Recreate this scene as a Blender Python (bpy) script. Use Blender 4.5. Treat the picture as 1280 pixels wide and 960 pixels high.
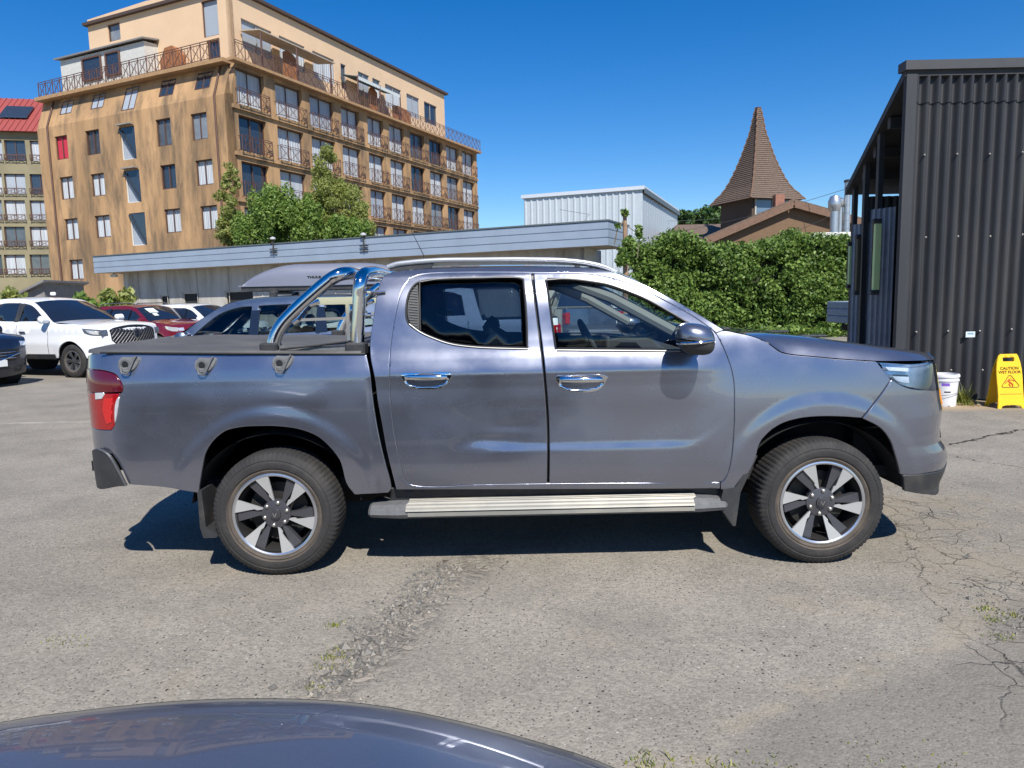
import bpy, math, random
import numpy as np
from mathutils import Vector, Matrix
from mathutils.geometry import delaunay_2d_cdt
random.seed(7); rng = np.random.default_rng(7)
for o in list(bpy.data.objects): bpy.data.objects.remove(o)
S = bpy.context.scene
# ---------------------------------------------------------------- camera, sky, sun, exposure
FPX, PITCH, ROLL, CH = 890.0, math.radians(6.85), math.radians(1.25), 1.59
_F = np.array([0, math.cos(PITCH), -math.sin(PITCH)]); _R0 = np.array([1.0, 0, 0]); _U0 = np.array([0, math.sin(PITCH), math.cos(PITCH)])
_R = math.cos(ROLL)*_R0-math.sin(ROLL)*_U0; _U = math.sin(ROLL)*_R0+math.cos(ROLL)*_U0
cam = bpy.data.cameras.new('camera'); camo = bpy.data.objects.new('camera', cam); S.collection.objects.link(camo)
cam.sensor_width = 36; cam.lens = 36*FPX/1280; cam.clip_start = 0.05; cam.clip_end = 3000
m = Matrix(((_R[0], _U[0], -_F[0], 0), (_R[1], _U[1], -_F[1], 0), (_R[2], _U[2], -_F[2], CH), (0, 0, 0, 1)))
camo.matrix_world = m; S.camera = camo
S.render.resolution_x, S.render.resolution_y = 1024, 768
SUN = Vector((0.24, -0.86, 1.0)).normalized()
w = bpy.data.worlds.new('World'); S.world = w; w.use_nodes = True
nt = w.node_tree; bg = nt.nodes['Background']
sky = nt.nodes.new('ShaderNodeTexSky'); sky.sky_type = 'NISHITA'; sky.sun_disc = False
sky.sun_elevation = math.asin(SUN.z); sky.sun_rotation = math.atan2(SUN.x, SUN.y)
sky.air_density = 1.0; sky.dust_density = 0.15; sky.ozone_density = 4.0; sky.altitude = 200
hs = nt.nodes.new('ShaderNodeHueSaturation'); hs.inputs['Saturation'].default_value = 1.4; hs.inputs['Hue'].default_value = 0.508
nt.links.new(sky.outputs[0], hs.inputs['Color']); nt.links.new(hs.outputs[0], bg.inputs[0]); bg.inputs[1].default_value = 0.105
sl = bpy.data.lights.new('sun', 'SUN'); so = bpy.data.objects.new('sun', sl); S.collection.objects.link(so)
sl.energy = 5.0; sl.angle = math.radians(0.5); sl.color = (1.0, 0.955, 0.88); so.rotation_euler = SUN.to_track_quat('Z', 'Y').to_euler(); so.location = (10, -20, 30)
S.view_settings.view_transform = 'Standard'; S.view_settings.look = 'None'; S.view_settings.gamma = 1; S.view_settings.use_curve_mapping = False
S.view_settings.exposure = 0.38
# ---------------------------------------------------------------- photograph pixels to points of the place
def ray(px, py): return _F+(px-640)/FPX*_R+(480-py)/FPX*_U
def AT(px, py, Y):
    d = ray(px, py); return d*(Y/d[1])+np.array([0, 0, CH])
def GR(px, py, z=0):
    d = ray(px, py); return d*((z-CH)/d[2])+np.array([0, 0, CH])
def PL(px, py, C, D):                      # hit a vertical plane through C along D: returns (u, z)
    d = ray(px, py); n = (D[1], -D[0]); t = (C[0]*n[0]+C[1]*n[1])/(d[0]*n[0]+d[1]*n[1])
    p = d*t; return ((p[0]-C[0])*D[0]+(p[1]-C[1])*D[1], p[2]+CH)
def sstep(a, b, x):
    t = np.clip((x-a)/(b-a), 0, 1); return t*t*(3-2*t)
# ---------------------------------------------------------------- materials
MT = {}
def mat(name, col, rough=.6, metal=0., var=.0, vscale=6., bump=0., bscale=60., coat=0., stretch=None, spec=.5, dirt=None, dscale=1.5, dlo=.48):
    if name in MT: return MT[name]
    m = bpy.data.materials.new(name); m.use_nodes = True; nt = m.node_tree; b = nt.nodes['Principled BSDF']
    b.inputs['Base Color'].default_value = (*col, 1); b.inputs['Roughness'].default_value = rough; b.inputs['Metallic'].default_value = metal
    b.inputs['Specular IOR Level'].default_value = spec
    if coat: b.inputs['Coat Weight'].default_value = coat; b.inputs['Coat Roughness'].default_value = .03
    tc = nt.nodes.new('ShaderNodeTexCoord'); mp = nt.nodes.new('ShaderNodeMapping'); nt.links.new(tc.outputs['Object'], mp.inputs[0])
    if stretch: mp.inputs['Scale'].default_value = stretch
    last = None
    if var or not bump:
        v = var or .03
        n = nt.nodes.new('ShaderNodeTexNoise'); n.inputs['Scale'].default_value = vscale; n.inputs['Detail'].default_value = 6; n.inputs['Roughness'].default_value = .6
        nt.links.new(mp.outputs[0], n.inputs['Vector'])
        r = nt.nodes.new('ShaderNodeMapRange'); r.inputs[1].default_value = .3; r.inputs[2].default_value = .7; r.inputs[3].default_value = 1-v; r.inputs[4].default_value = 1+v
        nt.links.new(n.outputs[0], r.inputs[0])
        mx = nt.nodes.new('ShaderNodeVectorMath'); mx.operation = 'SCALE'; mx.inputs[0].default_value = col; nt.links.new(r.outputs[0], mx.inputs['Scale'])
        last = mx.outputs[0]
    if dirt:
        n = nt.nodes.new('ShaderNodeTexNoise'); n.inputs['Scale'].default_value = dscale; n.inputs['Detail'].default_value = 8; n.inputs['Roughness'].default_value = .65
        nt.links.new(mp.outputs[0], n.inputs['Vector'])
        r = nt.nodes.new('ShaderNodeMapRange'); r.inputs[1].default_value = dlo; r.inputs[2].default_value = dlo+.2; r.inputs[4].default_value = .85
        nt.links.new(n.outputs[0], r.inputs[0])
        q = nt.nodes.new('ShaderNodeMix'); q.data_type = 'RGBA'; nt.links.new(r.outputs[0], q.inputs[0])
        if last: nt.links.new(last, q.inputs[6])
        else: q.inputs[6].default_value = (*col, 1)
        q.inputs[7].default_value = (*dirt, 1); last = q.outputs[2]
    if last: nt.links.new(last, b.inputs['Base Color'])
    if bump:
        n = nt.nodes.new('ShaderNodeTexNoise'); n.inputs['Scale'].default_value = bscale; n.inputs['Detail'].default_value = 4
        nt.links.new(mp.outputs[0], n.inputs['Vector'])
        bp = nt.nodes.new('ShaderNodeBump'); bp.inputs['Strength'].default_value = bump; bp.inputs['Distance'].default_value = .01
        nt.links.new(n.outputs[0], bp.inputs['Height']); nt.links.new(bp.outputs[0], b.inputs['Normal'])
    MT[name] = m; return m
def glassmat(name, tint, refl=1.0, rough=.0):
    if name in MT: return MT[name]
    m = bpy.data.materials.new(name); m.use_nodes = True; nt = m.node_tree; nt.nodes.remove(nt.nodes['Principled BSDF'])
    out = nt.nodes['Material Output']; tr = nt.nodes.new('ShaderNodeBsdfTransparent'); tr.inputs[0].default_value = (*tint, 1)
    gl = nt.nodes.new('ShaderNodeBsdfGlossy'); gl.inputs['Roughness'].default_value = rough; gl.inputs[0].default_value = (.9, .95, 1, 1)
    fr = nt.nodes.new('ShaderNodeFresnel'); fr.inputs[0].default_value = 1.5
    ml = nt.nodes.new('ShaderNodeMath'); ml.operation = 'MULTIPLY'; ml.inputs[1].default_value = refl; nt.links.new(fr.outputs[0], ml.inputs[0])
    mx = nt.nodes.new('ShaderNodeMixShader'); nt.links.new(ml.outputs[0], mx.inputs[0]); nt.links.new(tr.outputs[0], mx.inputs[1]); nt.links.new(gl.outputs[0], mx.inputs[2])
    nt.links.new(mx.outputs[0], out.inputs[0]); MT[name] = m; return m
def leafmat(name, c1, c2, trans=.25):
    m = bpy.data.materials.new(name); m.use_nodes = True; nt = m.node_tree; b = nt.nodes['Principled BSDF']
    g = nt.nodes.new('ShaderNodeNewGeometry'); cr = nt.nodes.new('ShaderNodeValToRGB')
    cr.color_ramp.elements[0].color = (*c1, 1); cr.color_ramp.elements[1].color = (*c2, 1)
    nt.links.new(g.outputs['Random Per Island'], cr.inputs[0]); nt.links.new(cr.outputs[0], b.inputs['Base Color'])
    b.inputs['Roughness'].default_value = .5; b.inputs['Specular IOR Level'].default_value = .4
    t = nt.nodes.new('ShaderNodeBsdfTranslucent'); mx = nt.nodes.new('ShaderNodeMixShader'); mx.inputs[0].default_value = trans
    nt.links.new(cr.outputs[0], t.inputs[0]); nt.links.new(b.outputs[0], mx.inputs[1]); nt.links.new(t.outputs[0], mx.inputs[2]); nt.links.new(mx.outputs[0], nt.nodes['Material Output'].inputs[0])
    MT[name] = m; return m
# ---------------------------------------------------------------- mesh and object helpers
ORG = {}
def root(name, label, cat, loc=(0, 0, 0), rz=0, group=None):
    o = bpy.data.objects.new(name, None); S.collection.objects.link(o); o.location = loc; o.rotation_euler = (0, 0, rz); o.empty_display_size = .2
    o['label'] = label; o['category'] = cat
    if group: o['group'] = group
    ORG[o.name] = np.array(loc, float) if rz == 0 else np.zeros(3)
    return o
def tag(o, label=None, cat=None, group=None, kind=None):
    if label: o['label'] = label
    if cat: o['category'] = cat
    if group: o['group'] = group
    if kind: o['kind'] = kind
    return o
def obj(name, V, Fc, m, parent=None, smooth=False, normals=None, local=False, origin=None, mi=None):
    """one mesh object; V in world coordinates unless local; parents translate only"""
    V = np.asarray(V, float).reshape(-1, 3)
    if parent is not None:
        org = np.zeros(3) if local else ORG.get(parent.name, np.zeros(3))
    else:
        org = np.zeros(3) if origin is None else np.array(origin, float)
    me = bpy.data.meshes.new(name); me.from_pydata((V-org).tolist(), [], [list(f) for f in Fc])
    ms = m if isinstance(m, (list, tuple)) else [m]
    for x in ms: me.materials.append(x)
    if mi is not None: me.polygons.foreach_set('material_index', list(mi))
    if smooth or normals is not None: me.polygons.foreach_set('use_smooth', [True]*len(me.polygons))
    me.update()
    if normals is not None: me.normals_split_custom_set_from_vertices([tuple(n) for n in normals])
    o = bpy.data.objects.new(name, me); S.collection.objects.link(o)
    if parent is not None:
        o.parent = parent; ORG[o.name] = org
    else: o.location = org
    return o
def quickmesh(name, V, nper, m, origin=(0, 0, 0)):
    V = np.asarray(V, np.float32).reshape(-1, 3)-np.array(origin, np.float32); n = len(V)//nper
    me = bpy.data.meshes.new(name); me.vertices.add(len(V)); me.vertices.foreach_set('co', V.ravel())
    me.loops.add(len(V)); me.loops.foreach_set('vertex_index', np.arange(len(V), dtype=np.int32))
    me.polygons.add(n); me.polygons.foreach_set('loop_start', np.arange(0, len(V), nper, dtype=np.int32))
    try: me.polygons.foreach_set('loop_total', np.full(n, nper, dtype=np.int32))
    except Exception: pass
    me.materials.append(m); me.update(calc_edges=True)
    o = bpy.data.objects.new(name, me); S.collection.objects.link(o); o.location = origin; return o
class MB:
    def __init__(s): s.V = []; s.F = []; s.M = []; s.m = 0
    def add(s, V, Fc):
        k = len(s.V); s.V += [tuple(v) for v in V]; s.F += [[i+k for i in f] for f in Fc]; s.M += [s.m]*len(Fc); return s
    def box(s, c, size, R=None, bev=0):
        hx, hy, hz = [q/2 for q in size]; b = min(bev, hx*.9, hy*.9, hz*.9)
        if b <= 0:
            P = [(x, y, z) for x in (-hx, hx) for y in (-hy, hy) for z in (-hz, hz)]
            Fc = [(0, 1, 3, 2), (4, 6, 7, 5), (0, 4, 5, 1), (2, 3, 7, 6), (0, 2, 6, 4), (1, 5, 7, 3)]
        else:
            P = []; Fc = []; idx = {}
            for sx in (-1, 1):
                for sy in (-1, 1):
                    for sz in (-1, 1):
                        for a in range(3):
                            p = [sx*(hx-b), sy*(hy-b), sz*(hz-b)]; p[a] = (sx*hx, sy*hy, sz*hz)[a]
                            idx[(sx, sy, sz, a)] = len(P); P.append(tuple(p))
            for a in range(3):
                o1, o2 = [q for q in range(3) if q != a]
                for sg in (-1, 1):
                    f = []
                    for s1, s2 in ((-1, -1), (1, -1), (1, 1), (-1, 1)):
                        k = [0, 0, 0]; k[a] = sg; k[o1] = s1; k[o2] = s2; f.append(idx[(*k, a)])
                    Fc.append(f)
            for a in range(3):
                o1, o2 = [q for q in range(3) if q != a]
                for s1 in (-1, 1):
                    for s2 in (-1, 1):
                        k = [0, 0, 0]; k[o1] = s1; k[o2] = s2; k[a] = -1; A = idx[(*k, o1)]; B = idx[(*k, o2)]; k[a] = 1; Fc.append([A, B, idx[(*k, o2)], idx[(*k, o1)]])
            for sx in (-1, 1):
                for sy in (-1, 1):
                    for sz in (-1, 1): Fc.append([idx[(sx, sy, sz, a)] for a in range(3)])
            P = [tuple(p) for p in P]
            # orient outward
            G = []
            for f in Fc:
                n = np.zeros(3); q = [np.array(P[i]) for i in f]
                for i in range(len(q)): n += np.cross(q[i], q[(i+1) % len(q)])
                G.append(f if n.dot(sum(q)) > 0 else f[::-1])
            Fc = G
        P = np.array(P)
        if R is not None: P = P@np.array(R).T
        return s.add(P+np.array(c), Fc)
    def bar(s, a, b, w=.05, h=None, up=(0, 0, 1)):
        a = np.array(a, float); b = np.array(b, float); d = b-a; L = np.linalg.norm(d); d /= L
        u = np.array(up, float)
        if abs(d.dot(u)) > .99: u = np.array([0, 1.0, 0])
        x = np.cross(d, u); x /= np.linalg.norm(x); z = np.cross(x, d)
        return s.box((a+b)/2, (w, L, h or w), np.stack([x, d, z], 1))
    def tube(s, path, r, n=8, cap=True):
        P = np.array(path, float); k0 = len(s.V); m = len(P); rr = np.broadcast_to(np.asarray(r, float), (m,))
        T = np.gradient(P, axis=0) if m > 2 else np.array([P[1]-P[0]]*2); T /= np.linalg.norm(T, axis=1)[:, None]+1e-12
        u = np.array([0, 0, 1.0]) if abs(T[0][2]) < .9 else np.array([1.0, 0, 0]); x = np.cross(T[0], u); x /= np.linalg.norm(x)
        V = []
        for i in range(m):
            x = x-T[i]*x.dot(T[i]); x /= np.linalg.norm(x); y = np.cross(T[i], x)
            for k in range(n):
                a = 2*math.pi*k/n; V.append(P[i]+rr[i]*(math.cos(a)*x+math.sin(a)*y))
        Fc = [(i*n+k, i*n+(k+1) % n, (i+1)*n+(k+1) % n, (i+1)*n+k) for i in range(m-1) for k in range(n)]
        if cap: Fc += [list(range(n))[::-1], [(m-1)*n+k for k in range(n)]]
        return s.add(V, Fc)
    def lathe(s, prof, c, ax=(0, 0, 1), n=32, close=False):
        """prof: list of (r, h) along axis ax from centre c"""
        ax = np.array(ax, float); ax /= np.linalg.norm(ax); u = np.array([1.0, 0, 0]) if abs(ax[0]) < .9 else np.array([0, 1.0, 0])
        x = np.cross(ax, u); x /= np.linalg.norm(x); y = np.cross(ax, x); c = np.array(c, float); V = []; m = len(prof)
        for r, h in prof:
            for k in range(n):
                a = 2*math.pi*k/n; V.append(c+ax*h+r*(math.cos(a)*x+math.sin(a)*y))
        Fc = [(i*n+k, i*n+(k+1) % n, (i+1)*n+(k+1) % n, (i+1)*n+k) for i in range(m-1) for k in range(n)]
        if prof[0][0] > 1e-4 and not close: Fc.append(list(range(n))[::-1])
        if prof[-1][0] > 1e-4 and not close: Fc.append([(m-1)*n+k for k in range(n)])
        return s.add(V, Fc)
    def prism(s, poly, f, d):
        """poly 2d -> f(u,v) 3d, extruded by vector d"""
        A = [np.array(f(*p), float) for p in poly]; n = len(A); B = [a+np.array(d) for a in A]
        return s.add(A+B, [list(range(n))[::-1], [n+i for i in range(n)]]+[(i, (i+1) % n, n+(i+1) % n, n+i) for i in range(n)])
    def build(s, name, m, parent=None, smooth=False, local=False, origin=None):
        o = obj(name, s.V, s.F, m, parent, smooth, local=local, origin=origin, mi=s.M if isinstance(m, (list, tuple)) else None)
        if smooth:
            try:
                me = o.data; me.set_sharp_from_angle(angle=math.radians(40))
            except Exception: pass
        return o
def spline(P, step, closed=True):
    """resample: smooth through gentle points, sharp where the turn exceeds 35 degrees"""
    P = np.array(P, float); n = len(P); out = []
    def corner(i):
        if not closed and (i == 0 or i == n-1): return True
        a = P[i]-P[i-1]; b = P[(i+1) % n]-P[i]; c = a.dot(b)/(np.linalg.norm(a)*np.linalg.norm(b)+1e-12)
        return c < math.cos(math.radians(38))
    cs = [corner(i) for i in range(n)]
    for i in range(n if closed else n-1):
        j = (i+1) % n; p1, p2 = P[i], P[j]; L = np.linalg.norm(p2-p1)
        la = np.linalg.norm(P[i]-P[i-1]); lb = np.linalg.norm(P[(j+1) % n]-P[j])
        m1 = (p2-p1) if cs[i] else ((p1-P[i-1])/max(la, 1e-9)+(p2-p1)/max(L, 1e-9))*.5*L
        m2 = (p2-p1) if cs[j] else ((p2-p1)/max(L, 1e-9)+(P[(j+1) % n]-p2)/max(lb, 1e-9))*.5*L
        k = max(1, int(math.ceil(L/step)))
        for q in range(k):
            t = q/k; h = (2*t**3-3*t**2+1)*p1+(t**3-2*t*t+t)*m1+(-2*t**3+3*t*t)*p2+(t**3-t*t)*m2; out.append(h)
    if not closed: out.append(P[-1])
    return np.array(out)
def area(P): x, y = P[:, 0], P[:, 1]; return .5*np.sum(x*np.roll(y, -1)-y*np.roll(x, -1))
def offset(P, d):
    """offset closed polygon inward by d"""
    s = 1 if area(P) > 0 else -1
    a = P-np.roll(P, 1, 0); b = np.roll(P, -1, 0)-P
    na = np.stack([-a[:, 1], a[:, 0]], 1); nb = np.stack([-b[:, 1], b[:, 0]], 1)
    na /= np.linalg.norm(na, axis=1)[:, None]+1e-12; nb /= np.linalg.norm(nb, axis=1)[:, None]+1e-12
    n = na+nb; l = np.linalg.norm(n, axis=1)[:, None]; n = n/(l+1e-12)/np.maximum(l/2, .5)
    return P+s*d*n
def inside(P, Q):
    x, y = Q[:, 0], Q[:, 1]; r = np.zeros(len(Q), bool); A = P; B = np.roll(P, -1, 0)
    for (x1, y1), (x2, y2) in zip(A, B):
        if y1 == y2: continue
        c = ((y1 > y) != (y2 > y)) & (x < (x2-x1)*(y-y1)/(y2-y1)+x1); r ^= c
    return r
def dist(P, Q):
    A = P; B = np.roll(P, -1, 0); d = np.full(len(Q), 1e9)
    for a, b in zip(A, B):
        ab = b-a; t = np.clip(((Q-a)@ab)/(ab@ab+1e-12), 0, 1); d = np.minimum(d, np.linalg.norm(Q-a-t[:, None]*ab, axis=1))
    return d
def panel_data(outline, holes, P, out, step=.03, flange=.02, rnd=.003, band=.004, sm=True, grid=True, estep=None):
    """sheet over a 2-D outline with holes mapped by P((N,2))->(N,3); rounded edges and a flange going inward"""
    es = estep or step
    loops = [spline(L, es) if sm else densify(L, es) for L in [outline]+list(holes)]
    pts = []; edges = []; rings = []
    for li, L in enumerate(loops):
        k = len(pts); n = len(L); pts += L.tolist(); edges += [(k+i, k+(i+1) % n) for i in range(n)]; rings.append((k, n))
    nb = len(pts)
    if band:
        for li, L in enumerate(loops):
            I = offset(L, band if li == 0 else -band); d = dist(L, I); ok = d > band*.7
            pts += I[ok].tolist()
    nin = len(pts)
    if grid:
        lo = loops[0].min(0); hi = loops[0].max(0)
        gx = np.arange(lo[0]+step/2, hi[0], step); gy = np.arange(lo[1]+step/2, hi[1], step)
        if len(gx) and len(gy):
            G = np.array(np.meshgrid(gx, gy)).reshape(2, -1).T; G = G+rng.uniform(-.12, .12, G.shape)*step
            ok = inside(loops[0], G) & (dist(loops[0], G) > max(step*.45, band*1.6))
            for h in loops[1:]: ok &= ~inside(h, G) & (dist(h, G) > max(step*.45, band*1.6))
            pts += G[ok].tolist()
    r = delaunay_2d_cdt([Vector(p) for p in pts], edges, [], 0, 1e-6)
    V2 = np.array([tuple(v) for v in r[0]]); T = [list(f) for f in r[2]]; cen = np.array([V2[f].mean(0) for f in T])
    ok = inside(loops[0], cen)
    for h in loops[1:]: ok &= ~inside(h, cen)
    T = [f for f, k in zip(T, ok) if k]
    used = sorted({i for f in T for i in f}); mp = {u: i for i, u in enumerate(used)}; V2 = V2[used]; T = [[mp[i] for i in f] for f in T]
    X = P(V2); e = 1e-4; du = (P(V2+[e, 0])-P(V2-[e, 0])); dv = (P(V2+[0, e])-P(V2-[0, e])); N = np.cross(du, dv); N /= np.linalg.norm(N, axis=1)[:, None]+1e-15
    out = np.array(out, float)
    if (N@out).mean() < 0: N = -N
    # boundary edges
    cnt = {}
    for f in T:
        for i in range(len(f)):
            a, b = f[i], f[(i+1) % len(f)]; cnt[(min(a, b), max(a, b))] = cnt.get((min(a, b), max(a, b)), 0)+1
    G = []
    for f in T:
        q = X[f]; n = np.cross(q[1]-q[0], q[2]-q[0]); G.append(f if n.dot(N[f[0]]) > 0 else f[::-1])
    bd = []
    for f in G:
        for i in range(len(f)):
            a, b = f[i], f[(i+1) % len(f)]
            if cnt[(min(a, b), max(a, b))] == 1: bd.append((a, b))
    bv = sorted({a for e_ in bd for a in e_}); on = {}
    # outward tangent at boundary
    tang = {v: np.zeros(3) for v in bv}
    for a, b in bd:
        t = X[b]-X[a]; q = np.cross(t, N[a]); q /= np.linalg.norm(q)+1e-12; tang[a] += q; tang[b] += q
    X2 = X.copy(); N2 = N.copy(); base = len(X); ex = []; exn = []
    for i, v in enumerate(bv):
        t = tang[v]/(np.linalg.norm(tang[v])+1e-12); X2[v] = X[v]-N[v]*rnd; n = N[v]+t*.9; N2[v] = n/np.linalg.norm(n)
        on[v] = base+i; ex.append(X[v]-N[v]*(flange+rnd)); exn.append(t)
    Fc = list(G)
    if flange > 0:
        X2 = np.vstack([X2, ex]); N2 = np.vstack([N2, exn])
        Fc += [[b, a, on[a], on[b]] for a, b in bd]
    return X2, Fc, N2
def densify(L, step):
    L = np.array(L, float); o = []
    for a, b in zip(L, np.roll(L, -1, 0)):
        k = max(1, int(np.linalg.norm(b-a)/step)) if step < 5 else 1
        o += [a+(b-a)*q/k for q in range(k)]
    return np.array(o)
def panel(name, outline, holes, P, out, m, parent=None, mirror=None, local=False, **k):
    X, Fc, N = panel_data(outline, holes, P, out, **k)
    o = obj(name, X, Fc, m, parent, normals=N, local=local)
    if mirror is not None:
        X = X.copy(); N = N.copy(); X[:, 1] = 2*mirror-X[:, 1]; N[:, 1] *= -1
        obj(name, X, [f[::-1] for f in Fc], m, parent, normals=N, local=local)
    return o
def flat(name, outline, holes, C, D, m, parent=None, depth=.2, off=0, rnd=0, **k):
    """upright wall sheet in (u,z) on the plane through C along D, facing the right-hand side of D turned to the viewer, with reveals going in"""
    D = np.array(D, float); n = np.array([D[1], -D[0]])
    if n.dot(np.array(C[:2])) > 0: n = -n
    f = lambda Q: np.stack([C[0]+Q[:, 0]*D[0]+n[0]*off, C[1]+Q[:, 0]*D[1]+n[1]*off, Q[:, 1]], 1)
    X, Fc, N = panel_data(outline, holes, f, (n[0], n[1], 0), step=50, flange=depth, rnd=rnd, band=0, sm=False, grid=False)
    return obj(name, X, Fc, m, parent)
# ================================================================ GROUND
def ground():
    m = bpy.data.materials.new('asphalt'); m.use_nodes = True; nt = m.node_tree; b = nt.nodes['Principled BSDF']; N = nt.nodes; L = nt.links
    tc = N.new('ShaderNodeTexCoord'); P = tc.outputs['Object']
    def noise(sc, det=4, rough=.6, vec=P, dist=0):
        n = N.new('ShaderNodeTexNoise'); n.inputs['Scale'].default_value = sc; n.inputs['Detail'].default_value = det; n.inputs['Roughness'].default_value = rough; n.inputs['Distortion'].default_value = dist; L.new(vec, n.inputs['Vector']); return n.outputs[0]
    def rg(x, a, b_, c=0, d=1, clamp=True):
        r = N.new('ShaderNodeMapRange'); r.inputs[1].default_value = a; r.inputs[2].default_value = b_; r.inputs[3].default_value = c; r.inputs[4].default_value = d; L.new(x, r.inputs[0]); return r.outputs[0]
    def mt(op, x, y=None, z=None):
        q = N.new('ShaderNodeMath'); q.operation = op
        for i, v in enumerate((x, y, z)):
            if v is None: continue
            if isinstance(v, (int, float)): q.inputs[i].default_value = v
            else: L.new(v, q.inputs[i])
        return q.outputs[0]
    def mix(f, a, b_):
        q = N.new('ShaderNodeMix'); q.data_type = 'RGBA'
        if isinstance(f, (int, float)): q.inputs[0].default_value = f
        else: L.new(f, q.inputs[0])
        for i, v in ((6, a), (7, b_)):
            if isinstance(v, tuple): q.inputs[i].default_value = (*v, 1)
            else: L.new(v, q.inputs[i])
        return q.outputs[2]
    def vor(sc, feat='F1', vec=P, rnd=1.0):
        v = N.new('ShaderNodeTexVoronoi'); v.feature = feat; v.inputs['Scale'].default_value = sc; v.inputs['Randomness'].default_value = rnd; L.new(vec, v.inputs['Vector']); return v
    # warped coordinates
    wn = N.new('ShaderNodeTexNoise'); wn.inputs['Scale'].default_value = 2.3; wn.inputs['Detail'].default_value = 5; L.new(P, wn.inputs['Vector'])
    wa = N.new('ShaderNodeVectorMath'); wa.operation = 'MULTIPLY_ADD'; L.new(wn.outputs[1], wa.inputs[0]); wa.inputs[1].default_value = (.5, .5, 0); L.new(P, wa.inputs[2]); W = wa.outputs[0]
    sp = N.new('ShaderNodeSeparateXYZ'); L.new(P, sp.inputs[0]); X, Y = sp.outputs[0], sp.outputs[1]
    big = noise(.35, 6); med = noise(1.7, 6); 
    col = mix(rg(big, .35, .65), (.238, .215, .180), (.296, .268, .224))
    col = mix(rg(med, .42, .7, 0, .65), col, (.172, .158, .134))
    col = mix(rg(noise(.9, 7, .7), .56, .7, 0, .5), col, (.29, .245, .18))
    # fine aggregate
    v1 = vor(85); st = rg(v1.outputs[1], 0, 1)
    ag = N.new('ShaderNodeMix'); ag.data_type = 'RGBA'; ag.blend_type = 'MULTIPLY'; ag.inputs[0].default_value = 1; L.new(col, ag.inputs[6])
    sepc = N.new('ShaderNodeSeparateColor'); L.new(v1.outputs[1], sepc.inputs[0]); gray = rg(sepc.outputs[0], 0, 1, .80, 1.18); cg = N.new('ShaderNodeCombineColor'); [L.new(gray, cg.inputs[i]) for i in range(3)]; L.new(cg.outputs[0], ag.inputs[7]); col = ag.outputs[2]
    # dark pits and pale stones
    v2 = vor(36); s2 = N.new('ShaderNodeSeparateColor'); L.new(v2.outputs[1], s2.inputs[0])
    rad = mt('MULTIPLY', rg(s2.outputs[1], 0, 1, .06, .26), rg(noise(1.1, 2), .3, .7, .5, 1.1))
    spot = mt('LESS_THAN', v2.outputs[0], rad); dark = mt('MULTIPLY', spot, mt('LESS_THAN', s2.outputs[0], .42)); pale = mt('MULTIPLY', spot, mt('GREATER_THAN', s2.outputs[0], .8))
    col = mix(dark, col, (.045, .042, .038)); col = mix(pale, col, (.40, .37, .32))
    v3 = vor(60); s3 = N.new('ShaderNodeSeparateColor'); L.new(v3.outputs[1], s3.inputs[0]); d3 = mt('MULTIPLY', mt('LESS_THAN', v3.outputs[0], .24), mt('LESS_THAN', s3.outputs[0], .3)); col = mix(mt('MULTIPLY', d3, .8), col, (.05, .047, .042))
    # crack network, strong in a strip on the right and thin elsewhere
    def strip(x0, y0, x1, y1, wd, soft):
        dx, dy = x1-x0, y1-y0; l = math.hypot(dx, dy); nx, ny = -dy/l, dx/l
        s = mt('ADD', mt('MULTIPLY', mt('SUBTRACT', X, x0), nx), mt('MULTIPLY', mt('SUBTRACT', Y, y0), ny))
        t = mt('ADD', mt('MULTIPLY', mt('SUBTRACT', X, x0), dx/l/l), mt('MULTIPLY', mt('SUBTRACT', Y, y0), dy/l/l))
        s = mt('ADD', s, mt('MULTIPLY', mt('SUBTRACT', noise(1.6, 5), .5), wd*1.6))
        e = rg(mt('ABSOLUTE', s), wd, wd+soft, 1, 0); return mt('MULTIPLY', e, mt('MULTIPLY', rg(t, -.12, .05), rg(t, .95, 1.12, 1, 0))), s
    A = GR(1155, 625); B = GR(1290, 830); zR, _ = strip(A[0], A[1]+.5, B[0], B[1]-.6, .22, .35)
    vc = vor(4.2, 'DISTANCE_TO_EDGE', W); ck = rg(vc.outputs[0], .0, .022, 1, 0); ck = mt('MULTIPLY', mt('MULTIPLY', ck, zR), rg(noise(1.9, 3), .42, .6))
    vb = vor(9, 'DISTANCE_TO_EDGE', W); ck2 = mt('MULTIPLY', mt('MULTIPLY', rg(vb.outputs[0], 0, .04, .8, 0), rg(noise(2.6, 3), .5, .62)), rg(zR, .55, 1)); crack = mt('MAXIMUM', ck, ck2)
    for (a, b2, wd) in (((1180, 557), (1300, 533), .02), ((1175, 568), (1282, 585), .006), ((570, 780), (640, 700), .0025), ((1120, 650), (1180, 780), .003), ((400, 870), (560, 700), .006)):
        p = GR(*a); q = GR(*b2); dx, dy = q[0]-p[0], q[1]-p[1]; l = math.hypot(dx, dy)
        s = mt('ADD', mt('MULTIPLY', mt('SUBTRACT', X, float(p[0])), -dy/l), mt('MULTIPLY', mt('SUBTRACT', Y, float(p[1])), dx/l))
        t = mt('ADD', mt('MULTIPLY', mt('SUBTRACT', X, float(p[0])), dx/l/l), mt('MULTIPLY', mt('SUBTRACT', Y, float(p[1])), dy/l/l))
        s = mt('ADD', s, mt('MULTIPLY', mt('SUBTRACT', noise(3.5, 7, .7), .5), .35)); w_ = mt('MULTIPLY', rg(noise(5, 2), .3, .7, .3, 1.6), wd)
        e = mt('MULTIPLY', mt('LESS_THAN', mt('ABSOLUTE', s), w_), mt('MULTIPLY', mt('GREATER_THAN', t, 0), mt('LESS_THAN', t, 1))); crack = mt('MAXIMUM', crack, e)
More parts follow.
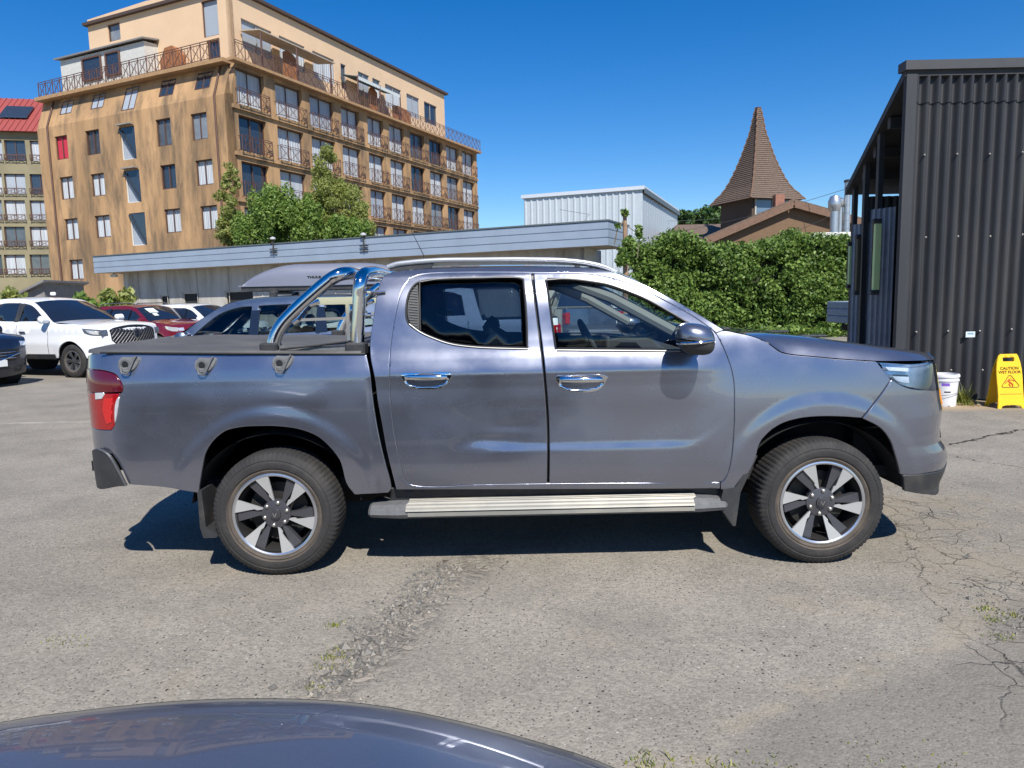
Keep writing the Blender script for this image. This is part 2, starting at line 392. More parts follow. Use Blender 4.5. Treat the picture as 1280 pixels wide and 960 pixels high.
    tan = mt('MULTIPLY', zR, rg(noise(2.4, 5), .4, .65, 0, .6)); col = mix(tan, col, (.27, .23, .165))
    col = mix(crack, col, (.035, .03, .024))
    # broken gravel band in front of the pickup
    A = GR(395, 880); B = GR(600, 690); zG, _ = strip(A[0], A[1], B[0], B[1], .10, .12)
    vg = vor(34, 'F1', W); sg = N.new('ShaderNodeSeparateColor'); L.new(vg.outputs[1], sg.inputs[0]); vge = vor(34, 'DISTANCE_TO_EDGE', W)
    gcol = mix(sg.outputs[0], (.13, .122, .108), (.31, .275, .225)); gcol = mix(rg(vge.outputs[0], 0, .06, .85, 0), gcol, (.06, .052, .04))
    col = mix(mt('MULTIPLY', zG, rg(noise(6, 4), .35, .5)), col, gcol)
    # darker newer patch at the lower right with a sandy seam, and a few old oil spots
    p = GR(840, 950); q = GR(1230, 770); dx, dy = q[0]-p[0], q[1]-p[1]; l = math.hypot(dx, dy)
    s = mt('ADD', mt('MULTIPLY', mt('SUBTRACT', X, float(p[0])), dy/l), mt('MULTIPLY', mt('SUBTRACT', Y, float(p[1])), -dx/l)); s = mt('ADD', s, mt('MULTIPLY', mt('SUBTRACT', noise(1.3, 6), .5), .55))
    col = mix(mt('MULTIPLY', rg(s, 0, .12, 0, .45), mt('LESS_THAN', X, 6.0)), col, (.155, .145, .128)); col = mix(mt('MULTIPLY', rg(mt('ABSOLUTE', s), .0, .10, .5, 0), rg(noise(5, 5), .4, .6)), col, (.32, .275, .20))
    v5 = vor(1.15, 'F1', W); s5 = N.new('ShaderNodeSeparateColor'); L.new(v5.outputs[1], s5.inputs[0]); oil = mt('MULTIPLY', rg(v5.outputs[0], .03, .13, .5, 0), mt('LESS_THAN', s5.outputs[1], .22)); col = mix(oil, col, (.07, .065, .06))
    # dusty strip by the shed
    dz = mt('MULTIPLY', rg(mt('ADD', Y, mt('MULTIPLY', noise(1.2, 5), 1.2)), 9.7, 10.2), rg(Y, 10.6, 11, 1, 0)); dz = mt('MULTIPLY', dz, rg(X, 4.6, 5.1)); col = mix(dz, col, (.36, .27, .17))
    # old painted line on the left
    p = GR(20, 529); q = GR(118, 534); ln = mt('MULTIPLY', rg(mt('ABSOLUTE', mt('SUBTRACT', Y, float((p[1]+q[1])/2+.25))), .05, .08, 1, 0), mt('MULTIPLY', mt('LESS_THAN', X, -2.0), rg(noise(3, 6), .4, .6, .15, .75)))
    col = mix(ln, col, (.42, .40, .35))
    L.new(col, b.inputs['Base Color']); b.inputs['Roughness'].default_value = .9; b.inputs['Specular IOR Level'].default_value = .25
    h = mt('ADD', mt('MULTIPLY', v1.outputs[0], -.5), mt('MULTIPLY', dark, -.9)); h = mt('ADD', h, mt('MULTIPLY', crack, -2.5)); h = mt('ADD', h, mt('MULTIPLY', mt('MULTIPLY', zG, vg.outputs[0]), -1.5)); h = mt('ADD', h, mt('MULTIPLY', noise(14, 4), 1.5))
    bp = N.new('ShaderNodeBump'); bp.inputs['Strength'].default_value = .7; bp.inputs['Distance'].default_value = .006; L.new(h, bp.inputs['Height']); L.new(bp.outputs[0], b.inputs['Normal'])
    V = [(-900, -300, 0), (900, -300, 0), (900, 1500, 0), (-900, 1500, 0)]
    tag(obj('ground', V, [(0, 1, 2, 3)], m), 'worn grey asphalt of the car park with cracks and pebbles', kind='structure')
ground()
def stones(name, pts, size, m, label, flatk=.6):
    V = []; 
    for (x, y), s in zip(pts, size):
        k = rng.uniform(.7, 1.3, (6, 3)); d = np.array([(1, 0, 0), (0, 1, 0), (-1, 0, 0), (0, -1, 0), (0, 0, 1), (0, 0, -.3)])*k*s*[1, .8, flatk]; a = rng.uniform(0, 6.28)
        R = np.array([[math.cos(a), -math.sin(a), 0], [math.sin(a), math.cos(a), 0], [0, 0, 1]]); d = d@R.T+[x, y, s*.15]
        for i in range(4): V += [d[i], d[(i+1) % 4], d[4], d[(i+1) % 4], d[i], d[5]]
    o = quickmesh(name, V, 3, m); return tag(o, label, kind='stuff')
def bandpts(a, b, wd, n):
    a = GR(*a); b = GR(*b); t = rng.uniform(0, 1, n); d = (b-a)[:2]; nn = np.array([-d[1], d[0]])/np.linalg.norm(d)
    return a[:2]+t[:, None]*d+nn*rng.normal(0, wd, n)[:, None]
gst = leafmat('gravel_stone', (.09, .088, .082), (.25, .225, .185), 0)
stones('gravel', bandpts((395, 872), (560, 705), .085, 1000), rng.gamma(3, .0028, 1000)+.003, gst, 'loose crushed gravel spilling along the broken asphalt band')
p3 = np.concatenate([np.stack([rng.uniform(-3.5, 4.5, 500), rng.uniform(1.2, 8.5, 500)], 1), bandpts((1215, 740), (1275, 800), .07, 250)])
stones('pebbles', p3, rng.gamma(2, .0022, 750)+.002, gst, 'small loose pebbles scattered over the asphalt')
def tuft_pts(V, x, y, n, h, spread, wd=.006):
    for i in range(n):
        bx, by = x+rng.normal(0, spread), y+rng.normal(0, spread*.7); a = rng.uniform(0, 6.28); l = h*rng.uniform(.4, 1.2); ln = rng.uniform(.2, 1.0)*l
        dx, dy = math.cos(a)*wd, math.sin(a)*wd; tx, ty = bx+math.cos(a+1.5)*ln, by+math.sin(a+1.5)*ln
        V += [(bx-dx, by-dy, 0), (bx+dx, by+dy, 0), (tx, ty, l)]
V = []
for px, py, n, h, s in [(812, 957, 60, .05, .05), (905, 958, 60, .03, .05), (880, 960, 30, .02, .05), (960, 959, 30, .025, .05), (1110, 959, 40, .02, .12), (1180, 959, 30, .02, .08), (1240, 775, 70, .022, .03), (1250, 797, 60, .02, .035), (1262, 770, 60, .03, .04), (1235, 762, 50, .03, .03),
                        (418, 782, 50, .03, .02), (415, 822, 110, .022, .035), (410, 835, 80, .02, .04), (395, 858, 70, .02, .03), (75, 800, 30, .02, .04), (100, 803, 40, .015, .05), (425, 812, 60, .02, .03)]:
    g = GR(px, py); tuft_pts(V, g[0], g[1], int(n*.8), h*.6, s, .0035)
tag(quickmesh('grass', V, 3, leafmat('weed', (.10, .15, .025), (.34, .33, .07), .3)), 'small green and yellowish weeds growing out of the cracks', kind='stuff')
# ================================================================ FOLIAGE
def leafcloud(pts, nrm, size, jit=.8, asp=1.8):
    n = len(pts); d = nrm+rng.normal(0, jit, (n, 3)); d /= np.linalg.norm(d, axis=1)[:, None]
    a = rng.normal(0, 1, (n, 3)); a -= d*(a*d).sum(1)[:, None]; a /= np.linalg.norm(a, axis=1)[:, None]; b = np.cross(d, a)
    s = (size*rng.uniform(.6, 1.4, n))[:, None]; a = a*s*asp*.5; b = b*s*.5
    return np.stack([pts-a, pts+b+a*.1, pts+a, pts-b+a*.1], 1).reshape(-1, 3)
def sph(n): 
    v = rng.normal(0, 1, (n, 3)); return v/np.linalg.norm(v, axis=1)[:, None]
def clumps(cs, n, size, shell=.35):
    """cs: list of (centre, radii): leaves in the outer shell of many small clumps"""
    P = []; Nn = []; wt = np.array([r[0]*r[2] for _, r in cs]); wt = wt/wt.sum()
    for (c, r), w_ in zip(cs, wt):
        k = max(4, int(n*w_)); d = sph(k); rad = 1-shell*rng.power(1.2, k)+rng.normal(0, .1, k); P.append(np.array(c)+d*rad[:, None]*np.array(r)); Nn.append(d)
    return leafcloud(np.vstack(P), np.vstack(Nn), size)
def tree(name, label, base, H, crown, lm, bm, n, size, tr=.12, group=None, limbs=6, cat='tree', droop=1.0):
    """crown: list of ((dx,dy,z),(rx,ry,rz))"""
    base = np.array(base, float); r = root(name, label, cat, base, 0, group)
    sub = []
    for c, rr in crown:
        c = base+np.array(c); rr = np.array(rr); k = int(10+14*rr[0])
        for i in range(k):
            d = sph(1)[0]; q = c+d*rr*rng.uniform(.45, .95); s = rr.mean()*rng.uniform(.22, .42); sub.append((q, (s/droop**.5, s/droop**.5, s*rng.uniform(.7, 1.1)*droop)))
    V = clumps(sub, n, size); o = quickmesh('crown', V, 4, lm, tuple(base)); o.parent = r; o.location = (0, 0, 0)
    t = MB(); top = base+np.array([crown[0][0][0]*.6, crown[0][0][1]*.6, H*.75])
    mid = (base+top)/2+np.array([.15, 0, 0]); t.tube([base-[0, 0, .1], mid, top], [tr, tr*.7, tr*.25], 8)
    for i in range(limbs):
        c, rr = crown[i % len(crown)]; s = base+(top-base)*rng.uniform(.3, .8); e = base+np.array(c)+sph(1)[0]*np.array(rr)*.7; t.tube([s, (s+e)/2+[0, 0, .15], e], [tr*.4, tr*.25, tr*.08], 6)
    t.build('trunk', bm, r, True); return r
bark = mat('bark', (.16, .13, .10), .9, var=.3, bump=.5); paleb = mat('birch_bark', (.45, .42, .37), .8, var=.3, vscale=3)
L_birch = leafmat('leaf_birch', (.19, .24, .05), (.44, .46, .15), .5); L_wil = leafmat('leaf_willow', (.11, .20, .035), (.32, .44, .11), .48); L_ivy = leafmat('leaf_ivy', (.055, .12, .02), (.25, .36, .08), .38); L_far = leafmat('leaf_far', (.035, .085, .02), (.10, .17, .045)); L_dry = leafmat('leaf_dry', (.20, .19, .06), (.33, .27, .10))
def cz(px, py, Y, b): p = AT(px, py, Y); return (p[0]-b[0], p[1]-b[1], p[2])
# trees between the low building and the flats
Yt = 37.0
b0 = (AT(345, 300, Yt)[0], Yt, 0); k = Yt/890
tree('weeping_tree', 'round bright green weeping tree directly left of the tall birch', b0, 4.6, [(cz(348, 275, Yt, b0), (38*k, 1.6, 34*k)), (cz(320, 290, Yt, b0), (28*k, 1.3, 26*k)), (cz(385, 280, Yt, b0), (30*k, 1.4, 28*k)), (cz(430, 290, Yt, b0), (30*k, 1.2, 20*k))], L_wil, bark, 30000, .085, droop=1.7)
b1 = (AT(408, 300, 38.5)[0], 38.5, 0); k = 38.5/890
tree('birch_tree', 'tall slim birch with loose yellow-green leaves in front of the balconies', b1, 8.6, [(cz(405, 205, 38.5, b1), (13*k, .7, 30*k)), (cz(412, 235, 38.5, b1), (24*k, 1.1, 24*k)), (cz(425, 262, 38.5, b1), (42*k, 1.4, 25*k)), (cz(445, 288, 38.5, b1), (34*k, 1.2, 16*k))], L_birch, paleb, 27000, .07, .1)
b2 = (AT(288, 300, 38.5)[0], 38.5, 0)
tree('birch_tree', 'thin sparse birch with yellowing leaves at the corner of the orange flats', b2, 7.2, [(cz(287, 226, 38.5, b2), (11*k, .6, 20*k)), (cz(284, 262, 38.5, b2), (11*k, .8, 28*k)), (cz(288, 290, 38.5, b2), (22*k, 1., 18*k))], L_dry if False else L_birch, paleb, 7000, .08, .08)
# far trees by the church
for px, py, rx, rz, lb in ((856, 273, 11, 8, 'small rounded tree between the warehouse and the brown roof'), (897, 268, 30, 11, 'broad dark green tree behind the brown shingle roof')):
    Yf = 75.; k = Yf/890; bb = (AT(px, py, Yf)[0], Yf, 0)
    tree('tree', lb, bb, AT(px, py, Yf)[2], [(cz(px, py, Yf, bb), (rx*k, 2, rz*k)), (cz(px-rx*.4, py+5, Yf, bb), (rx*k*.7, 2, rz*k*.8)), (cz(px+rx*.3, py+4, Yf, bb), (rx*k*.8, 2, rz*k))], L_far, bark, 3500, .28, .25)
# ivy hedge
def hedge():
    Y0 = 26.5; xa = AT(786, 380, Y0)[0]; xb = 17.0; r = root('ivy_hedge', 'tall dense green hedge of ivy running to the dark shed', 'hedge', ((xa+xb)/2, Y0, 0))
    V = [(xa+.3, Y0+.1, 0), (xb, Y0+.1, 0), (xb, Y0+1.4, 0), (xa+.3, Y0+1.4, 0)]; m = MB(); m.box(((xa+xb)/2+.2, Y0+.95, 1.65), (xb-xa-.4, 1.1, 3.3)); m.build('hedge_core', mat('hedge_core', (.03, .045, .015), .9), r)
    P = []; Nn = []
    cl = []
    for i in range(620):
        x = rng.uniform(xa, xb); z = rng.uniform(.1, 3.75)**1.0; top = 3.25+.25*math.sin(x*1.3)+.15*math.sin(x*3.1+1)
        if rng.random() < .3: z = top+rng.normal(0, .1); y = Y0+rng.uniform(.2, 1.6)
        else: z = min(z, top); y = Y0+.15-.35*math.sin(z*2+x)*.5-.2
        s = rng.uniform(.16, .42); cl.append(((x, y, z), (s*1.2, s, s)))
    V = clumps(cl, 80000, .078, .5); o = quickmesh('foliage', V, 4, L_ivy, tuple(r.location)); o.parent = r; o.location = (0, 0, 0)
    # undergrowth at its foot
    cl = [((rng.uniform(xa, xb), Y0-rng.uniform(.4, 1.6), rng.uniform(.05, .35)), (.3, .25, .25)) for _ in range(150)]
    tag(quickmesh('undergrowth', clumps(cl, 6000, .09, .6), 4, L_ivy), 'low yellow-green undergrowth along the foot of the hedge', kind='stuff')
hedge()
def shrub(name, label, px, py, Y, rpx, hz, n, lm, size=.12, group=None):
    k = Y/890; c = AT(px, py, Y); r = root(name, label, 'shrub', (c[0], Y, 0), 0, group); cl = []
    for i in range(int(22)): cl.append(((c[0]+rng.normal(0, rpx*k*.45), Y+rng.normal(0, .3), rng.uniform(.15, 1)*c[2]+rng.normal(0, .08)), (rng.uniform(.2, .38),)*3))
    o = quickmesh('foliage', clumps(cl, n, size, .6), 4, lm, tuple(r.location)); o.parent = r; o.location = (0, 0, 0)
    t = MB()
    for i in range(6): t.tube([(c[0]+rng.normal(0, .1), Y, 0), (c[0]+rng.normal(0, rpx*k*.4), Y, c[2]*rng.uniform(.5, .9))], [.025, .01], 5)
    t.build('stem', bark, r)
shrub('shrub', 'dry yellow-green shrub at the left edge beyond the white pickup', 8, 366, 24, 22, 0, 2600, L_birch)
shrub('shrub', 'green shrub against the orange wall above the white pickup cab roof', 108, 376, 25, 24, 0, 2400, L_wil)
shrub('shrub', 'leafy yellow-green shrub at the corner of the orange wall and grey low building', 140, 366, 25.5, 16, 0, 2200, L_birch)
# ================================================================ FLATS
D1 = np.array([.421, .907]); D1 /= np.linalg.norm(D1); D2 = np.array([-.907, .421]); D2 /= np.linalg.norm(D2); CN = np.array([-15.67, 42.21])
stucco = mat('ochre_stucco', (.42, .255, .125), .9, var=.30, vscale=.35, bump=.2, bscale=30, dirt=(.135, .095, .058), dscale=1.0, dlo=.43, stretch=(1.2, 1.2, .28))
stucco2 = mat('peach_render', (.66, .47, .30), .9, var=.06, vscale=.5, bump=.1)
frame_m = mat('brown_frame', (.10, .05, .035), .6); rail_m = mat('brown_rail', (.095, .045, .035), .6)
pane_m = mat('window_glass', (.03, .04, .055), .06, var=.2, spec=1.0); curt = mat('curtain', (.44, .47, .50), .8, var=.30, vscale=2, stretch=(8, 8, .2)); blind = mat('blind_shutter', (.33, .37, .42), .6, var=.08, vscale=3, stretch=(.3, .3, 12)); panes = [pane_m, mat('pane_grey', (.085, .095, .105), .08, var=.25, vscale=1.5, spec=.9), mat('pane_warm', (.06, .055, .05), .1, var=.3, vscale=2, spec=.8), mat('pane_pale', (.20, .22, .24), .12, var=.2, vscale=1.5, spec=.7)]; redc = mat('red_curtain', (.50, .03, .06), .8)
fla = root('apartment_building', 'tall ochre stucco block of flats with balconies and stained walls', 'apartment building', (CN[0], CN[1], 0))
def pxr(l, C, D):
    (x0, y0, x1, y1) = l; a = PL(x0, y0, C, D); b = PL(x1, y1, C, D); return (min(a[0], b[0]), min(a[1], b[1]), max(a[0], b[0]), max(a[1], b[1]))
def rect(r): return [(r[0], r[1]), (r[2], r[1]), (r[2], r[3]), (r[0], r[3])]
def window(r, C, D, parent, n, kind=0, div=1, dep=.14, fm=None):
    """recessed window: frame with a pane (and a curtain or blind) as sub-parts"""
    u0, z0, u1, z1 = r; n = np.array(n); q = lambda u, z, d: (C[0]+u*D[0]-n[0]*d, C[1]+u*D[1]-n[1]*d, z)
    f = MB(); w_ = .06
    for a, b in (((u0, z0+w_/2), (u1, z0+w_/2)), ((u0, z1-w_/2), (u1, z1-w_/2)), ((u0+w_/2, z0), (u0+w_/2, z1)), ((u1-w_/2, z0), (u1-w_/2, z1))): f.bar(q(*a, dep-.03), q(*b, dep-.03), w_, w_, up=(n[0], n[1], 0))
    for i in range(div): u = u0+(u1-u0)*(i+1)/(div+1); f.bar(q(u, z0, dep-.028), q(u, z1, dep-.028), .05, .05, up=(n[0], n[1], 0))
    fo = f.build('window', fm or frame_m, parent)
    p = MB(); p.add([q(u0, z0, dep+.03), q(u1, z0, dep+.03), q(u1, z1, dep+.03), q(u0, z1, dep+.03)], [(0, 1, 2, 3)])
    p.build('pane', random.choice(panes) if kind in (0, 4) else {1: curt, 2: blind, 3: redc, 5: curt}[kind], fo) if kind != 1 else None
    if kind == 1:
        c = MB(); N_ = 10; P = []
        lo = z0+.04; 
        for i in range(N_*2+1): u = u0+(u1-u0)*i/(N_*2); d = dep+.05+.03*(i % 2); P += [q(u, lo, d), q(u, z1-.02, d)]
        c.add(P, [(2*i, 2*i+2, 2*i+3, 2*i+1) for i in range(N_*2)]); c.build('curtain', curt, fo)
    return fo
nL = np.array([D2[1], -D2[0]]); nL = nL if nL.dot(CN) < 0 else -nL
nR = np.array([D1[1], -D1[0]]); nR = nR if nR.dot(CN) < 0 else -nR
uL = PL(55, 250, CN, D2)[0]; zf = 13.55; ztop = 15.35; HS = .62
LW = {}
rows = [((68, 171, 86, 198), 3), ((106, 164, 126, 192), 0), ((194, 150, 215, 181), 0), ((238, 143, 260, 173), 0), ((74, 222, 93, 248), 1), ((113, 218, 132, 244), 1), ((200, 207, 221, 235), 0), ((244, 201, 267, 230), 1), ((80, 274, 99, 299), 1), ((118, 270, 139, 296), 1), ((205, 262, 227, 290), 1), ((250, 258, 273, 286), 1), ((86, 325, 105, 349), 1)]
L_r = [(pxr(q, CN, D2), k) for q, k in rows]
bay = [pxr(q, CN, D2) for q in ((149, 160, 171, 198), (155, 214, 177, 252), (161, 267, 184, 306))]
out = [(0, 0), (uL, 0), (uL, zf), (0, zf)]
flat('side_wall', out, [rect(r) for r, _ in L_r]+[rect(b) for b in bay], CN, D2, stucco, fla, depth=.22)
for r, k in L_r: window(r, CN, D2, fla, nL, k)
for i, r in enumerate(bay):
    w_ = window(r, CN, D2, fla, nL, 2, 0, .16, mat('white_frame', (.6, .6, .58), .5))
    q = lambda u, z, d: (CN[0]+u*D2[0]+nL[0]*d, CN[1]+u*D2[1]+nL[1]*d, z)
    m_ = MB(); m_.bar(q(r[2]-.05, r[3]-.1, .02), q(r[0]+.1, r[1]+.05, -.03), .09, .09); m_.add([q(r[0], r[3], -.05), q(r[2]-.1, r[3], -.05), q(r[0]+.1, r[1]+.2, -.05)], [(0, 1, 2)]); m_.build('stair_soffit', pane_m, w_)
    if i < 2: m_ = MB(); m_.box(q((r[0]+r[2])/2, r[3]+.12, .12), (1.25, .35, .08), np.array([[D2[0], -nL[0], 0], [D2[1], -nL[1], 0], [0, 0, 1]])); m_.build('hood', mat('aged_concrete', (.28, .25, .21), .9, var=.2), fla)
# pilasters and downpipes
m_ = MB()
for pa in ((56, 150, 84, 372), (268, 108, 281, 296)):
    a = PL(pa[0], pa[1], CN, D2); b = PL(pa[2], pa[3], CN, D2); u = (a[0]+b[0])/2; q = lambda u, z, d: (CN[0]+u*D2[0]+nL[0]*d, CN[1]+u*D2[1]+nL[1]*d, z)
    m_ = MB(); m_.tube([q(u, 0, .08), q(u, zf, .08), q(u, ztop-.05, -HS+.1)], .06, 6); m_.build('downpipe', frame_m, fla, True)
# slanted top storey
tl = [(68, 121, 84, 139), (107, 113, 124, 132), (148, 106, 167, 141), (193, 96, 212, 116), (238, 87, 258, 107)]
def slant(Q): t = (Q[:, 1]-zf)/(ztop-zf); d = HS*t; return np.stack([CN[0]+Q[:, 0]*D2[0]-nL[0]*d, CN[1]+Q[:, 0]*D2[1]-nL[1]*d, Q[:, 1]], 1)
def slrect(p): r = pxr(p, CN, D2); c = (r[1]+r[3])/2; return (r[0], max(zf+.18, r[1]-.02), r[2], min(ztop-.2, r[3]+.02))
holes = [slrect(p) for p in tl]
X, Fc, Nn = panel_data([(0, zf), (uL, zf), (uL, ztop), (HS, ztop)], [rect(h) for h in holes], slant, (nL[0], nL[1], .3), step=50, flange=.15, rnd=0, band=0, sm=False, grid=False)
obj('slanted_wall', X, Fc, stucco, fla)
for i, h in enumerate(holes):
    P = slant(np.array(rect(h)))-np.array([nL[0], nL[1], .3])*.03; o = obj('window', P, [(0, 1, 2, 3)], blind if i in (0, 1, 2) else pane_m, fla)
    m_ = MB()
    for j in range(4): m_.bar(P[j]+np.array([nL[0], nL[1], 0])*.02, P[(j+1) % 4]+np.array([nL[0], nL[1], 0])*.02, .05, .05)
    m_.bar((P[0]+P[1])/2+np.array([nL[0], nL[1], 0])*.02, (P[2]+P[3])/2+np.array([nL[0], nL[1], 0])*.02, .04, .04); m_.build('frame', frame_m, o)
# long right-hand facade
uR = PL(597, 240, CN, D1)[0]; cols = 10
xs0 = PL(290, 110, CN, D1)[0]
cx = [(296, 331), (345, 378), (388, 418), (427, 450), (460, 480), (487, 506), (513, 531), (537, 554), (558, 574), (578, 593)]
R_r = []; zc = [14.2-2.62*i for i in range(5)]
for ci, (a, b) in enumerate(cx):
    yy = 115+(a-296)*.33; u0 = PL(a, yy, CN, D1)[0]; u1 = PL(b, yy+8, CN, D1)[0]
    for ri, z in enumerate(zc): R_r.append(((u0, z-1.1, u1, z+.92), ci, ri))
flat('balcony_wall', [(0, 0), (uR, 0), (uR, ztop), (HS, ztop), (0, zf)], [rect(r) for r, _, _ in R_r], CN, D1, stucco, fla, depth=.45)
def railing(m_, a, b, z0, h, n, x=True, w_=.03):
    a = np.array(a); b = np.array(b); L_ = np.linalg.norm(b-a); k = max(1, int(round(L_/.75)))
    for z in (z0+h, z0+h*.88, z0+.08): m_.bar((*a, z), (*b, z), w_, w_)
    for i in range(k+1): p = a+(b-a)*i/k; m_.bar((*p, z0), (*p, z0+h), w_*1.3, w_*1.3)
    for i in range(k):
        p = a+(b-a)*i/k; q = a+(b-a)*(i+1)/k; m_.bar((*p, z0+.08), (*q, z0+h*.88), w_*.7, w_*.7); m_.bar((*q, z0+.08), (*p, z0+h*.88), w_*.7, w_*.7)
        for t in (.33, .67): c = p+(q-p)*t; m_.bar((*c, z0+.08), (*c, z0+h*.88), w_*.6, w_*.6)
for (r, ci, ri) in R_r:
    kind = [1, 1, 2, 0, 1, 5, 0, 1][(ci*5+ri*3+(ci*ri) % 4) % 8]
    if ri == 0 and ci == 0: kind = 1
    window(r, CN, D1, fla, nR, kind, 1, .3)
    m_ = MB(); p = CN+D1*(r[0]-.1)+nR*.28; q = CN+D1*(r[2]+.1)+nR*.28; railing(m_, p, q, r[1]-.05, .88, nR)
    for e in (p, q): m_.bar((*e, r[1]+.8), (*(e-nR*.28), r[1]+.8), .03, .03); m_.bar((*e, r[1]), (*(e-nR*.28), r[1]), .03, .03)
    m_.build('balcony_railing', rail_m, fla)
# floor bands on the balcony front
for z in zc:
    m_ = MB(); m_.bar((*(CN+D1*.05+nR*.05), z-1.33), (*(CN+D1*(uR-.02)+nR*.05), z-1.33), .16, .22, up=(0, 0, 1)); m_.build('ledge', stucco, fla)
# terrace slab, cornice and railings
q3 = lambda u1, u2, z: (*(CN+D1*u1+D2*u2), z)
m_ = MB(); o_ = .28; P = [q3(-o_*0, HS-.15, 0)]
m_.prism([(-.0, HS-.2), (uR+.3, HS-.2-HS), (uR+.3, uL), (0, uL)], lambda a, b: q3(a-(.0), b, ztop), (0, 0, .22))
m_.build('terrace_slab', mat('cornice', (.36, .22, .11), .9, var=.2), fla)
m_ = MB(); m_.bar(q3(0, -.2, ztop+.05), q3(uR+.2, -.2, ztop+.05), .5, .16); m_.build('cornice', mat('cornice', (0, 0, 0)), fla)
m_ = MB(); zt = ztop+.2; railing(m_, (CN+D2*(HS-.05))[:2]+D1*.0, (CN+D2*uL)[:2]+D1*.35, zt, 1.05, nL, w_=.035); m_.build('terrace_railing', rail_m, fla)
m_ = MB(); railing(m_, (CN-D2*.3)[:2]+D1*.3, (CN-D2*.3+D1*(uR+.2))[:2], zt-.1, 1.05, nR, w_=.032); m_.build('terrace_railing', rail_m, fla)
# set-back top floor
SB = CN+D2*1.5+D1*1.9
pw = [(301, 4, 339, 54), (348, 25, 380, 60), (390, 46, 417, 79), (425, 62, 432, 86), (447, 76, 461, 95), (465, 85, 475, 104), (481, 94, 501, 115), (508, 108, 524, 137), (530, 119, 546, 148)]
uP = PL(556, 150, SB, D1)[0]; zP = PL(556, 119, SB, D1)[1]; zP = max(zP, 19.2)
PR = [pxr((a, b+(-2), c, d+2), SB, D1) for a, b, c, d in pw]; PR = [(r[0], max(r[1], 16.2), r[2], min(r[3], zP-.35)) for r in PR]
PR2 = []
for (a, b, c, d) in pw:
    u0 = PL(a, (b+d)/2-6, SB, D1)[0]; u1 = PL(c, (b+d)/2+6, SB, D1)[0]; PR2.append((u0, 17.0, u1, 18.75))
flat('penthouse_wall', [(0, ztop+.2), (uP, ztop+.2), (uP, zP), (0, zP)], [rect(r) for r in PR2], SB, D1, stucco2, fla, depth=.3)
for i, r in enumerate(PR2): window(r, SB, D1, fla, nR, [2, 1, 1, 0, 2, 1, 1, 2, 0][i], 0 if r[2]-r[0] < 1.2 else 1, .12, mat('grey_frame', (.30, .30, .31), .5))
uPL = PL(112, 60, SB, D2)[0]
pl = [((251, 2, 274, 43), 2), ((134, 31, 151, 49), 0), ((258, 52, 275, 72), 0)]; PLr = [(pxr(p, SB, D2), k) for p, k in pl]; PLr = [((max(r[0], .25), max(r[1], ztop+.3), r[2], min(r[3], zP-.2)), k) for r, k in PLr]
zPL = PL(112, 24, SB, D2)[1]
flat('penthouse_wall', [(0, ztop+.2), (uPL, ztop+.2), (uPL, zPL), (uPL*.55, zP+.6), (0, zP+.02)], [rect(r) for r, _ in PLr], SB, D2, stucco2, fla, depth=.25)
for r, k in PLr: window(r, SB, D2, fla, nL, k, 0)
m_ = MB(); m_.prism([(-.25, -.25), (uP+.35, -.25), (uP+.35, uPL+.2), (-.25, uPL+.2)], lambda a, b: (*(SB+D1*a+D2*b), zP+.02), (0, 0, .18)); m_.build('roof', mat('dark_fascia', (.07, .045, .035), .7), fla)
# awnings, glazed porch and screens on the terrace
rx = lambda px, py: PL(px, py, CN-D2*.2, D1)[0]
Q = lambda u, d, z: (*(CN+D1*u+D2*d), z)
u_a, u_b, u_c, u_d = rx(375, 110), rx(417, 130), rx(450, 130), rx(503, 160)
m_ = MB(); m_.prism([(u_a-3.2, 1.4), (u_b+.5, 1.4), (u_b+.5, -.1), (u_a-3.2, -.1)], lambda a, b: Q(a, b, 17.9-(1.4-b)*.12+0), (0, 0, .07)); m_.build('canopy', mat('aged_sheet', (.40, .34, .26), .7, var=.2), fla)
m_ = MB(); m_.prism([(u_c, 1.4), (u_d, 1.4), (u_d, -.1), (u_c, -.1)], lambda a, b: Q(a, b, 17.9-(1.4-b)*.25), (0, 0, .05)); m_.build('awning', mat('awning_cloth', (.05, .09, .10), .8), fla)
m_ = MB()
P = []
for i in range(57): u = u_c+(u_d-u_c)*i/56; P += [Q(u, -.13, 17.30+.07*(i % 2)), Q(u, -.13, 17.56)]
m_.add(P, [(2*i, 2*i+2, 2*i+3, 2*i+1) for i in range(56)])
m_.build('awning_valance', mat('awning_stripe', (.55, .58, .56), .8), fla)
for u in (u_a-3.1, u_a, u_b, u_c, (u_c+u_d)/2, u_d): m_ = MB(); m_.bar(Q(u, -.1, ztop+.2), Q(u, -.1, 17.6), .09, .09); m_.build('post', rail_m, fla)
for u, w_, h_ in ((u_a, 1.2, 1.9), (rx(512, 150), 2.6, 1.35), ((u_c+u_d)/2, 1.0, 1.9)):
    m_ = MB(); m_.prism([(u-w_/2, ztop+.2), (u+w_/2, ztop+.2), (u+w_/2, ztop+.2+h_*.9), (u+w_*.2, ztop+.2+h_), (u-w_*.2, ztop+.2+h_*1.05), (u-w_/2, ztop+.2+h_*.93)], lambda a, z: Q(a, .5, z), (*(D2*.05), 0)); m_.build('screen', mat('rust_wood', (.30, .12, .045), .8, var=.2), fla)
m_ = MB(); u = rx(300, 60)
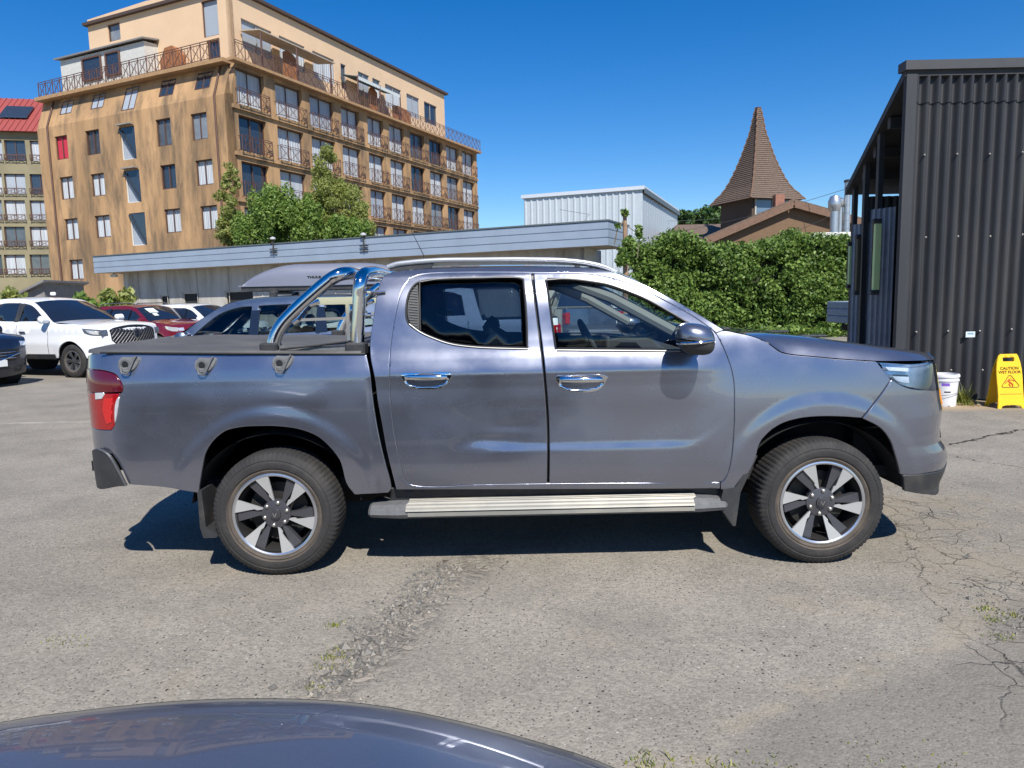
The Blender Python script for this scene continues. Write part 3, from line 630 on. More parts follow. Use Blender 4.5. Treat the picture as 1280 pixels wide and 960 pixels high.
# sunroom on the left terrace
ul0, ul1 = PL(176, 70, CN+nL*-HS, D2)[0], PL(71, 90, CN+nL*-HS, D2)[0]
W2 = lambda u, d, z: (*(CN-nL*(HS+.3+d)+D2*u), z)
m_ = MB(); zs = zt; ze = 18.0
P = [W2(ul0, 0, zs), W2(ul1, 0, zs), W2(ul1, 0, ze-.1), W2(ul0, 0, ze-.1), W2(ul0, 1.5, zs), W2(ul1, 1.5, zs), W2(ul1, 1.5, ze), W2(ul0, 1.5, ze)]
m_.add(P, [(0, 1, 2, 3), (4, 7, 6, 5), (0, 3, 7, 4), (1, 5, 6, 2)]); m_.build('sunroom_wall', mat('white_panel', (.55, .54, .50), .7, var=.12), fla)
m_ = MB(); m_.prism([(ul0-.2, -.25), (ul1+.3, -.25), (ul1+.3, 1.7), (ul0-.2, 1.7)], lambda a, b: W2(a, b, ze+.0+b*.18), (0, 0, .1)); m_.build('sunroom_roof', mat('grey_tin', (.20, .19, .18), .5, var=.1), fla)
for f0, f1 in ((.28, .44), (.50, .72)):
    a = ul0+(ul1-ul0)*f0; b = ul0+(ul1-ul0)*f1; o = obj('window', [W2(a, -.03, zs+.75), W2(b, -.03, zs+.75), W2(b, -.03, ze-.35), W2(a, -.03, ze-.35)], [(0, 1, 2, 3)], pane_m, fla)
    m_ = MB(); c = [W2(a, -.05, zs+.75), W2(b, -.05, zs+.75), W2(b, -.05, ze-.35), W2(a, -.05, ze-.35)]
    for j in range(4): m_.bar(c[j], c[(j+1) % 4], .1, .1)
    m_.build('frame', frame_m, o)
us = PL(204, 66, CN+nL*-HS, D2)[0]; m_ = MB(); m_.prism([(us-.85, 0), (us+.8, 0), (us+.8, .9), (us+.35, 1.7), (us-.3, 1.75), (us-.85, 1.2)], lambda a, z: W2(a, .1, zt+z), (*(-nL*.5), 0)); m_.build('wood_shed', mat('rust_wood', (0, 0, 0)), fla)
# body of the building behind the fronts (closes it from the sides)
m_ = MB(); m_.prism([(.5, .5), (uR-.05, .5), (uR-.05, uL-.1), (.5, uL-.1)], lambda a, b: (*(CN+D1*a+D2*b), 0), (0, 0, ztop-.3)); m_.build('core', stucco, fla)
# ================================================================ OLIVE FLATS AT THE LEFT
def olive():
    Y = 66.; C = np.array([-62., 62.]); e = AT(66, 300, 70.); D = np.array([1.0, .22]); D /= np.linalg.norm(D); C = np.array([e[0]-28*D[0]+1.5, 70-28*D[1]])
    r = root('apartment_building', 'olive grey block of flats with a red metal roof at the left edge', 'apartment building', (C[0], C[1], 0)); n = np.array([D[1], -D[0]]); n = n if n.dot(C) < 0 else -n
    wallm = mat('olive_render', (.24, .21, .13), .9, var=.15, vscale=.5, bump=.1)
    zt_ = PL(20, 164, C, D)[1]; ys = [188, 230, 263, 296, 331]; hs_ = []
    for y in ys:
        for a, b in ((-62, -30), (-24, 3), (-14+20, 32), (38, 62)):
            u0 = PL(a, y, C, D)[0]; u1 = PL(b, y, C, D)[0]; z = PL(10, y, C, D)[1]; hs_.append((u0, z-.95, u1, z+.95))
    hs_ = [h for h in hs_ if h[2]-h[0] > .3]
    ok = []
    for h in hs_:
        if all(h[0] > g[2]+.1 or h[2] < g[0]-.1 or abs(h[1]-g[1]) > .5 for g in ok): ok.append(h)
    flat('wall', [(0, 0), (30, 0), (30, zt_), (0, zt_)], [rect(h) for h in ok], C, D, wallm, r, depth=.3)
    for i, h in enumerate(ok):
        window(h, C, D, r, n, [1, 2, 0, 1, 0][i % 5], 1 if h[2]-h[0] < 2.5 else 2, .2); m_ = MB(); p = C+D*h[0]+n*.25; q = C+D*h[2]+n*.25; railing(m_, p, q, h[1], .55, n, w_=.04); m_.build('balcony_railing', rail_m, r)
    m_ = MB(); zr = zt_; f = lambda a, z, d: (*(C+D*a-n*d), z)
    m_.add([f(-1, zr-.1, -.6), f(30.4, zr-.1, -.6), f(30.4, zr+4.2, 5.0), f(-1, zr+4.2, 5.0), f(-1, zr-.1, 10.5), f(30.4, zr-.1, 10.5)], [(0, 1, 2, 3), (3, 2, 5, 4), (1, 5, 2), (0, 3, 4), (0, 4, 5, 1)])
    for i in range(63): a = -1+i*.5; m_.bar(f(a, zr-.05, -.6), f(a, zr+4.25, 5.0), .05, .05)
    m_.build('roof', mat('red_roof', (.30, .065, .055), .5, var=.1), r)
    m_ = MB(); a = PL(8, 135, C, D)[0]; P = [f(a-1.2, zr+1.5, 1.4), f(a+1.2, zr+1.5, 1.4), f(a+1.2, zr+3.0, 3.3), f(a-1.2, zr+3.0, 3.3)]; m_.prism([(0, 0)]*0 or [(a-1.2, 1.5), (a+1.2, 1.5), (a+1.2, 2.9), (a-1.2, 2.9)], lambda u, z: f(u, zr+z, 1.35*z-.85), (*(n*.0), .12)); m_.build('skylight', pane_m, r)
    m_ = MB(); m_.prism([(0, .3), (29.9, .3), (29.9, 9), (0, 9)], lambda a, b: (*(C+D*a-n*b), 0), (0, 0, zt_-.2)); m_.build('core', wallm, r)
olive()
def tinshed():
    Y = 30.; r = root('tin_shed', 'low grey tin-roofed lean-to between the shrubs and the orange wall', 'shed', (AT(40, 370, Y)[0], Y, 0)); c = AT(40, 352, Y); m_ = MB()
    x0 = AT(14, 360, Y)[0]; x1 = AT(64, 360, Y)[0]; zz = AT(60, 351, Y)[2]
    m_.prism([(x0, zz-.75), (x1-.1, zz-.05), (x1-.1, zz+.03), (x0, zz-.65)], lambda x, z: (x, Y-.3, z), (0, 3.2, 0)); m_.build('roof', mat('old_tin', (.22, .22, .23), .6, .3, var=.2, dirt=(.16, .1, .07)), r)
    m_ = MB(); m_.prism([(x0+.2, 0), (x1-.3, 0), (x1-.3, zz-.1), (x0+.2, zz-.72)], lambda x, z: (x, Y, z), (0, 2.8, 0)); m_.build('wall', mat('grey_board', (.20, .19, .18), .8, var=.2), r)
    w2 = root('block_wall', 'grey block wall standing beside the orange flats', 'wall', (AT(62, 380, Y)[0], Y+1, 0)); m_ = MB(); xx = AT(62, 380, Y+1)[0]; m_.box((xx+.1, Y+1, .95), (.75, .25, 1.9), bev=.02); m_.build('blocks', mat('block_grey', (.25, .24, .23), .9, var=.2, bump=.3), w2)
tinshed()
# ================================================================ LOW BUILDING
def lowb():
    A = AT(117, 332, 36.); B = AT(760, 292, 24.2); A2, B2 = A[:2], B[:2]; D = (B2-A2)/np.linalg.norm(B2-A2); L = np.linalg.norm(B2-A2); n = np.array([D[1], -D[0]])
    r = root('low_building', 'long low grey building with a ribbed blue-grey metal fascia', 'building', (A2[0], A2[1], 0)); fm = mat('blue_fascia', (.36, .42, .50), .45, .35, var=.07, vscale=1.2)
    zb, zt_ = 3.28, 4.1; ret = -n
    q = lambda u, d, z: (*(A2+D*u-n*d), z)
    m_ = MB(); hh = (zt_-zb)/3
    prof = []
    for k in range(3): z0 = zb+hh*k; prof += [(0.0, z0+.015), (0.0, z0+hh-.03), (.035, z0+hh-.012)]
    for (u0, d0, u1, d1) in ((0, 0, L, 0),):
        P = []
        for d, z in prof: P += [q(u0, d, z), q(u1, d, z)]
        m_.add(P, [(2*i, 2*i+1, 2*i+3, 2*i+2) for i in range(len(prof)-1)])
    P = []
    for d, z in prof: P += [q(L-d, .0, z), q(L-d, 2.3, z)]
    m_.add(P, [(2*i, 2*i+1, 2*i+3, 2*i+2) for i in range(len(prof)-1)]); P = []
    for d, z in prof: P += [q(d, .0, z), q(d, 5.5, z)]
    m_.add(P, [(2*i, 2*i+1, 2*i+3, 2*i+2) for i in range(len(prof)-1)]); m_.build('fascia', fm, r)
    m_ = MB(); m_.prism([(-.03, -.03), (L+.03, -.03), (L+.03, 2.4), (-.03, 2.4)], lambda a, b: q(a, b, zt_-.01), (0, 0, .05)); m_.build('roof', mat('dark_flashing', (.10, .12, .13), .5), r)
    m_ = MB(); m_.prism([(.05, .06), (L-.05, .06), (L-.05, 2.3), (.05, 2.3)], lambda a, b: q(a, b, zb+.02), (0, 0, .05)); m_.build('soffit', mat('soffit', (.40, .33, .24), .8, var=.15), r)
    C = A2-n*.9; cols = [((140, 374, 162, 382), 0), ((200, 369, 213, 384), 0), ((228, 366, 250, 386), 2), ((281, 364, 318, 386), 2), ((500, 340, 540, 362), 2)]; hl = [(pxr(c, C, D), k) for c, k in cols]
    hl = [((a, max(b, .4), c, d), k) for (a, b, c, d), k in hl if c-a > .2 and d-b > .2]
    wm = mat('grey_board_wall', (.46, .44, .40), .85, var=.14, vscale=1.2, stretch=(1, 1, .2), dirt=(.24, .21, .17), dscale=1)
    flat('front_wall', [(.9, 0), (L-1.2, 0), (L-1.2, zb+.03), (.9, zb+.03)], [rect(h) for h, _ in hl], C, D, wm, r, depth=.12)
    for h, k in hl: window(h, C, D, r, n, k, 0, .08, mat('pale_frame', (.42, .39, .33), .6))
    m_ = MB(); m_.bar(q(.9, .885, .95), q(L*.35, .885, .95), .035, 1.1, up=(0, 0, 1)); m_.build('white_band', mat('white_paint', (.62, .61, .58), .7, var=.06), r)
    for k in range(12): u = 2+k*(L-4)/11; m_ = MB(); m_.bar(q(u, .885, 1.52), q(u, .885, zb), .03, .03); m_.build('batten', wm, r)
    Ce = q(L-1.2, .9, 0); m_ = MB(); m_.prism([(0, 0), (1.9, 0), (1.9, zb+.02), (0, zb+.02)], lambda a, z: q(L-1.2, .9+a, z), (*(-D*.12), 0)); m_.build('end_wall', mat('white_paint', (0, 0, 0)), r)
    for a0, z0, w_, h_, mm in ((.7, 2.05, .8, .75, 'dark'), (.5, 1.35, .4, .09, 'p'), (.5, 1.55, .4, .09, 'p')):
        m_ = MB(); m_.prism([(a0, z0), (a0+w_, z0), (a0+w_, z0+h_), (a0, z0+h_)], lambda a, z: q(L-1.2, .9+a, z), (*(D*.05), 0)); m_.build('window' if mm == 'dark' else 'louvre', pane_m if mm == 'dark' else mat('white_paint', (0, 0, 0)), r)
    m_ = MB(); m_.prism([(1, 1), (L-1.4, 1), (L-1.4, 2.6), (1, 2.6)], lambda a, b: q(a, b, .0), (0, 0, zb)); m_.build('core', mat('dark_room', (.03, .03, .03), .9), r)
    c = q(.7, .55, zb-.12); o = MB(); o.box(c, (.28, .22, .16), bev=.02); o.box((c[0], c[1], c[2]+.1), (.06, .06, .1)); o.build('floodlight', mat('white_paint', (0, 0, 0)), r)
    # small aerials fixed to the fascia
    for px, py, nm in ((343, 312, 'left'), (456, 308, 'right')):
        t = PL(px, py, A2, D)[0]; p = A2+D*t+n*.06; zz = PL(px, py, A2, D)[1]
        a = root('aerial_bracket', 'small black aerial with short crossbars on the grey fascia, %s' % ('above the roof box' if nm == 'left' else 'above the chrome roll bar'), 'aerial', (p[0], p[1], zz)); m_ = MB(); m_.bar((*p, zz-.2), (*p, zz+.4), .05, .05)
        for dz in (-.14, .02): m_.bar((*(p-D*.2), zz+dz), (*(p+D*.2), zz+dz), .04, .04)
        m_.build('mast', mat('black_iron', (.03, .03, .03), .6), a); m_ = MB(); m_.lathe([(0.001, 0), (.12, .03), (.12, .09), (.001, .14)], (*p, zz+.4), n=10); m_.build('cap', mat('grey_cap', (.5, .5, .5), .5), a, True)
    # ivy post at its end
    P0 = AT(781, 370, 23.2); a = root('ivy_post', 'rusty post wrapped in ivy at the end of the low building', 'post', (P0[0], 23.2, 0)); m_ = MB(); tp = AT(781, 262, 23.2); m_.tube([(P0[0], 23.2, 0), (P0[0]+.03, 23.2, 2.2), (tp[0], 23.2, tp[2])], [.1, .09, .06], 8); m_.build('pole', mat('rusty_pole', (.30, .19, .12), .9, var=.3), a, True)
    m_ = MB(); m_.tube([(tp[0], 23.2, tp[2]-.3), (tp[0]-.25, 23.1, tp[2]-.6), (tp[0]-.35, 23.1, tp[2]-1.1)], .02, 5); m_.tube([(tp[0]+.05, 23.2, tp[2]-.5), (tp[0]+.5, 23.3, tp[2]-.8), (tp[0]+.4, 23.2, 2.8)], .015, 5); m_.build('vine', bark, a)
    cl = [((tp[0]+rng.normal(0, .1), 23.15, tp[2]-.1), (.14,)*3), ((tp[0]-.25, 23.1, tp[2]-.5), (.1,)*3), ((tp[0]+rng.normal(0, .1), 23.1, 3.0), (.28,)*3), ((tp[0]-.1, 23.05, 2.75), (.25,)*3), ((tp[0]+.1, 23.1, 3.3), (.2,)*3), ((tp[0]+.45, 23.2, tp[2]-.7), (.14, .1, .25))]
    o = quickmesh('leaves', clumps(cl, 700, .09, .6), 4, L_ivy, tuple(a.location)); o.parent = a; o.location = (0, 0, 0)
lowb()
# ================================================================ WAREHOUSE
def warehouse():
    C = np.array([8.24, 45.]); E = np.array([.8, 47.9]); D = (C-E)/np.linalg.norm(C-E); G = np.array([.363, .93]); G /= np.linalg.norm(G); zt_ = 8.2
    C = AT(803, 238, 45.)[:2]; E = AT(655, 252, 47.9)[:2]; D = (C-E)/np.linalg.norm(C-E); G = np.array([-D[1], D[0]]); L = np.linalg.norm(C-E); W = 14.
    r = root('warehouse', 'pale blue-grey corrugated metal warehouse behind the low building', 'warehouse', (E[0], E[1], 0)); wm = mat('pale_cladding', (.50, .55, .58), .5, .2, var=.04)
    m_ = MB()
    def ribs(P0, Dr, Ln, step, dep, nrm):
        V = []; k = int(Ln/step)
        for i in range(k):
            for t, d in ((0, 0), (.12, dep), (.3, dep), (.42, 0)): p = P0+Dr*(i+t)*step+nrm*d; V += [(*p, 0), (*p, zt_)]
        p = P0+Dr*Ln; V += [(*p, 0), (*p, zt_)]; m_.add(V, [(2*i, 2*i+2, 2*i+3, 2*i+1) for i in range(len(V)//2-1)])
    ribs(E, D, L, .42, .05, -G); m_.build('front_wall', wm, r); m_ = MB(); ribs(C, G, W, .8, .015, D); m_.build('end_wall', wm, r)
    m_ = MB(); m_.prism([(-.15, -.15), (L+.15, -.15), (L+.15, W), (-.15, W)], lambda a, b: (*(E+D*a+G*b), zt_-.12), (0, 0, .22)); m_.build('roof', mat('pale_trim', (.62, .66, .70), .4, .2), r)
    m_ = MB(); m_.bar((*(C+D*.17-G*.1), zt_-.2), (*(C+D*.17+G*W), zt_-.2), .06, .3); m_.build('gutter', mat('dark_flashing', (0, 0, 0)), r)
    m_ = MB(); m_.prism([(.1, .1), (L-.1, .1), (L-.1, W-.05), (.1, W-.05)], lambda a, b: (*(E+D*a+G*b), 0), (0, 0, zt_-.2)); m_.build('core', wm, r)
warehouse()
# ================================================================ CHURCH
def church():
    Y = 42.; sc = 890/Y; c = AT(963, 250, Y); cx, cy = c[0], Y+2.4; r = root('church', 'brown shingled church with a flared pointed spire', 'church', (cx, cy, 0))
    sh = mat('shingle', (.135, .095, .07), .85, var=.3, vscale=7, bump=.4, bscale=14, stretch=(1, 1, 2.2)); zt_ = AT(965, 134, Y)[2]; ze = AT(963, 249, cy)[2]; sc = 890/cy
    ys = [(134, 2.5), (150, 5.5), (165, 8), (180, 12.5), (195, 17), (210, 22.5), (225, 29), (236, 35), (243, 41), (249, 47), (253, 50)]
    m_ = MB(); a0 = math.radians(20); V = []
    def ring(hw, z): return [(cx+hw*1.414*math.cos(a0+math.pi/4+i*math.pi/2), cy+hw*1.414*math.sin(a0+math.pi/4+i*math.pi/2)*1.0, z) for i in range(4)]
    Z = np.array([AT(963, y, cy)[2] for y, _ in ys]); HW = np.array([h/sc/1.28*1.0 for _, h in ys])
    zz = np.linspace(Z[0], Z[-1], 46); hw = np.interp(-zz, -Z, HW); R = []
    for i, z in enumerate(zz): R.append(ring(hw[i]+.025, z)); R.append(ring(hw[i]+(-.012), z-.001)) if i < len(zz)-1 else None
    P = [p for q in R for p in q]; m_.add(P, [(4*i+k, 4*i+(k+1) % 4, 4*i+4+(k+1) % 4, 4*i+4+k) for i in range(len(R)-1) for k in range(4)]+[tuple(range(4))]+[tuple(range(len(P)-4, len(P)))]); o = m_.build('spire', sh, r)
    m_ = MB(); n_ = 34
    for k in range(4):
        Pp = [R[i][k] for i in range(0, len(R), 3)]; m_.tube(Pp, .05, 5)
    m_.build('hip_trim', mat('rust_trim', (.17, .10, .065), .8, var=.2), o)
    for i in range(0):
        f = rng.power(2.5); z = Z[0]-(1-f)*1.6 if i < 40 else Z[0]-rng.uniform(2.2, 4.2); h_ = np.interp(-z, -Z, HW); k = rng.integers(0, 2)+2; A_ = np.array(ring(h_+.05, z)[k]); B_ = np.array(ring(h_+.05, z)[(k+1) % 4]); p = A_+(B_-A_)*rng.uniform(.1, .9); m_.box(p, (.07, .07, .045))
    hb = 38/sc/1.28; m_ = MB(); P = ring(hb, 0)+ring(hb, ze+.1); m_.add(P, [(k, (k+1) % 4, 4+(k+1) % 4, 4+k) for k in range(4)]); m_.build('tower_wall', mat('dark_brown_wall', (.09, .06, .042), .8), r)
    A_ = np.array(ring(hb+.04, 0)[2]); B_ = np.array(ring(hb+.04, 0)[3]); zw0, zw1 = ze-1.15, ze-.12
    for f0, f1 in ((.08, .48), (.52, .92)):
        a = A_+(B_-A_)*f0; b = A_+(B_-A_)*f1; o = obj('window', [(a[0], a[1], zw0), (b[0], b[1], zw0), (b[0], b[1], zw1), (a[0], a[1], zw1)], [(0, 1, 2, 3)], mat('sky_glass', (.12, .18, .25), .05, spec=1), r); m_ = MB()
        for p, q in (((a, zw0), (b, zw0)), ((a, zw1), (b, zw1)), ((a, zw0), (a, zw1)), ((b, zw0), (b, zw1))): m_.bar((p[0][0], p[0][1]-.02, p[1]), (q[0][0], q[0][1]-.02, q[1]), .09, .09)
        m_.build('frame', mat('pale_frame', (0, 0, 0)), o)
    # gabled nave in front
    Yg = 38.; f = lambda px, py: AT(px, py, Yg); ap = f(992, 252); lf = f(880, 300); rt = f(1043, 265); rt2 = f(1075, 275); dd = (1.5, 9.0, 0)
    m_ = MB(); m_.prism([(lf[0], lf[2]), (ap[0], ap[2]-.02), (rt[0], rt[2]), (rt2[0]+1, rt2[2]-.3), (rt2[0]+1, 0), (lf[0], 0)], lambda x, z: (x, Yg+.35, z), dd); m_.build('nave_wall', mat('brown_render', (.17, .105, .06), .9, var=.08), r)
    m_ = MB()
    for a, b in ((lf, ap), (ap, rt2+np.array([1, 0, -.3]))):
        dz = np.array([0, 0, .16]); P = [a, b, b+dz, a+dz]; m_.add(P+[p+np.array(dd) for p in P], [(0, 1, 2, 3), (4, 7, 6, 5), (0, 4, 5, 1), (3, 2, 6, 7), (1, 5, 6, 2), (0, 3, 7, 4)])
    m_.build('nave_roof', sh, r); m_ = MB()
    for a, b in ((lf, ap), (ap, rt2+np.array([1, 0, -.3]))): m_.bar(a+np.array([0, -.05, -.12]), b+np.array([0, -.05, -.12]), .06, .34)
    m_.build('bargeboard', mat('rust_trim', (0, 0, 0)), r)
    m_ = MB(); e = AT(958, 254, 41); m_.box((AT(973, 252, 41)[0], 41.0, AT(973, 254, 41)[2]), (.5, .5, .9)); m_.build('chimney', mat('brick_small', (.28, .13, .09), .9, var=.2), r)
    # brown roof at left
    h = root('house', 'low house with a brown shingle roof left of the church', 'house', (AT(880, 290, 48)[0], 48, 0)); m_ = MB(); P = [AT(838, 300, 46), AT(925, 300, 46), AT(918, 277, 50), AT(846, 281, 50)]; P[1] = np.array([P[1][0]+1, P[1][1], P[0][2]]); P[2][2] = P[3][2]
    bk = [p+np.array([0, 8, 0]) for p in P[:2]]; V = [P[0], P[1], P[2], P[3], bk[1], bk[0]]; m_.add(V, [(0, 1, 2, 3), (3, 2, 4, 5), (1, 4, 2), (0, 3, 5), (0, 5, 4, 1)]); m_.build('roof', sh, h)
    m_ = MB(); z0 = P[0][2]; m_.box(((P[0][0]+P[1][0])/2, 50, z0/2-.02), (P[1][0]-P[0][0]-.6, 7.2, z0-.04)); m_.build('wall', mat('brown_render', (0, 0, 0)), h)
    # metal flues
    fm = mat('galvanised', (.55, .56, .57), .35, .8, var=.08)
    Yf = 33.
    for (px, ytop, rpx, lab) in ((1057.5, 228, 3.6, 'tall straight silver flue pipe beside the dark shed'), (1042, 249, 6, 'short silver duct with a rounded cowl left of the tall flue')):
        b = AT(px, 300, Yf); t = AT(px, ytop, Yf); a = root('flue_pipe', lab, 'flue', (b[0], Yf, 0)); m_ = MB(); rr = rpx*Yf/890
        m_.tube([(b[0], Yf, 0), (b[0], Yf, t[2]-(0 if rpx < 5 else .2))], rr*(1 if rpx < 5 else .8), 16); m_.build('pipe', fm, a, True); m_ = MB()
        if rpx < 5:
            m_.lathe([(rr*1.25, 0), (rr*1.25, .1), (.01, .14)], (b[0], Yf, t[2]), n=16); m_.build('cap', mat('black_iron', (0, 0, 0)), a); m_ = MB()
            for i in range(8): m_.lathe([(rr*1.05, 0), (rr*1.08, .04), (rr*1.05, .08)], (b[0], Yf, t[2]-.35*i-.3), n=16)
            m_.build('clamp', fm, a, True)
        else:
            m_.lathe([(rr*.8, -.25), (rr*1.25, -.05), (rr*1.3, .2), (rr*.9, .42), (.01, .5)], (b[0], Yf, t[2]-.3), n=18); m_.build('cowl', fm, a, True)
            m_ = MB(); m_.tube([(b[0]+.35, Yf+.2, 0), (b[0]+.35, Yf+.2, t[2]-.25)], rr*.6, 14); m_.lathe([(rr*.6, 0), (rr*.95, .1), (rr*.9, .35), (.01, .45)], (b[0]+.35, Yf+.2, t[2]-.35), n=16); m_.build('side_pipe', fm, a, True)
    m_ = MB(); a = AT(1018, 291, 31); b = AT(1062, 288, 31); rr = root('low_wall', 'pale capped wall just visible above the hedge under the flues', 'wall', (a[0], 31, 0)); m_.box(((a[0]+b[0])/2+.6, 31, a[2]/2), (b[0]-a[0]+1.4, .2, a[2]), bev=.02); m_.build('wall_panel', mat('white_paint', (0, 0, 0)), rr)
church()
# overhead wires
for a, b, sag in (((1055, 237, 36), (700, 300, 60), .8), ((1055, 262, 36), (800, 345, 45), .5), ((700, 262, 44), (900, 273, 60), .4)):
    A = AT(*a); B = AT(*b); P = [A+(B-A)*t-np.array([0, 0, sag*4*t*(1-t)]) for t in np.linspace(0, 1, 14)]
    m_ = MB(); m_.tube(P, .012, 4); o = m_.build('overhead_wire', mat('wire', (.10, .10, .10), .6), origin=tuple(A)); tag(o, {1055: 'thin wire running left from the metal flue', 700: 'thin wire crossing in front of the pale warehouse'}[a[0]] if a[1] != 262 or a[0] == 700 else 'lower thin wire sloping from the dark shed over the hedge', 'wire')
# ================================================================ DARK SHED
def corr(P0, D, L, z0, zf, pitch, amp, nrm, res=8):
    V = []; k = int(L/pitch*res)
    for i in range(k+1):
        u = i*pitch/res; sn = math.sin(2*math.pi*i/res); p = P0+D*u+nrm*amp*(sn if sn > 0 else -abs(sn)**.7); zt_ = zf(u) if callable(zf) else zf; V += [(*p, z0), (*p, zt_)]
    return V, [(2*i, 2*i+2, 2*i+3, 2*i+1) for i in range(k)]
def shed():
    Yw = 10.0; x0 = AT(1119, 460, Yw)[0]; ztop = AT(1200, 95, Yw)[2]; r = root('corrugated_shed', 'tall dark shed clad in black corrugated sheets', 'shed', (x0, Yw, 0)); L = 7.5
    dk = mat('black_cladding', (.027, .029, .034), .6, var=.25, vscale=1.2, dirt=(.050, .049, .047), dscale=2.2, stretch=(1, 1, .15), bump=.15, bscale=25); D = np.array([1.0, 0]); nv = np.array([0, -1.0])
    V, Fc = corr(np.array([x0+.08, Yw]), D, L, .03, ztop, .148, .042, nv, 12); m_ = MB(); m_.add(V, Fc); zj = AT(1200, 128, Yw)[2]
    o = m_.build('front_cladding', dk, r, True)
    V, Fc = corr(np.array([x0+.08, Yw-.012]), D, L, zj, ztop, .148, .042, nv, 12); m_ = MB(); m_.add(V, Fc); m_.build('top_sheet', dk, r, True)
    m_ = MB(); m_.box((x0+.03, Yw-.02, ztop/2+.02), (.14, .08, ztop+.02)); m_.build('corner_trim', dk, r)
    m_ = MB(); m_.box((x0+L/2+.02, Yw+.0, ztop+.13), (L+.2, .2, .12)); m_.build('roof_edge', mat('black_trim', (.05, .05, .052), .5, var=.1), r)
    m_ = MB()
    for z, o_ in ((1.0, .0), (2.3, .07), (3.4, .0), (.45, .07)):
        for i in range(16): m_.lathe([(.016, 0), (.016, .008), (.006, .014)], (x0+.25+i*.444+o_+.0, Yw-.044, z+.02*math.sin(i*3)), (0, -1, 0), 6)
    m_.build('screws', mat('screw', (.2, .19, .18), .5, .6), o)
    m_ = MB(); c = AT(1213, 418, Yw-.04); m_.box(c, (.13, .004, .08)); oo = m_.build('sticker', mat('sticker', (.55, .62, .66), .5), r); m_ = MB(); m_.box(c+np.array([0, -.004, .012]), (.08, .002, .02)); m_.build('sticker_mark', mat('sticker_blue', (.2, .35, .45), .5), oo)
    # lean-to roof falling to the back, open left side
    zb = 3.55; yb = 13.6; xb = AT(1067, 300, yb)[0]; m_ = MB(); th = .12
    P = [(x0-.06, Yw-.05, ztop+.12), (x0+L, Yw-.05, ztop+.12), (x0+L, yb+.3, zb-.02), (xb-.05, yb+.3, zb-.02)]; m_.add(P+[(a, b, c-th) for a, b, c in P], [(0, 1, 2, 3), (7, 6, 5, 4), (0, 4, 5, 1), (1, 5, 6, 2), (2, 6, 7, 3), (3, 7, 4, 0)]); m_.build('roof', mat('roof_under', (.035, .035, .037), .7, var=.2), r)
    m_ = MB()
    for t in (.28, .55, .8): y = Yw+(yb-Yw)*t; x = x0+(xb-x0)*t; z = ztop+(zb-ztop)*t; m_.bar((x, y, z-.12), (x0+L, y, z-.12), .08, .16)
    m_.build('purlin', mat('black_trim', (0, 0, 0)), r)
    for t in (.42, .72, 1.0):
        y = Yw+(yb-Yw)*t; x = x0+(xb-x0)*t; z = ztop+(zb-ztop)*t; m_ = MB(); m_.bar((x, y, 0), (x, y, z+.1), .08, .08, up=(0, 1, 0)); m_.build('post', mat('black_trim', (0, 0, 0)), r)
    m_ = MB(); V, Fc = corr(np.array([xb+.2, yb+.1]), D, L-1, 0, zb-.2, .148, .022, nv); m_.add(V, Fc); V, Fc = corr(np.array([x0+L-.1, Yw]), np.array([0, 1.0]), yb-Yw, 0, 3.4, .148, .022, np.array([1.0, 0])); m_.add(V, Fc); m_.build('rear_cladding', dk, r)
    gv = mat('grey_cladding', (.26, .28, .32), .4, .4, var=.12)
    for (xa, xc, ya, yb_, Y1) in ((1089, 1121, 262, 440, 11.3), (1066, 1089, 281, 430, 12.9)):
        a = AT(xa, ya, Y1); b = AT(xc, ya, Y1-.35); Dd = (b-a)[:2]; l = np.linalg.norm(Dd); Dd /= l; m_ = MB(); V, Fc = corr(a[:2], Dd, l, .05, a[2], .085, .024, np.array([-Dd[1], Dd[0]]), 8); m_.add(V, Fc); m_.build('side_cladding', gv, r, True)
shed()
for px0, px1, y0, y1, Y, c, lab in ((1096, 0, 279, 363, 10.95, (.62, .75, .34), 'pale green fluorescent tube light nearest the shed corner'), (1072.5, 0, 298, 364, 12.2, (.10, .085, .05), 'dark unlit tube light between the two pale green ones'), (1063, 0, 307, 356, 13.2, (.62, .75, .36), 'pale green fluorescent tube light farthest along the shed side')):
    t = AT(px0, y0, Y); b = AT(px0, y1, Y); w_ = 9*Y/890 if Y < 11 else 5.5*Y/890; r = root('tube_light', lab, 'tube light', (t[0], Y, b[2])); m_ = MB(); m_.box(((t[0]+b[0])/2, Y, (t[2]+b[2])/2), (w_, .05, t[2]-b[2]), bev=.012); m_.build('diffuser', mat('tube%d' % px0, c, .4), r)
    m_ = MB()
    for z in (t[2]+.03, b[2]-.03): m_.box((t[0], Y, z), (w_*1.2, .07, .07), bev=.01)
    m_.box(((t[0]+b[0])/2+.01, Y+.04, (t[2]+b[2])/2), (w_*1.25, .025, t[2]-b[2])); m_.build('holder', mat('black_trim', (0, 0, 0)), r)
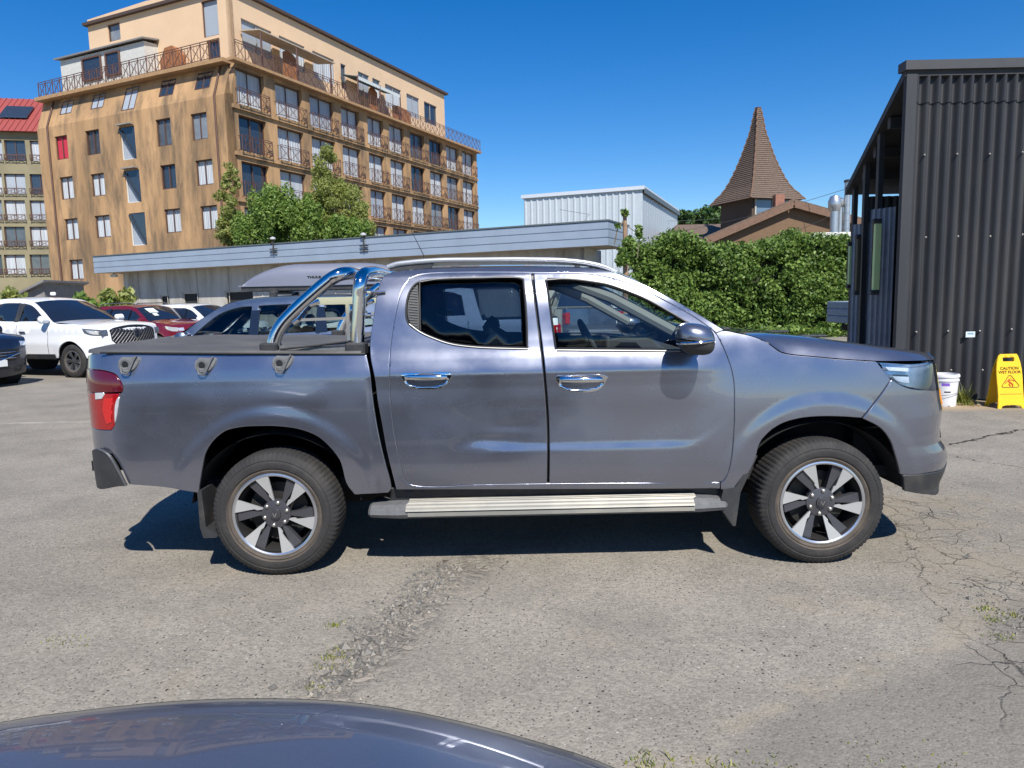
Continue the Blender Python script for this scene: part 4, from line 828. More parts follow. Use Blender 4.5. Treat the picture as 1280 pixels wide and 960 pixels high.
# ================================================================ VEHICLE MATERIALS
def paint(name, col, metal=.6, rough=.38, flake=.06, coat=1.0):
    m = bpy.data.materials.new(name); m.use_nodes = True; nt = m.node_tree; b = nt.nodes['Principled BSDF']
    b.inputs['Metallic'].default_value = metal; b.inputs['Coat Weight'].default_value = coat; b.inputs['Coat Roughness'].default_value = .025
    tc = nt.nodes.new('ShaderNodeTexCoord'); v = nt.nodes.new('ShaderNodeTexVoronoi'); v.inputs['Scale'].default_value = 900; nt.links.new(tc.outputs['Object'], v.inputs['Vector'])
    r = nt.nodes.new('ShaderNodeMapRange'); r.inputs[3].default_value = 1-flake; r.inputs[4].default_value = 1+flake; sc = nt.nodes.new('ShaderNodeSeparateColor'); nt.links.new(v.outputs[1], sc.inputs[0]); nt.links.new(sc.outputs[0], r.inputs[0])
    mx = nt.nodes.new('ShaderNodeVectorMath'); mx.operation = 'SCALE'; mx.inputs[0].default_value = col; nt.links.new(r.outputs[0], mx.inputs['Scale']); nt.links.new(mx.outputs[0], b.inputs['Base Color'])
    n = nt.nodes.new('ShaderNodeTexNoise'); n.inputs['Scale'].default_value = 3.5; n.inputs['Detail'].default_value = 7; nt.links.new(tc.outputs['Object'], n.inputs['Vector'])
    r2 = nt.nodes.new('ShaderNodeMapRange'); r2.inputs[1].default_value = .35; r2.inputs[2].default_value = .75; r2.inputs[3].default_value = rough-.05; r2.inputs[4].default_value = rough+.1; nt.links.new(n.outputs[0], r2.inputs[0]); nt.links.new(r2.outputs[0], b.inputs['Roughness'])
    n2 = nt.nodes.new('ShaderNodeTexNoise'); n2.inputs['Scale'].default_value = 2.2; n2.inputs['Detail'].default_value = 2; nt.links.new(tc.outputs['Object'], n2.inputs['Vector'])
    bp = nt.nodes.new('ShaderNodeBump'); bp.inputs['Strength'].default_value = .05; bp.inputs['Distance'].default_value = .012; nt.links.new(n2.outputs[0], bp.inputs['Height']); nt.links.new(bp.outputs[0], b.inputs['Coat Normal'])
    MT[name] = m; return m
P_main = paint('slate_paint', (.235, .248, .300), .84, .26)
P_white = paint('white_paint_car', (.78, .79, .80), 0, .35, .01); P_red = paint('red_paint', (.22, .008, .018), .4, .35); P_silver = paint('silver_blue_paint', (.10, .13, .19), .75, .33); P_navy = paint('navy_paint', (.012, .016, .035), .3, .3); P_fg = paint('deep_blue_paint', (.16, .18, .235), .7, .36, coat=.55)
chrome = mat('chrome', (.75, .76, .78), .06, 1.0, var=.02); steel = mat('polished_steel', (.66, .67, .69), .09, 1.0, var=.03, vscale=9); alum = mat('machined_alloy', (.62, .63, .66), .28, .9, var=.05); darkal = mat('dark_alloy', (.10, .10, .112), .4, .6, var=.1)
def rubber():
    m = mat('tyre_rubber', (.024, .023, .023), .8, var=.22, vscale=14, dirt=(.05, .045, .038), dscale=5, bump=.25, bscale=90); return m
rub = rubber(); rub2 = mat('tyre_dusty', (.085, .070, .056), .9, var=.25, vscale=12, bump=.15, bscale=70); plast = mat('black_plastic', (.028, .029, .031), .55, var=.15, vscale=20, bump=.08, bscale=200, dirt=(.06, .056, .05), dscale=7); gplast = mat('grey_plastic', (.115, .118, .12), .6, var=.2, vscale=25, bump=.1, bscale=150); under = mat('underbody', (.012, .012, .012), .9)
chromed = mat('worn_trim', (.17, .17, .17), .42, .6, var=.1); seal = mat('rubber_seal', (.010, .010, .011), .55); redl = mat('lamp_red', (.30, .001, .003), .12, coat=1, var=.05, spec=.6); redd = mat('lamp_dark_red', (.085, .001, .006), .12, coat=1, var=.05); amber = mat('lamp_amber', (.65, .22, .02), .2)
lampw = mat('lamp_clear', (.72, .74, .76), .12, .5, var=.12, vscale=40); g_dark = glassmat('tinted_glass', (.23, .30, .38), 1.1); g_clear = glassmat('clear_glass', (.76, .84, .84), 1.2); g_lens = glassmat('lens_glass', (.85, .9, .95), 1.6); g_car = mat('dark_car_glass', (.012, .016, .024), .03, var=.1, spec=1.0, coat=.3)
lampd = mat('lamp_dark', (.16, .17, .19), .15, .5, var=.3, vscale=20); seatm = mat('seat_cloth', (.05, .05, .055), .85, var=.15, bump=.1); cream = mat('cream_lining', (.24, .23, .21), .8)
# ================================================================ WHEEL
def wheel(parent, c, R, rr, wd, side, detail=2, local=False, phase=0., caprim=None):
    """side: -1 outer face looks to -y, +1 to +y"""
    c = np.array(c, float); ax = np.array([0, float(side), 0]); n = 240 if detail > 1 else 40
    rot = lambda r, a, h: (c[0]+r*math.cos(a), c[1]+side*h, c[2]+r*math.sin(a))
    m_ = MB(); m_.lathe([(rr-.02, -.012), (rr-.03, -.05), (rr-.035, -wd+.03)], c, ax, 48, close=True); m_.lathe([(.001, -.10), (rr*.72, -.10), (rr*.72, -.13), (rr-.03, -.16), (rr-.03, -wd+.02)], c, ax, 40, close=True); w_ = m_.build('wheel', mat('wheel_barrel', (.05, .048, .046), .5, .6, var=.2), parent, True, local)
    prof = [(rr-.004, -.02), (rr+.012, -.006), (rr+.022, -.002), (rr+.030, -.006), (rr+.036, .004), (rr+.065, .010), (R-.055, .006), (R-.050, .002), (R-.045, .004), (R-.028, -.004), (R-.012, -.014), (R-.004, -.032), (R, -.06), (R, -wd+.075), (R-.003, -wd+.045), (R-.03, -wd+.01), (rr, -wd+.02)]
    V = []; 
    for i, (r, h) in enumerate(prof):
        for k in range(n):
            a = 2*math.pi*k/n; d = 0
            if detail > 1 and i in (9, 10, 11) and (k % 3) == 0: d = .006
            if detail > 1 and i in (12, 13, 14) and (k % 3) == 0: d = .004
            V.append(rot(r-d, a, h))
    Fc = [(i*n+k, i*n+(k+1) % n, (i+1)*n+(k+1) % n, (i+1)*n+k) for i in range(len(prof)-1) for k in range(n)]
    t = MB(); t.add(V, Fc); t.M = [1 if f < 4*n else 0 for f in range(len(t.F))]
    if detail > 1:
        for gr in (-.10, -.135, -.17): t.lathe([(R+.0005, gr), (R+.0005, gr-.008)], c, ax, 80, close=True)
    t.build('tyre', [rub, rub2], w_, True, local)
    q = MB(); q.lathe([(rr-.014, -.03), (rr-.012, -.008), (rr-.004, -.004), (rr+.004, -.006), (rr+.004, -.02)], c, ax, 72, close=True); rim = q.build('rim', alum, w_, True, local)
    def blade(m, a0, a1, ain, rin, rout, h0, h1, th, jog=True):
        A = lambda d: math.radians(d+phase); mid = (rin+rout)*.5
        pts = [(rin, ain), (rout, a0), (rout, (2*a0+a1)/3), (rout, (a0+2*a1)/3), (rout, a1), (rout*.60, a1-(8.5 if jog else 2)), (rout*.53, a1-(11 if jog else 3)), (rout*.47, a1-(9 if jog else 4)), (rin*1.08, ain+(7 if jog else 14))]
        T = []; B_ = []
        for r, a in pts:
            f = (r-rin)/(rout-rin); h = h0+(h1-h0)*f; aa = A(a); T.append(rot(r, aa, h)); B_.append(rot(r, aa, h-th))
        k = len(T); F_ = [list(range(k)), list(range(k, 2*k))[::-1]]+[(i, (i+1) % k, k+(i+1) % k, k+i) for i in range(k)]
        m.add(T+B_, F_)
    b1 = MB(); b2 = MB()
    for s in range(6):
        o = 60*s; s_ = 1 if side < 0 else -1
        blade(b2, o+58, o+75, o+54, .06*rr/.245, rr-.008, -.040, -.022, .035, False)
        blade(b1, o+41.5, o+61, o+39, .08*rr/.245, rr-.006, -.030, -.008, .012)
    if side > 0:
        pass
    b2.build('spoke_back', darkal, rim, False, local); b1.build('spoke_face', mat('machined_face', (.46, .46, .45), .38, .35, var=.06) if caprim is None else caprim, rim, False, local)
    h = MB(); h.lathe([(.085*rr/.245, -.06), (.085*rr/.245, -.032), (.05*rr/.245, -.026), (.032, -.024), (.03, -.012), (.001, -.010)], c, ax, 28, close=True); hb = h.build('hub', darkal, w_, True, local)
    if detail > 1:
        e = MB(); e.lathe([(.022, -.010), (.022, -.006), (.001, -.005)], c, ax, 20, close=True); e.build('hub_cap', mat('dark_cap', (.09, .09, .1), .3, .6), hb, True, local)
        e = MB(); 
        for sx in (-1, 1): e.bar(rot(.0, 0, -.0045)+np.array([sx*.0, 0, -.012]), rot(0, 0, -.0045)+np.array([sx*.011, 0, .011]), .004, .003, up=(0, 1, 0))
        e.build('emblem', chrome, hb, False, local)
        for s in range(6):
            a = math.radians(60*s+22+phase); e = MB(); p = np.array(rot(.068, a, -.03)); e.lathe([(.011, -.01), (.011, .010), (.006, .014), (.001, .015)], p, ax, 8, close=True); e.build('lug_nut', mat('lug_nut', (.45, .42, .37), .35, .8), hb, True, local)
    return w_
# ================================================================ GENERIC PARKED CAR (local, nose to +x)
def arch(x, R, zb, n=14):
    """points of a wheel arch going from the front foot to the rear foot (decreasing x)"""
    a0 = math.asin(max(-1, min(1, (zb-R[1])/R[0]))); return [(x+R[0]*math.cos(a), R[1]+R[0]*math.sin(a)) for a in np.linspace(a0, math.pi-a0, n)]
def car(name, label, cat, loc, rz, sp, pm, group=None):
    r = root(name, label, cat, loc, rz, group); W = sp['W']; kz = np.array(sp['prof']); F0, F1, R0, R1 = sp['ends']; bow = sp.get('bow', .13); L = dict(local=True)
    def wf(x, z):
        w_ = np.interp(z, kz[:, 0], kz[:, 1])*W; t = np.clip((x-F0)/(F1-F0), 0, 1); u = np.clip((R0-x)/(R0-R1), 0, 1)
        fl = sum(.03*sstep(.62, .46, np.hypot(x-a, z-.38)) for a in sp['axles']); return (w_+fl)*(1-t**3)**.4*(1-u**4)**.3
    PS = lambda Q, d=0: np.stack([Q[:, 0], -(wf(Q[:, 0], Q[:, 1])+d), Q[:, 1]], 1)
    top = sp['top']; zb = sp['zb']; fr = sp['axles'][0]; re = sp['axles'][1]; Ra = (sp['R']+.055, sp['R']+.02)
    bottom = arch(re, Ra, zb)[::-1]+arch(fr, Ra, zb)[::-1]; bottom = [p for p in bottom]
    outl = [top_p for seg in top for top_p in seg[1][:-1]]+[top[-1][1][-1]]; outl = outl+bottom
    wins = sp['windows']
    kw = dict(step=.09, band=.006, flange=.03, estep=.07)
    for sgn in (1, -1):
        f = (lambda Q: PS(Q)) if sgn == 1 else (lambda Q: PS(Q)*np.array([1, -1, 1]))
        panel('body_side', outl, wins, f, (0, -sgn, 0), pm, r, local=True, **kw)
        for wv in wins:
            g = (lambda Q: PS(Q, -.012)) if sgn == 1 else (lambda Q: PS(Q, -.012)*np.array([1, -1, 1]))
            panel('window', [tuple(p) for p in offset(np.array(wv), -.012)], [], g, (0, -sgn, 0), sp.get('glass', g_car), r, local=True, step=.15, band=0, flange=0, rnd=0)
    for nm, path, crown, mm in top:
        V = []; Nn = []; ns = 13; P_ = spline(path, .12, False); t = np.gradient(P_, axis=0); t /= np.linalg.norm(t, axis=1)[:, None]+1e-9; nrm = np.stack([t[:, 1], -t[:, 0]], 1)
        if nrm[:, 1].mean() < 0 and nm not in ('front_fascia', 'tailgate'): nrm = -nrm
        if nm == 'front_fascia' and nrm[:, 0].mean() < 0: nrm = -nrm
        if nm == 'tailgate' and nrm[:, 0].mean() > 0: nrm = -nrm
        for (x, z), q in zip(P_, nrm):
            hw = float(wf(np.array(x), np.array(z)))
            for s in np.linspace(-1, 1, ns): k = (1-abs(s)**2.2)*crown; V.append((x+q[0]*k, s*hw, z+q[1]*k))
        Fc = [(i*ns+j, i*ns+j+1, (i+1)*ns+j+1, (i+1)*ns+j) for i in range(len(P_)-1) for j in range(ns-1)]
        obj(nm, V, Fc, pm if mm is None else mm, r, smooth=True, local=True)
    # floor so that no light passes through, black sills
    m_ = MB(); m_.box(((F1+R1)/2, 0, zb+.12), (F1-R1-.5, W*1.3, .2)); m_.build('underbody', under, r, local=True)
    for a in sp['axles']:
        for s in (-1, 1):
            wheel(r, (a, s*(W-.02), sp['R']), sp['R'], sp['rim'], .22, s, 1, True, caprim=sp.get('rimm'))
            q = MB(); q.lathe([(Ra[0]+.02, -.02), (Ra[0]+.02, -.3), (.1, -.3)], (a, s*(W-.03), Ra[1]), (0, s, 0), 24, close=True); q.build('wheel_liner', under, r, True, local=True)
    def fx(y, z):
        fp = [p for p in top if p[0] == 'front_fascia'][0]; P_ = np.array(fp[1]); o = np.argsort(P_[:, 1]); x = np.interp(z, P_[o, 1], P_[o, 0]); hw = wf(x, z); return x+fp[2]*(1-np.clip(np.abs(y)/hw, 0, 1)**2.2)
    def fpatch(nm, poly, mm, d=.006, par=None, th=.0, **k):
        f = lambda Q: np.stack([fx(Q[:, 0], Q[:, 1])+d, Q[:, 0], Q[:, 1]], 1); return panel(nm, poly, k.pop('holes', []), f, (1, 0, 0), mm, par or r, local=True, step=.08, band=.003, flange=.012, rnd=.002, **k)
    def spatch(nm, poly, mm, d=.004, sgn=1, par=None, **k):
        f = (lambda Q: PS(Q, d)) if sgn == 1 else (lambda Q: PS(Q, d)*np.array([1, -1, 1])); return panel(nm, poly, [], f, (0, -sgn, 0), mm, par or r, local=True, step=.08, band=.003, flange=.01, rnd=.001, **k)
    def seam(nm, pts, wd=.006, mm=None):
        for sgn in (1, -1):
            P_ = spline(pts, .06, False); X = PS(P_, .0006)*np.array([1, sgn, 1]); m_ = MB(); m_.tube(X, wd, 4); m_.build(nm, mm or seal, r, local=True)
    sp['detail'](r, sp, fx, fpatch, spatch, seam, wf, PS); return r
def mirrors(r, x, z, w_, pm):
    for s in (-1, 1):
        m_ = MB(); m_.tube([(x+.05, s*(w_-.04), z), (x+.07, s*(w_+.0), z+.02), (x+.08, s*(w_+.02), z+.03), (x+.08, s*(w_+.17), z+.035), (x+.08, s*(w_+.2), z+.035)], [.02, .03, .08, .085, .04], 12); o = m_.build('mirror', pm, r, True, local=True)
        m_ = MB(); m_.box((x-.005, s*(w_+.1), z+.035), (.02, .15, .11), bev=.02); m_.build('mirror_glass', chrome, o, local=True)
def dt_pickup(r, sp, fx, fpatch, spatch, seam, wf, PS):
    pm = P_white; mirrors(r, .95, 1.3, .92, pm)
    gr = [(-.62, 1.07), (-.52, 1.12), (.52, 1.12), (.62, 1.07), (.60, .84), (.50, .74), (-.50, .74), (-.60, .84)]
    g = fpatch('grille', gr, mat('grille_black', (.012, .012, .013), .4), .010)
    m_ = MB()
    for i in range(-9, 10):
        for s in (-1, 1):
            P_ = []
            for t in np.linspace(0, 1, 9):
                y = i*.085+s*(t-.5)*.30; z = .76+t*.33
                if inside(np.array(gr), np.array([[y, z]]))[0]: P_.append((float(fx(y, z))+.018, y, z))
            if len(P_) > 1: m_.tube(P_, .006, 4)
    m_.build('grille_mesh', darkal, g, local=True)
    x = float(fx(0, .95)); m_ = MB(); m_.prism([(0, .15), (.10, .10), (.08, -.05), (0, -.14), (-.08, -.05), (-.10, .10)], lambda a, b: (x+.02, a, .95+b), (.02, 0, 0)); e = m_.build('emblem', chrome, g, local=True)
    m_ = MB(); m_.prism([(0, .11), (.07, .07), (.055, -.04), (0, -.10), (-.055, -.04), (-.07, .07)], lambda a, b: (x+.041, a, .95+b), (.004, 0, 0)); m_.prism([(-.02, .06), (.03, .05), (.035, -.01), (.0, -.06), (-.01, 0)], lambda a, b: (x+.046, a, .95+b), (.004, 0, 0)); m_.build('emblem_field', P_navy, e, local=True)
    for s in (1, -1):
        o = fpatch('headlight', [(s*.66, 1.09), (s*.66, .95), (s*.80, .93), (s*.84, 1.08)] if s > 0 else [(s*.66, 1.09), (s*.84, 1.08), (s*.80, .93), (s*.66, .95)], lampd, .008)
        spatch('headlight', [(2.49, 1.09), (2.10, 1.13), (2.16, 1.02), (2.32, .965), (2.50, .95)], lampd, .006, s); spatch('headlight_inner', [(2.45, 1.06), (2.20, 1.09), (2.24, 1.04), (2.36, .99), (2.46, .98)], lampw, .012, s)
        fpatch('fog_slot', [(s*.80, .70), (s*.45, .68), (s*.45, .655), (s*.80, .665)] if s < 0 else [(s*.45, .68), (s*.80, .70), (s*.80, .665), (s*.45, .655)], plast, .006)
    fpatch('bumper_lower', [(-.80, .60), (-.45, .56), (.45, .56), (.80, .60), (.80, .43), (-.80, .43)], plast, .008)
    for xx in (1.0, -.02, -1.05): seam('door_seam', [(xx+.02, 1.22), (xx+.02, 1.0), (xx, .7), (xx-.02 if xx > .5 else xx, .50)])
    seam('door_seam', [(1.0, .50), (-.9, .50)])
    for s in (1, -1):
        spatch('door_handle', [(.12, 1.07), (.32, 1.07), (.31, 1.035), (.13, 1.035)], chrome, .03, s); spatch('door_handle', [(-.86, 1.07), (-.66, 1.07), (-.67, 1.035), (-.85, 1.035)], chrome, .03, s)
        spatch('sill_trim', [(1.2, .54), (-.95, .54), (-.95, .42), (1.2, .42)], plast, .006, s); spatch('pillar_cover', [(.07, 1.71), (-.09, 1.735), (-.12, 1.29), (.02, 1.29)], plast, .004, s)
        spatch('tail_light', [(-2.46, 1.12), (-2.62, 1.12), (-2.63, .80), (-2.5, .80)], redl, .006, s)
        m_ = MB(); m_.box((-2.60, s*.80, .97), (.06, .16, .34), bev=.02); m_.build('tail_light', redl, r, local=True)
    m_ = MB(); m_.box((-2.66, 0, .52), (.14, 1.6, .16), bev=.03); m_.build('rear_bumper', chromed, r, local=True)
    m_ = MB(); m_.box((.1, 0, 1.95), (.16, .06, .08), bev=.02); m_.build('roof_fin', P_white, r, local=True)
pick_top = [('front_fascia', [(2.46, .42), (2.52, .58), (2.53, .80), (2.52, 1.0), (2.47, 1.12)], .14, None), ('hood', [(2.47, 1.12), (2.36, 1.17), (1.9, 1.22), (1.18, 1.27)], .045, None),
            ('windshield', [(1.18, 1.27), (.72, 1.56), (.38, 1.74)], .06, g_car), ('roof', [(.38, 1.74), (.2, 1.80), (-.3, 1.84), (-.9, 1.82), (-1.12, 1.76)], .035, None), ('rear_glass', [(-1.12, 1.76), (-1.25, 1.30)], .02, g_car),
            ('bed_cover', [(-1.25, 1.30), (-1.28, 1.23), (-2.58, 1.24)], .01, plast), ('tailgate', [(-2.58, 1.24), (-2.60, 1.0), (-2.60, .62), (-2.5, .45)], .05, None)]
SP_PICK = dict(W=.95, prof=[(.3, .90), (.5, .965), (.75, 1.0), (.95, .985), (1.1, .99), (1.22, .95), (1.30, .92), (1.84, .70)], ends=(1.9, 2.72, -2.3, -2.68), top=pick_top, zb=.45, axles=(1.72, -1.5), R=.385, rim=.225, rimm=mat('alloy_dull', (.30, .30, .31), .35, .8),
               windows=[[(.92, 1.30), (.34, 1.66), (.02, 1.73), (0.0, 1.30)], [(-.06, 1.30), (-.06, 1.735), (-.75, 1.72), (-.92, 1.66), (-.98, 1.32)]], detail=dt_pickup)
def dt_suv(r, sp, fx, fpatch, spatch, seam, wf, PS):
    pm = sp['pm']; mirrors(r, .72, 1.12, .90, pm)
    gz = sp.get('grz', .72); g = fpatch('grille', [(-.50, gz+.12), (.50, gz+.12), (.42, gz-.12), (-.42, gz-.12)], mat('grille_black', (0, 0, 0)), .008)
    m_ = MB()
    for z in (gz-.06, gz, gz+.06): m_.tube([(float(fx(y, z))+.014, y, z) for y in np.linspace(-.42, .42, 9)], .008, 5)
    m_.tube([(float(fx(y, gz-.12+abs(y)*.3))+.018, y, gz-.12+abs(y)*.3) for y in np.linspace(-.52, .52, 13)], .014, 6); m_.build('grille_bar', chrome, g, local=True)
    x = float(fx(0, gz+.02)); m_ = MB(); m_.lathe([(.001, .0), (.06, 0), (.07, .01), (.06, .02), (.001, .02)], (x+.01, 0, gz+.02), (1, 0, 0), 18, close=True); m_.build('emblem', chrome, g, True, local=True)
    F = sp['nose']
    for s in (1, -1):
        spatch('headlight', [(F-.02, .93), (F-.42, .985), (F-.38, .90), (F-.2, .83), (F-.02, .82)], lampw, .006, s); q = fpatch('headlight', [(s*.60, .93), (s*.60, .84), (s*.74, .83), (s*.76, .92)], lampw, .008)
        spatch('sill_trim', [(1.0, .36), (-1.0, .36), (-1.0, .27), (1.0, .27)], plast, .008, s)
        for k in (0, 1): spatch('door_handle', [(-.04-k*.92, .96), (.16-k*.92, .97), (.15-k*.92, .94), (-.03-k*.92, .93)], pm, .025, s)
        spatch('pillar_cover', [(-.03, 1.14), (-.03, 1.50), (-.15, 1.51), (-.16, 1.15)], g_car, .003, s); spatch('pillar_cover', [(-.94, 1.18), (-.94, 1.54), (-1.04, 1.535), (-1.11, 1.19)], g_car, .003, s)
        spatch('tail_light', [(-2.0, 1.08), (-2.18, 1.05), (-2.19, .92), (-1.9, .96)], redl, .006, s)
        if sp.get('rail', 1) == 0: continue
        m_ = MB(); m_.tube([(.1, s*.62, 1.64), (-.1, s*.62, 1.70), (-1.3, s*.62, 1.70), (-1.5, s*.62, 1.63)], .018, 6); m_.build('roof_rail', chromed if sp.get('rail', 1) else pm, r, True, local=True)
    fpatch('air_intake', [(-.62, .46), (.62, .46), (.55, .30), (-.55, .30)], plast, .008)
    seam('door_seam', [(.88, 1.05), (.92, .8), (.86, .32)]); seam('door_seam', [(-.10, 1.08), (-.12, .7), (-.14, .32)]); seam('door_seam', [(-1.05, 1.08), (-1.06, .85), (-.95, .55)]); seam('door_seam', [(.86, .32), (-.9, .32)])
    seam('window_trim', [(.72, 1.10), (-.3, 1.125), (-1.75, 1.17)], .009, chrome if sp.get('chr', 1) else seal)
def suvspec(pm, **k):
    top = [('front_fascia', [(2.05, .27), (2.10, .40), (2.12, .60), (2.10, .80), (2.04, .93)], .15, None), ('hood', [(2.04, .93), (1.9, 1.0), (1.4, 1.08), (.95, 1.13)], .05, None), ('windshield', [(.95, 1.13), (.5, 1.38), (.18, 1.54)], .06, g_car),
           ('roof', [(.18, 1.54), (-.1, 1.60), (-.8, 1.63), (-1.5, 1.60), (-1.85, 1.54)], .035, None), ('rear_glass', [(-1.85, 1.54), (-2.05, 1.15)], .04, g_car), ('tailgate', [(-2.05, 1.15), (-2.12, .95), (-2.16, .6), (-2.1, .32)], .07, None)]
    d = dict(W=.90, prof=[(.2, .90), (.4, .97), (.65, 1.0), (.85, .99), (1.0, .985), (1.1, .95), (1.18, .92), (1.62, .68)], ends=(1.5, 2.30, -1.75, -2.25), top=top, zb=.27, axles=(1.33, -1.33), R=.35, rim=.22, nose=2.08,
             windows=[[(.70, 1.13), (.22, 1.42), (-.05, 1.50), (-.08, 1.15)], [(-.14, 1.15), (-.13, 1.51), (-.95, 1.53), (-1.02, 1.19)], [(-1.10, 1.19), (-1.03, 1.525), (-1.45, 1.49), (-1.72, 1.24)]], detail=dt_suv, pm=pm)
    d.update(k); return d
# ---- white pickup, front right wheel at the traced ground point
def place(gx, gy, ax, w_, h):
    """root location so that the wheel at local (ax, -w) stands on (gx, gy) with heading h"""
    c, s = math.cos(h), math.sin(h); return (gx-(ax*c+w_*s), gy-(ax*s-w_*c), 0)
hd = math.radians(-20); g = GR(90, 473); SP_PICK['pm'] = P_white
car('parked_pickup', 'white double-cab pickup with a dark mesh grille parked left of the grey pickup', 'pickup truck', place(g[0], g[1]+.1, 1.72, .92, hd), hd, SP_PICK, P_white)
p = AT(236, 400, 20.5); hd = math.radians(-24); c = (p[0]-2.0*math.cos(hd), 20.5-2.0*math.sin(hd), 0)
p = AT(233, 400, 21.5); c = (p[0]-2.0*math.cos(hd), 21.5-2.0*math.sin(hd), 0); rs = suvspec(P_red); car('parked_car', 'dark red SUV with white papers in the windscreen behind the white pickup', 'car', (c[0]-.1, c[1]+.9, 0), hd, rs, P_red)
# papers in the windscreen
def on_car(rt, pts, name, m, lab, cat):
    r_ = bpy.data.objects[rt.name]; ca, sa = math.cos(r_.rotation_euler.z), math.sin(r_.rotation_euler.z); V = [(r_.location.x+x*ca-y*sa, r_.location.y+x*sa+y*ca, z) for x, y, z in pts]
    V = V+[(a, b, c_-.004) for a, b, c_ in V]; o = obj(name, V, [(0, 1, 2, 3), (7, 6, 5, 4), (0, 4, 5, 1), (1, 5, 6, 2), (2, 6, 7, 3), (3, 7, 4, 0)], m, origin=V[0]); return tag(o, lab, cat)
red = [o for o in bpy.data.objects if o.name == 'parked_car'][0]
def ws(x, z0=1.13, z1=1.54): return z0+(0.95-x)/(.95-.18)*(z1-z0)
paper = mat('paper', (.62, .70, .66), .7, var=.05)
for (x0, x1, y0, y1, lab) in ((.36, .60, -.50, -.18, 'large white paper behind the windscreen of the red SUV'), (.66, .78, -.48, -.32, 'small white paper low in the windscreen of the red SUV')):
    on_car(red, [(x0, y0, ws(x0)+.085), (x0, y1, ws(x0)+.095), (x1, y1, ws(x1)+.085), (x1, y0, ws(x1)+.08)], 'paper_sheet', paper, lab, 'paper')
p = AT(300, 400, 23.5); hd = math.radians(-20); car('parked_car', 'white SUV with a black roof line behind the red SUV', 'car', (p[0]-1.5, 24.2, 0), hd, suvspec(P_white, rail=0), P_white)
p = AT(-24, 440, 14.3); hd = math.radians(-22); c = (p[0]-2.0*math.cos(hd)-.0, 14.5-1.9*math.sin(hd), 0); nv = car('parked_car', 'black-blue car cut off by the left edge with only its nose in view', 'car', c, hd, suvspec(P_navy, grz=.66), P_navy)
def plate(rt, x, z, txt, w_=.4):
    r_ = rt; cu = bpy.data.curves.new('plate_text', 'FONT'); cu.body = txt; cu.size = .10; cu.extrude = .001; cu.align_x = 'CENTER'; cu.align_y = 'CENTER'; tmp = bpy.data.objects.new('t', cu); S.collection.objects.link(tmp)
    dg = bpy.context.evaluated_depsgraph_get(); me = bpy.data.meshes.new_from_object(tmp.evaluated_get(dg)); bpy.data.objects.remove(tmp)
    m_ = MB(); m_.box((x, 0, z), (.012, w_, .13), bev=.004); pl = m_.build('number_plate', mat('plate_white', (.7, .7, .68), .5), r_, local=True)
    V = [(x+.0085+v.co.z, v.co.x, z+v.co.y) for v in me.vertices]; obj('plate_number', V, [list(q.vertices) for q in me.polygons], mat('plate_black', (.02, .02, .02), .5), pl, local=True)
plate(nv, 2.29, .50, '3')
# ---- silver-blue wagon with a roof box, nose to the left
SUVX = -3.62; Yb = 10.6
top_e = [('front_fascia', [(2.05, .27), (2.10, .40), (2.12, .60), (2.10, .80), (2.04, .93)], .15, None), ('hood', [(2.04, .93), (1.9, 1.01), (1.4, 1.10), (1.0, 1.15)], .05, None), ('windshield', [(1.0, 1.15), (.62, 1.42), (.36, 1.58)], .06, g_car),
         ('roof', [(.36, 1.58), (.1, 1.65), (-.8, 1.69), (-1.5, 1.67), (-1.9, 1.60)], .02, None), ('rear_glass', [(-1.9, 1.60), (-2.08, 1.18)], .04, g_car), ('tailgate', [(-2.08, 1.18), (-2.14, .95), (-2.16, .6), (-2.1, .32)], .07, None)]
sv = car('parked_car', 'silver-blue estate car with a roof box standing right behind the pickup bed', 'car', (SUVX, Yb, 0), math.pi, suvspec(P_silver, rail=0, top=top_e, glass=glassmat('estate_glass', (.5, .58, .58), 1.2), windows=[[(.78, 1.15), (.40, 1.47), (.10, 1.56), (-.03, 1.56), (-.06, 1.17)], [(-.14, 1.17), (-.12, 1.57), (-.95, 1.59), (-1.02, 1.20)], [(-1.10, 1.20), (-1.03, 1.585), (-1.55, 1.56), (-1.78, 1.26)]]), P_silver)
def in_car(rt):
    m_ = MB()
    for s in (-.36, .36):
        m_.box((-.25, s, .62), (.5, .5, .2), bev=.05); m_.box((-.52, s, .95), (.14, .48, .6), bev=.05); m_.box((-.55, s, 1.33), (.1, .26, .18), bev=.04)
    m_.box((-1.45, 0, .85), (.16, 1.3, .6), bev=.05); m_.build('seats', seatm, rt, local=True); m_ = MB(); m_.box((.68, 0, .98), (.4, 1.5, .2), bev=.06); m_.build('dashboard', seatm, rt, local=True)
    q = MB(); a = np.linspace(0, 2*math.pi, 25); q.tube([(.40-.06*math.sin(t), .36+.18*math.cos(t), 1.08+.17*math.sin(t)) for t in a], .014, 6); q.build('steering_wheel', plast, rt, True, local=True)
in_car(sv)
bx = root('roof_box', 'long grey roof box carried on the silver-blue estate car', 'roof box', (-3.0, Yb, 1.78)); bl = 1.12; xc = -2.72
V = []; ns = 20; st = []
for t in np.linspace(0, 1, 26):
    x = xc-bl+2*bl*t; e = min(1, (t/.42))**.55 if t < .42 else (1-((t-.42)/.58)**3*.35); hw = .40*(1-abs(2*t-1)**4*.35); zt_ = .05+.27*math.sin(min(1, t/.36)*math.pi/2)**.75*(1-max(0, (t-.75)/.25)**2*.35)
    st.append((x, hw, zt_))
for x, hw, h in st:
    for k in range(ns+1): a = math.pi*k/ns; cc, ss = math.cos(a), math.sin(a); V.append((x, Yb-hw*math.copysign(abs(cc)**.45, cc), 1.83+h*abs(ss)**.5))
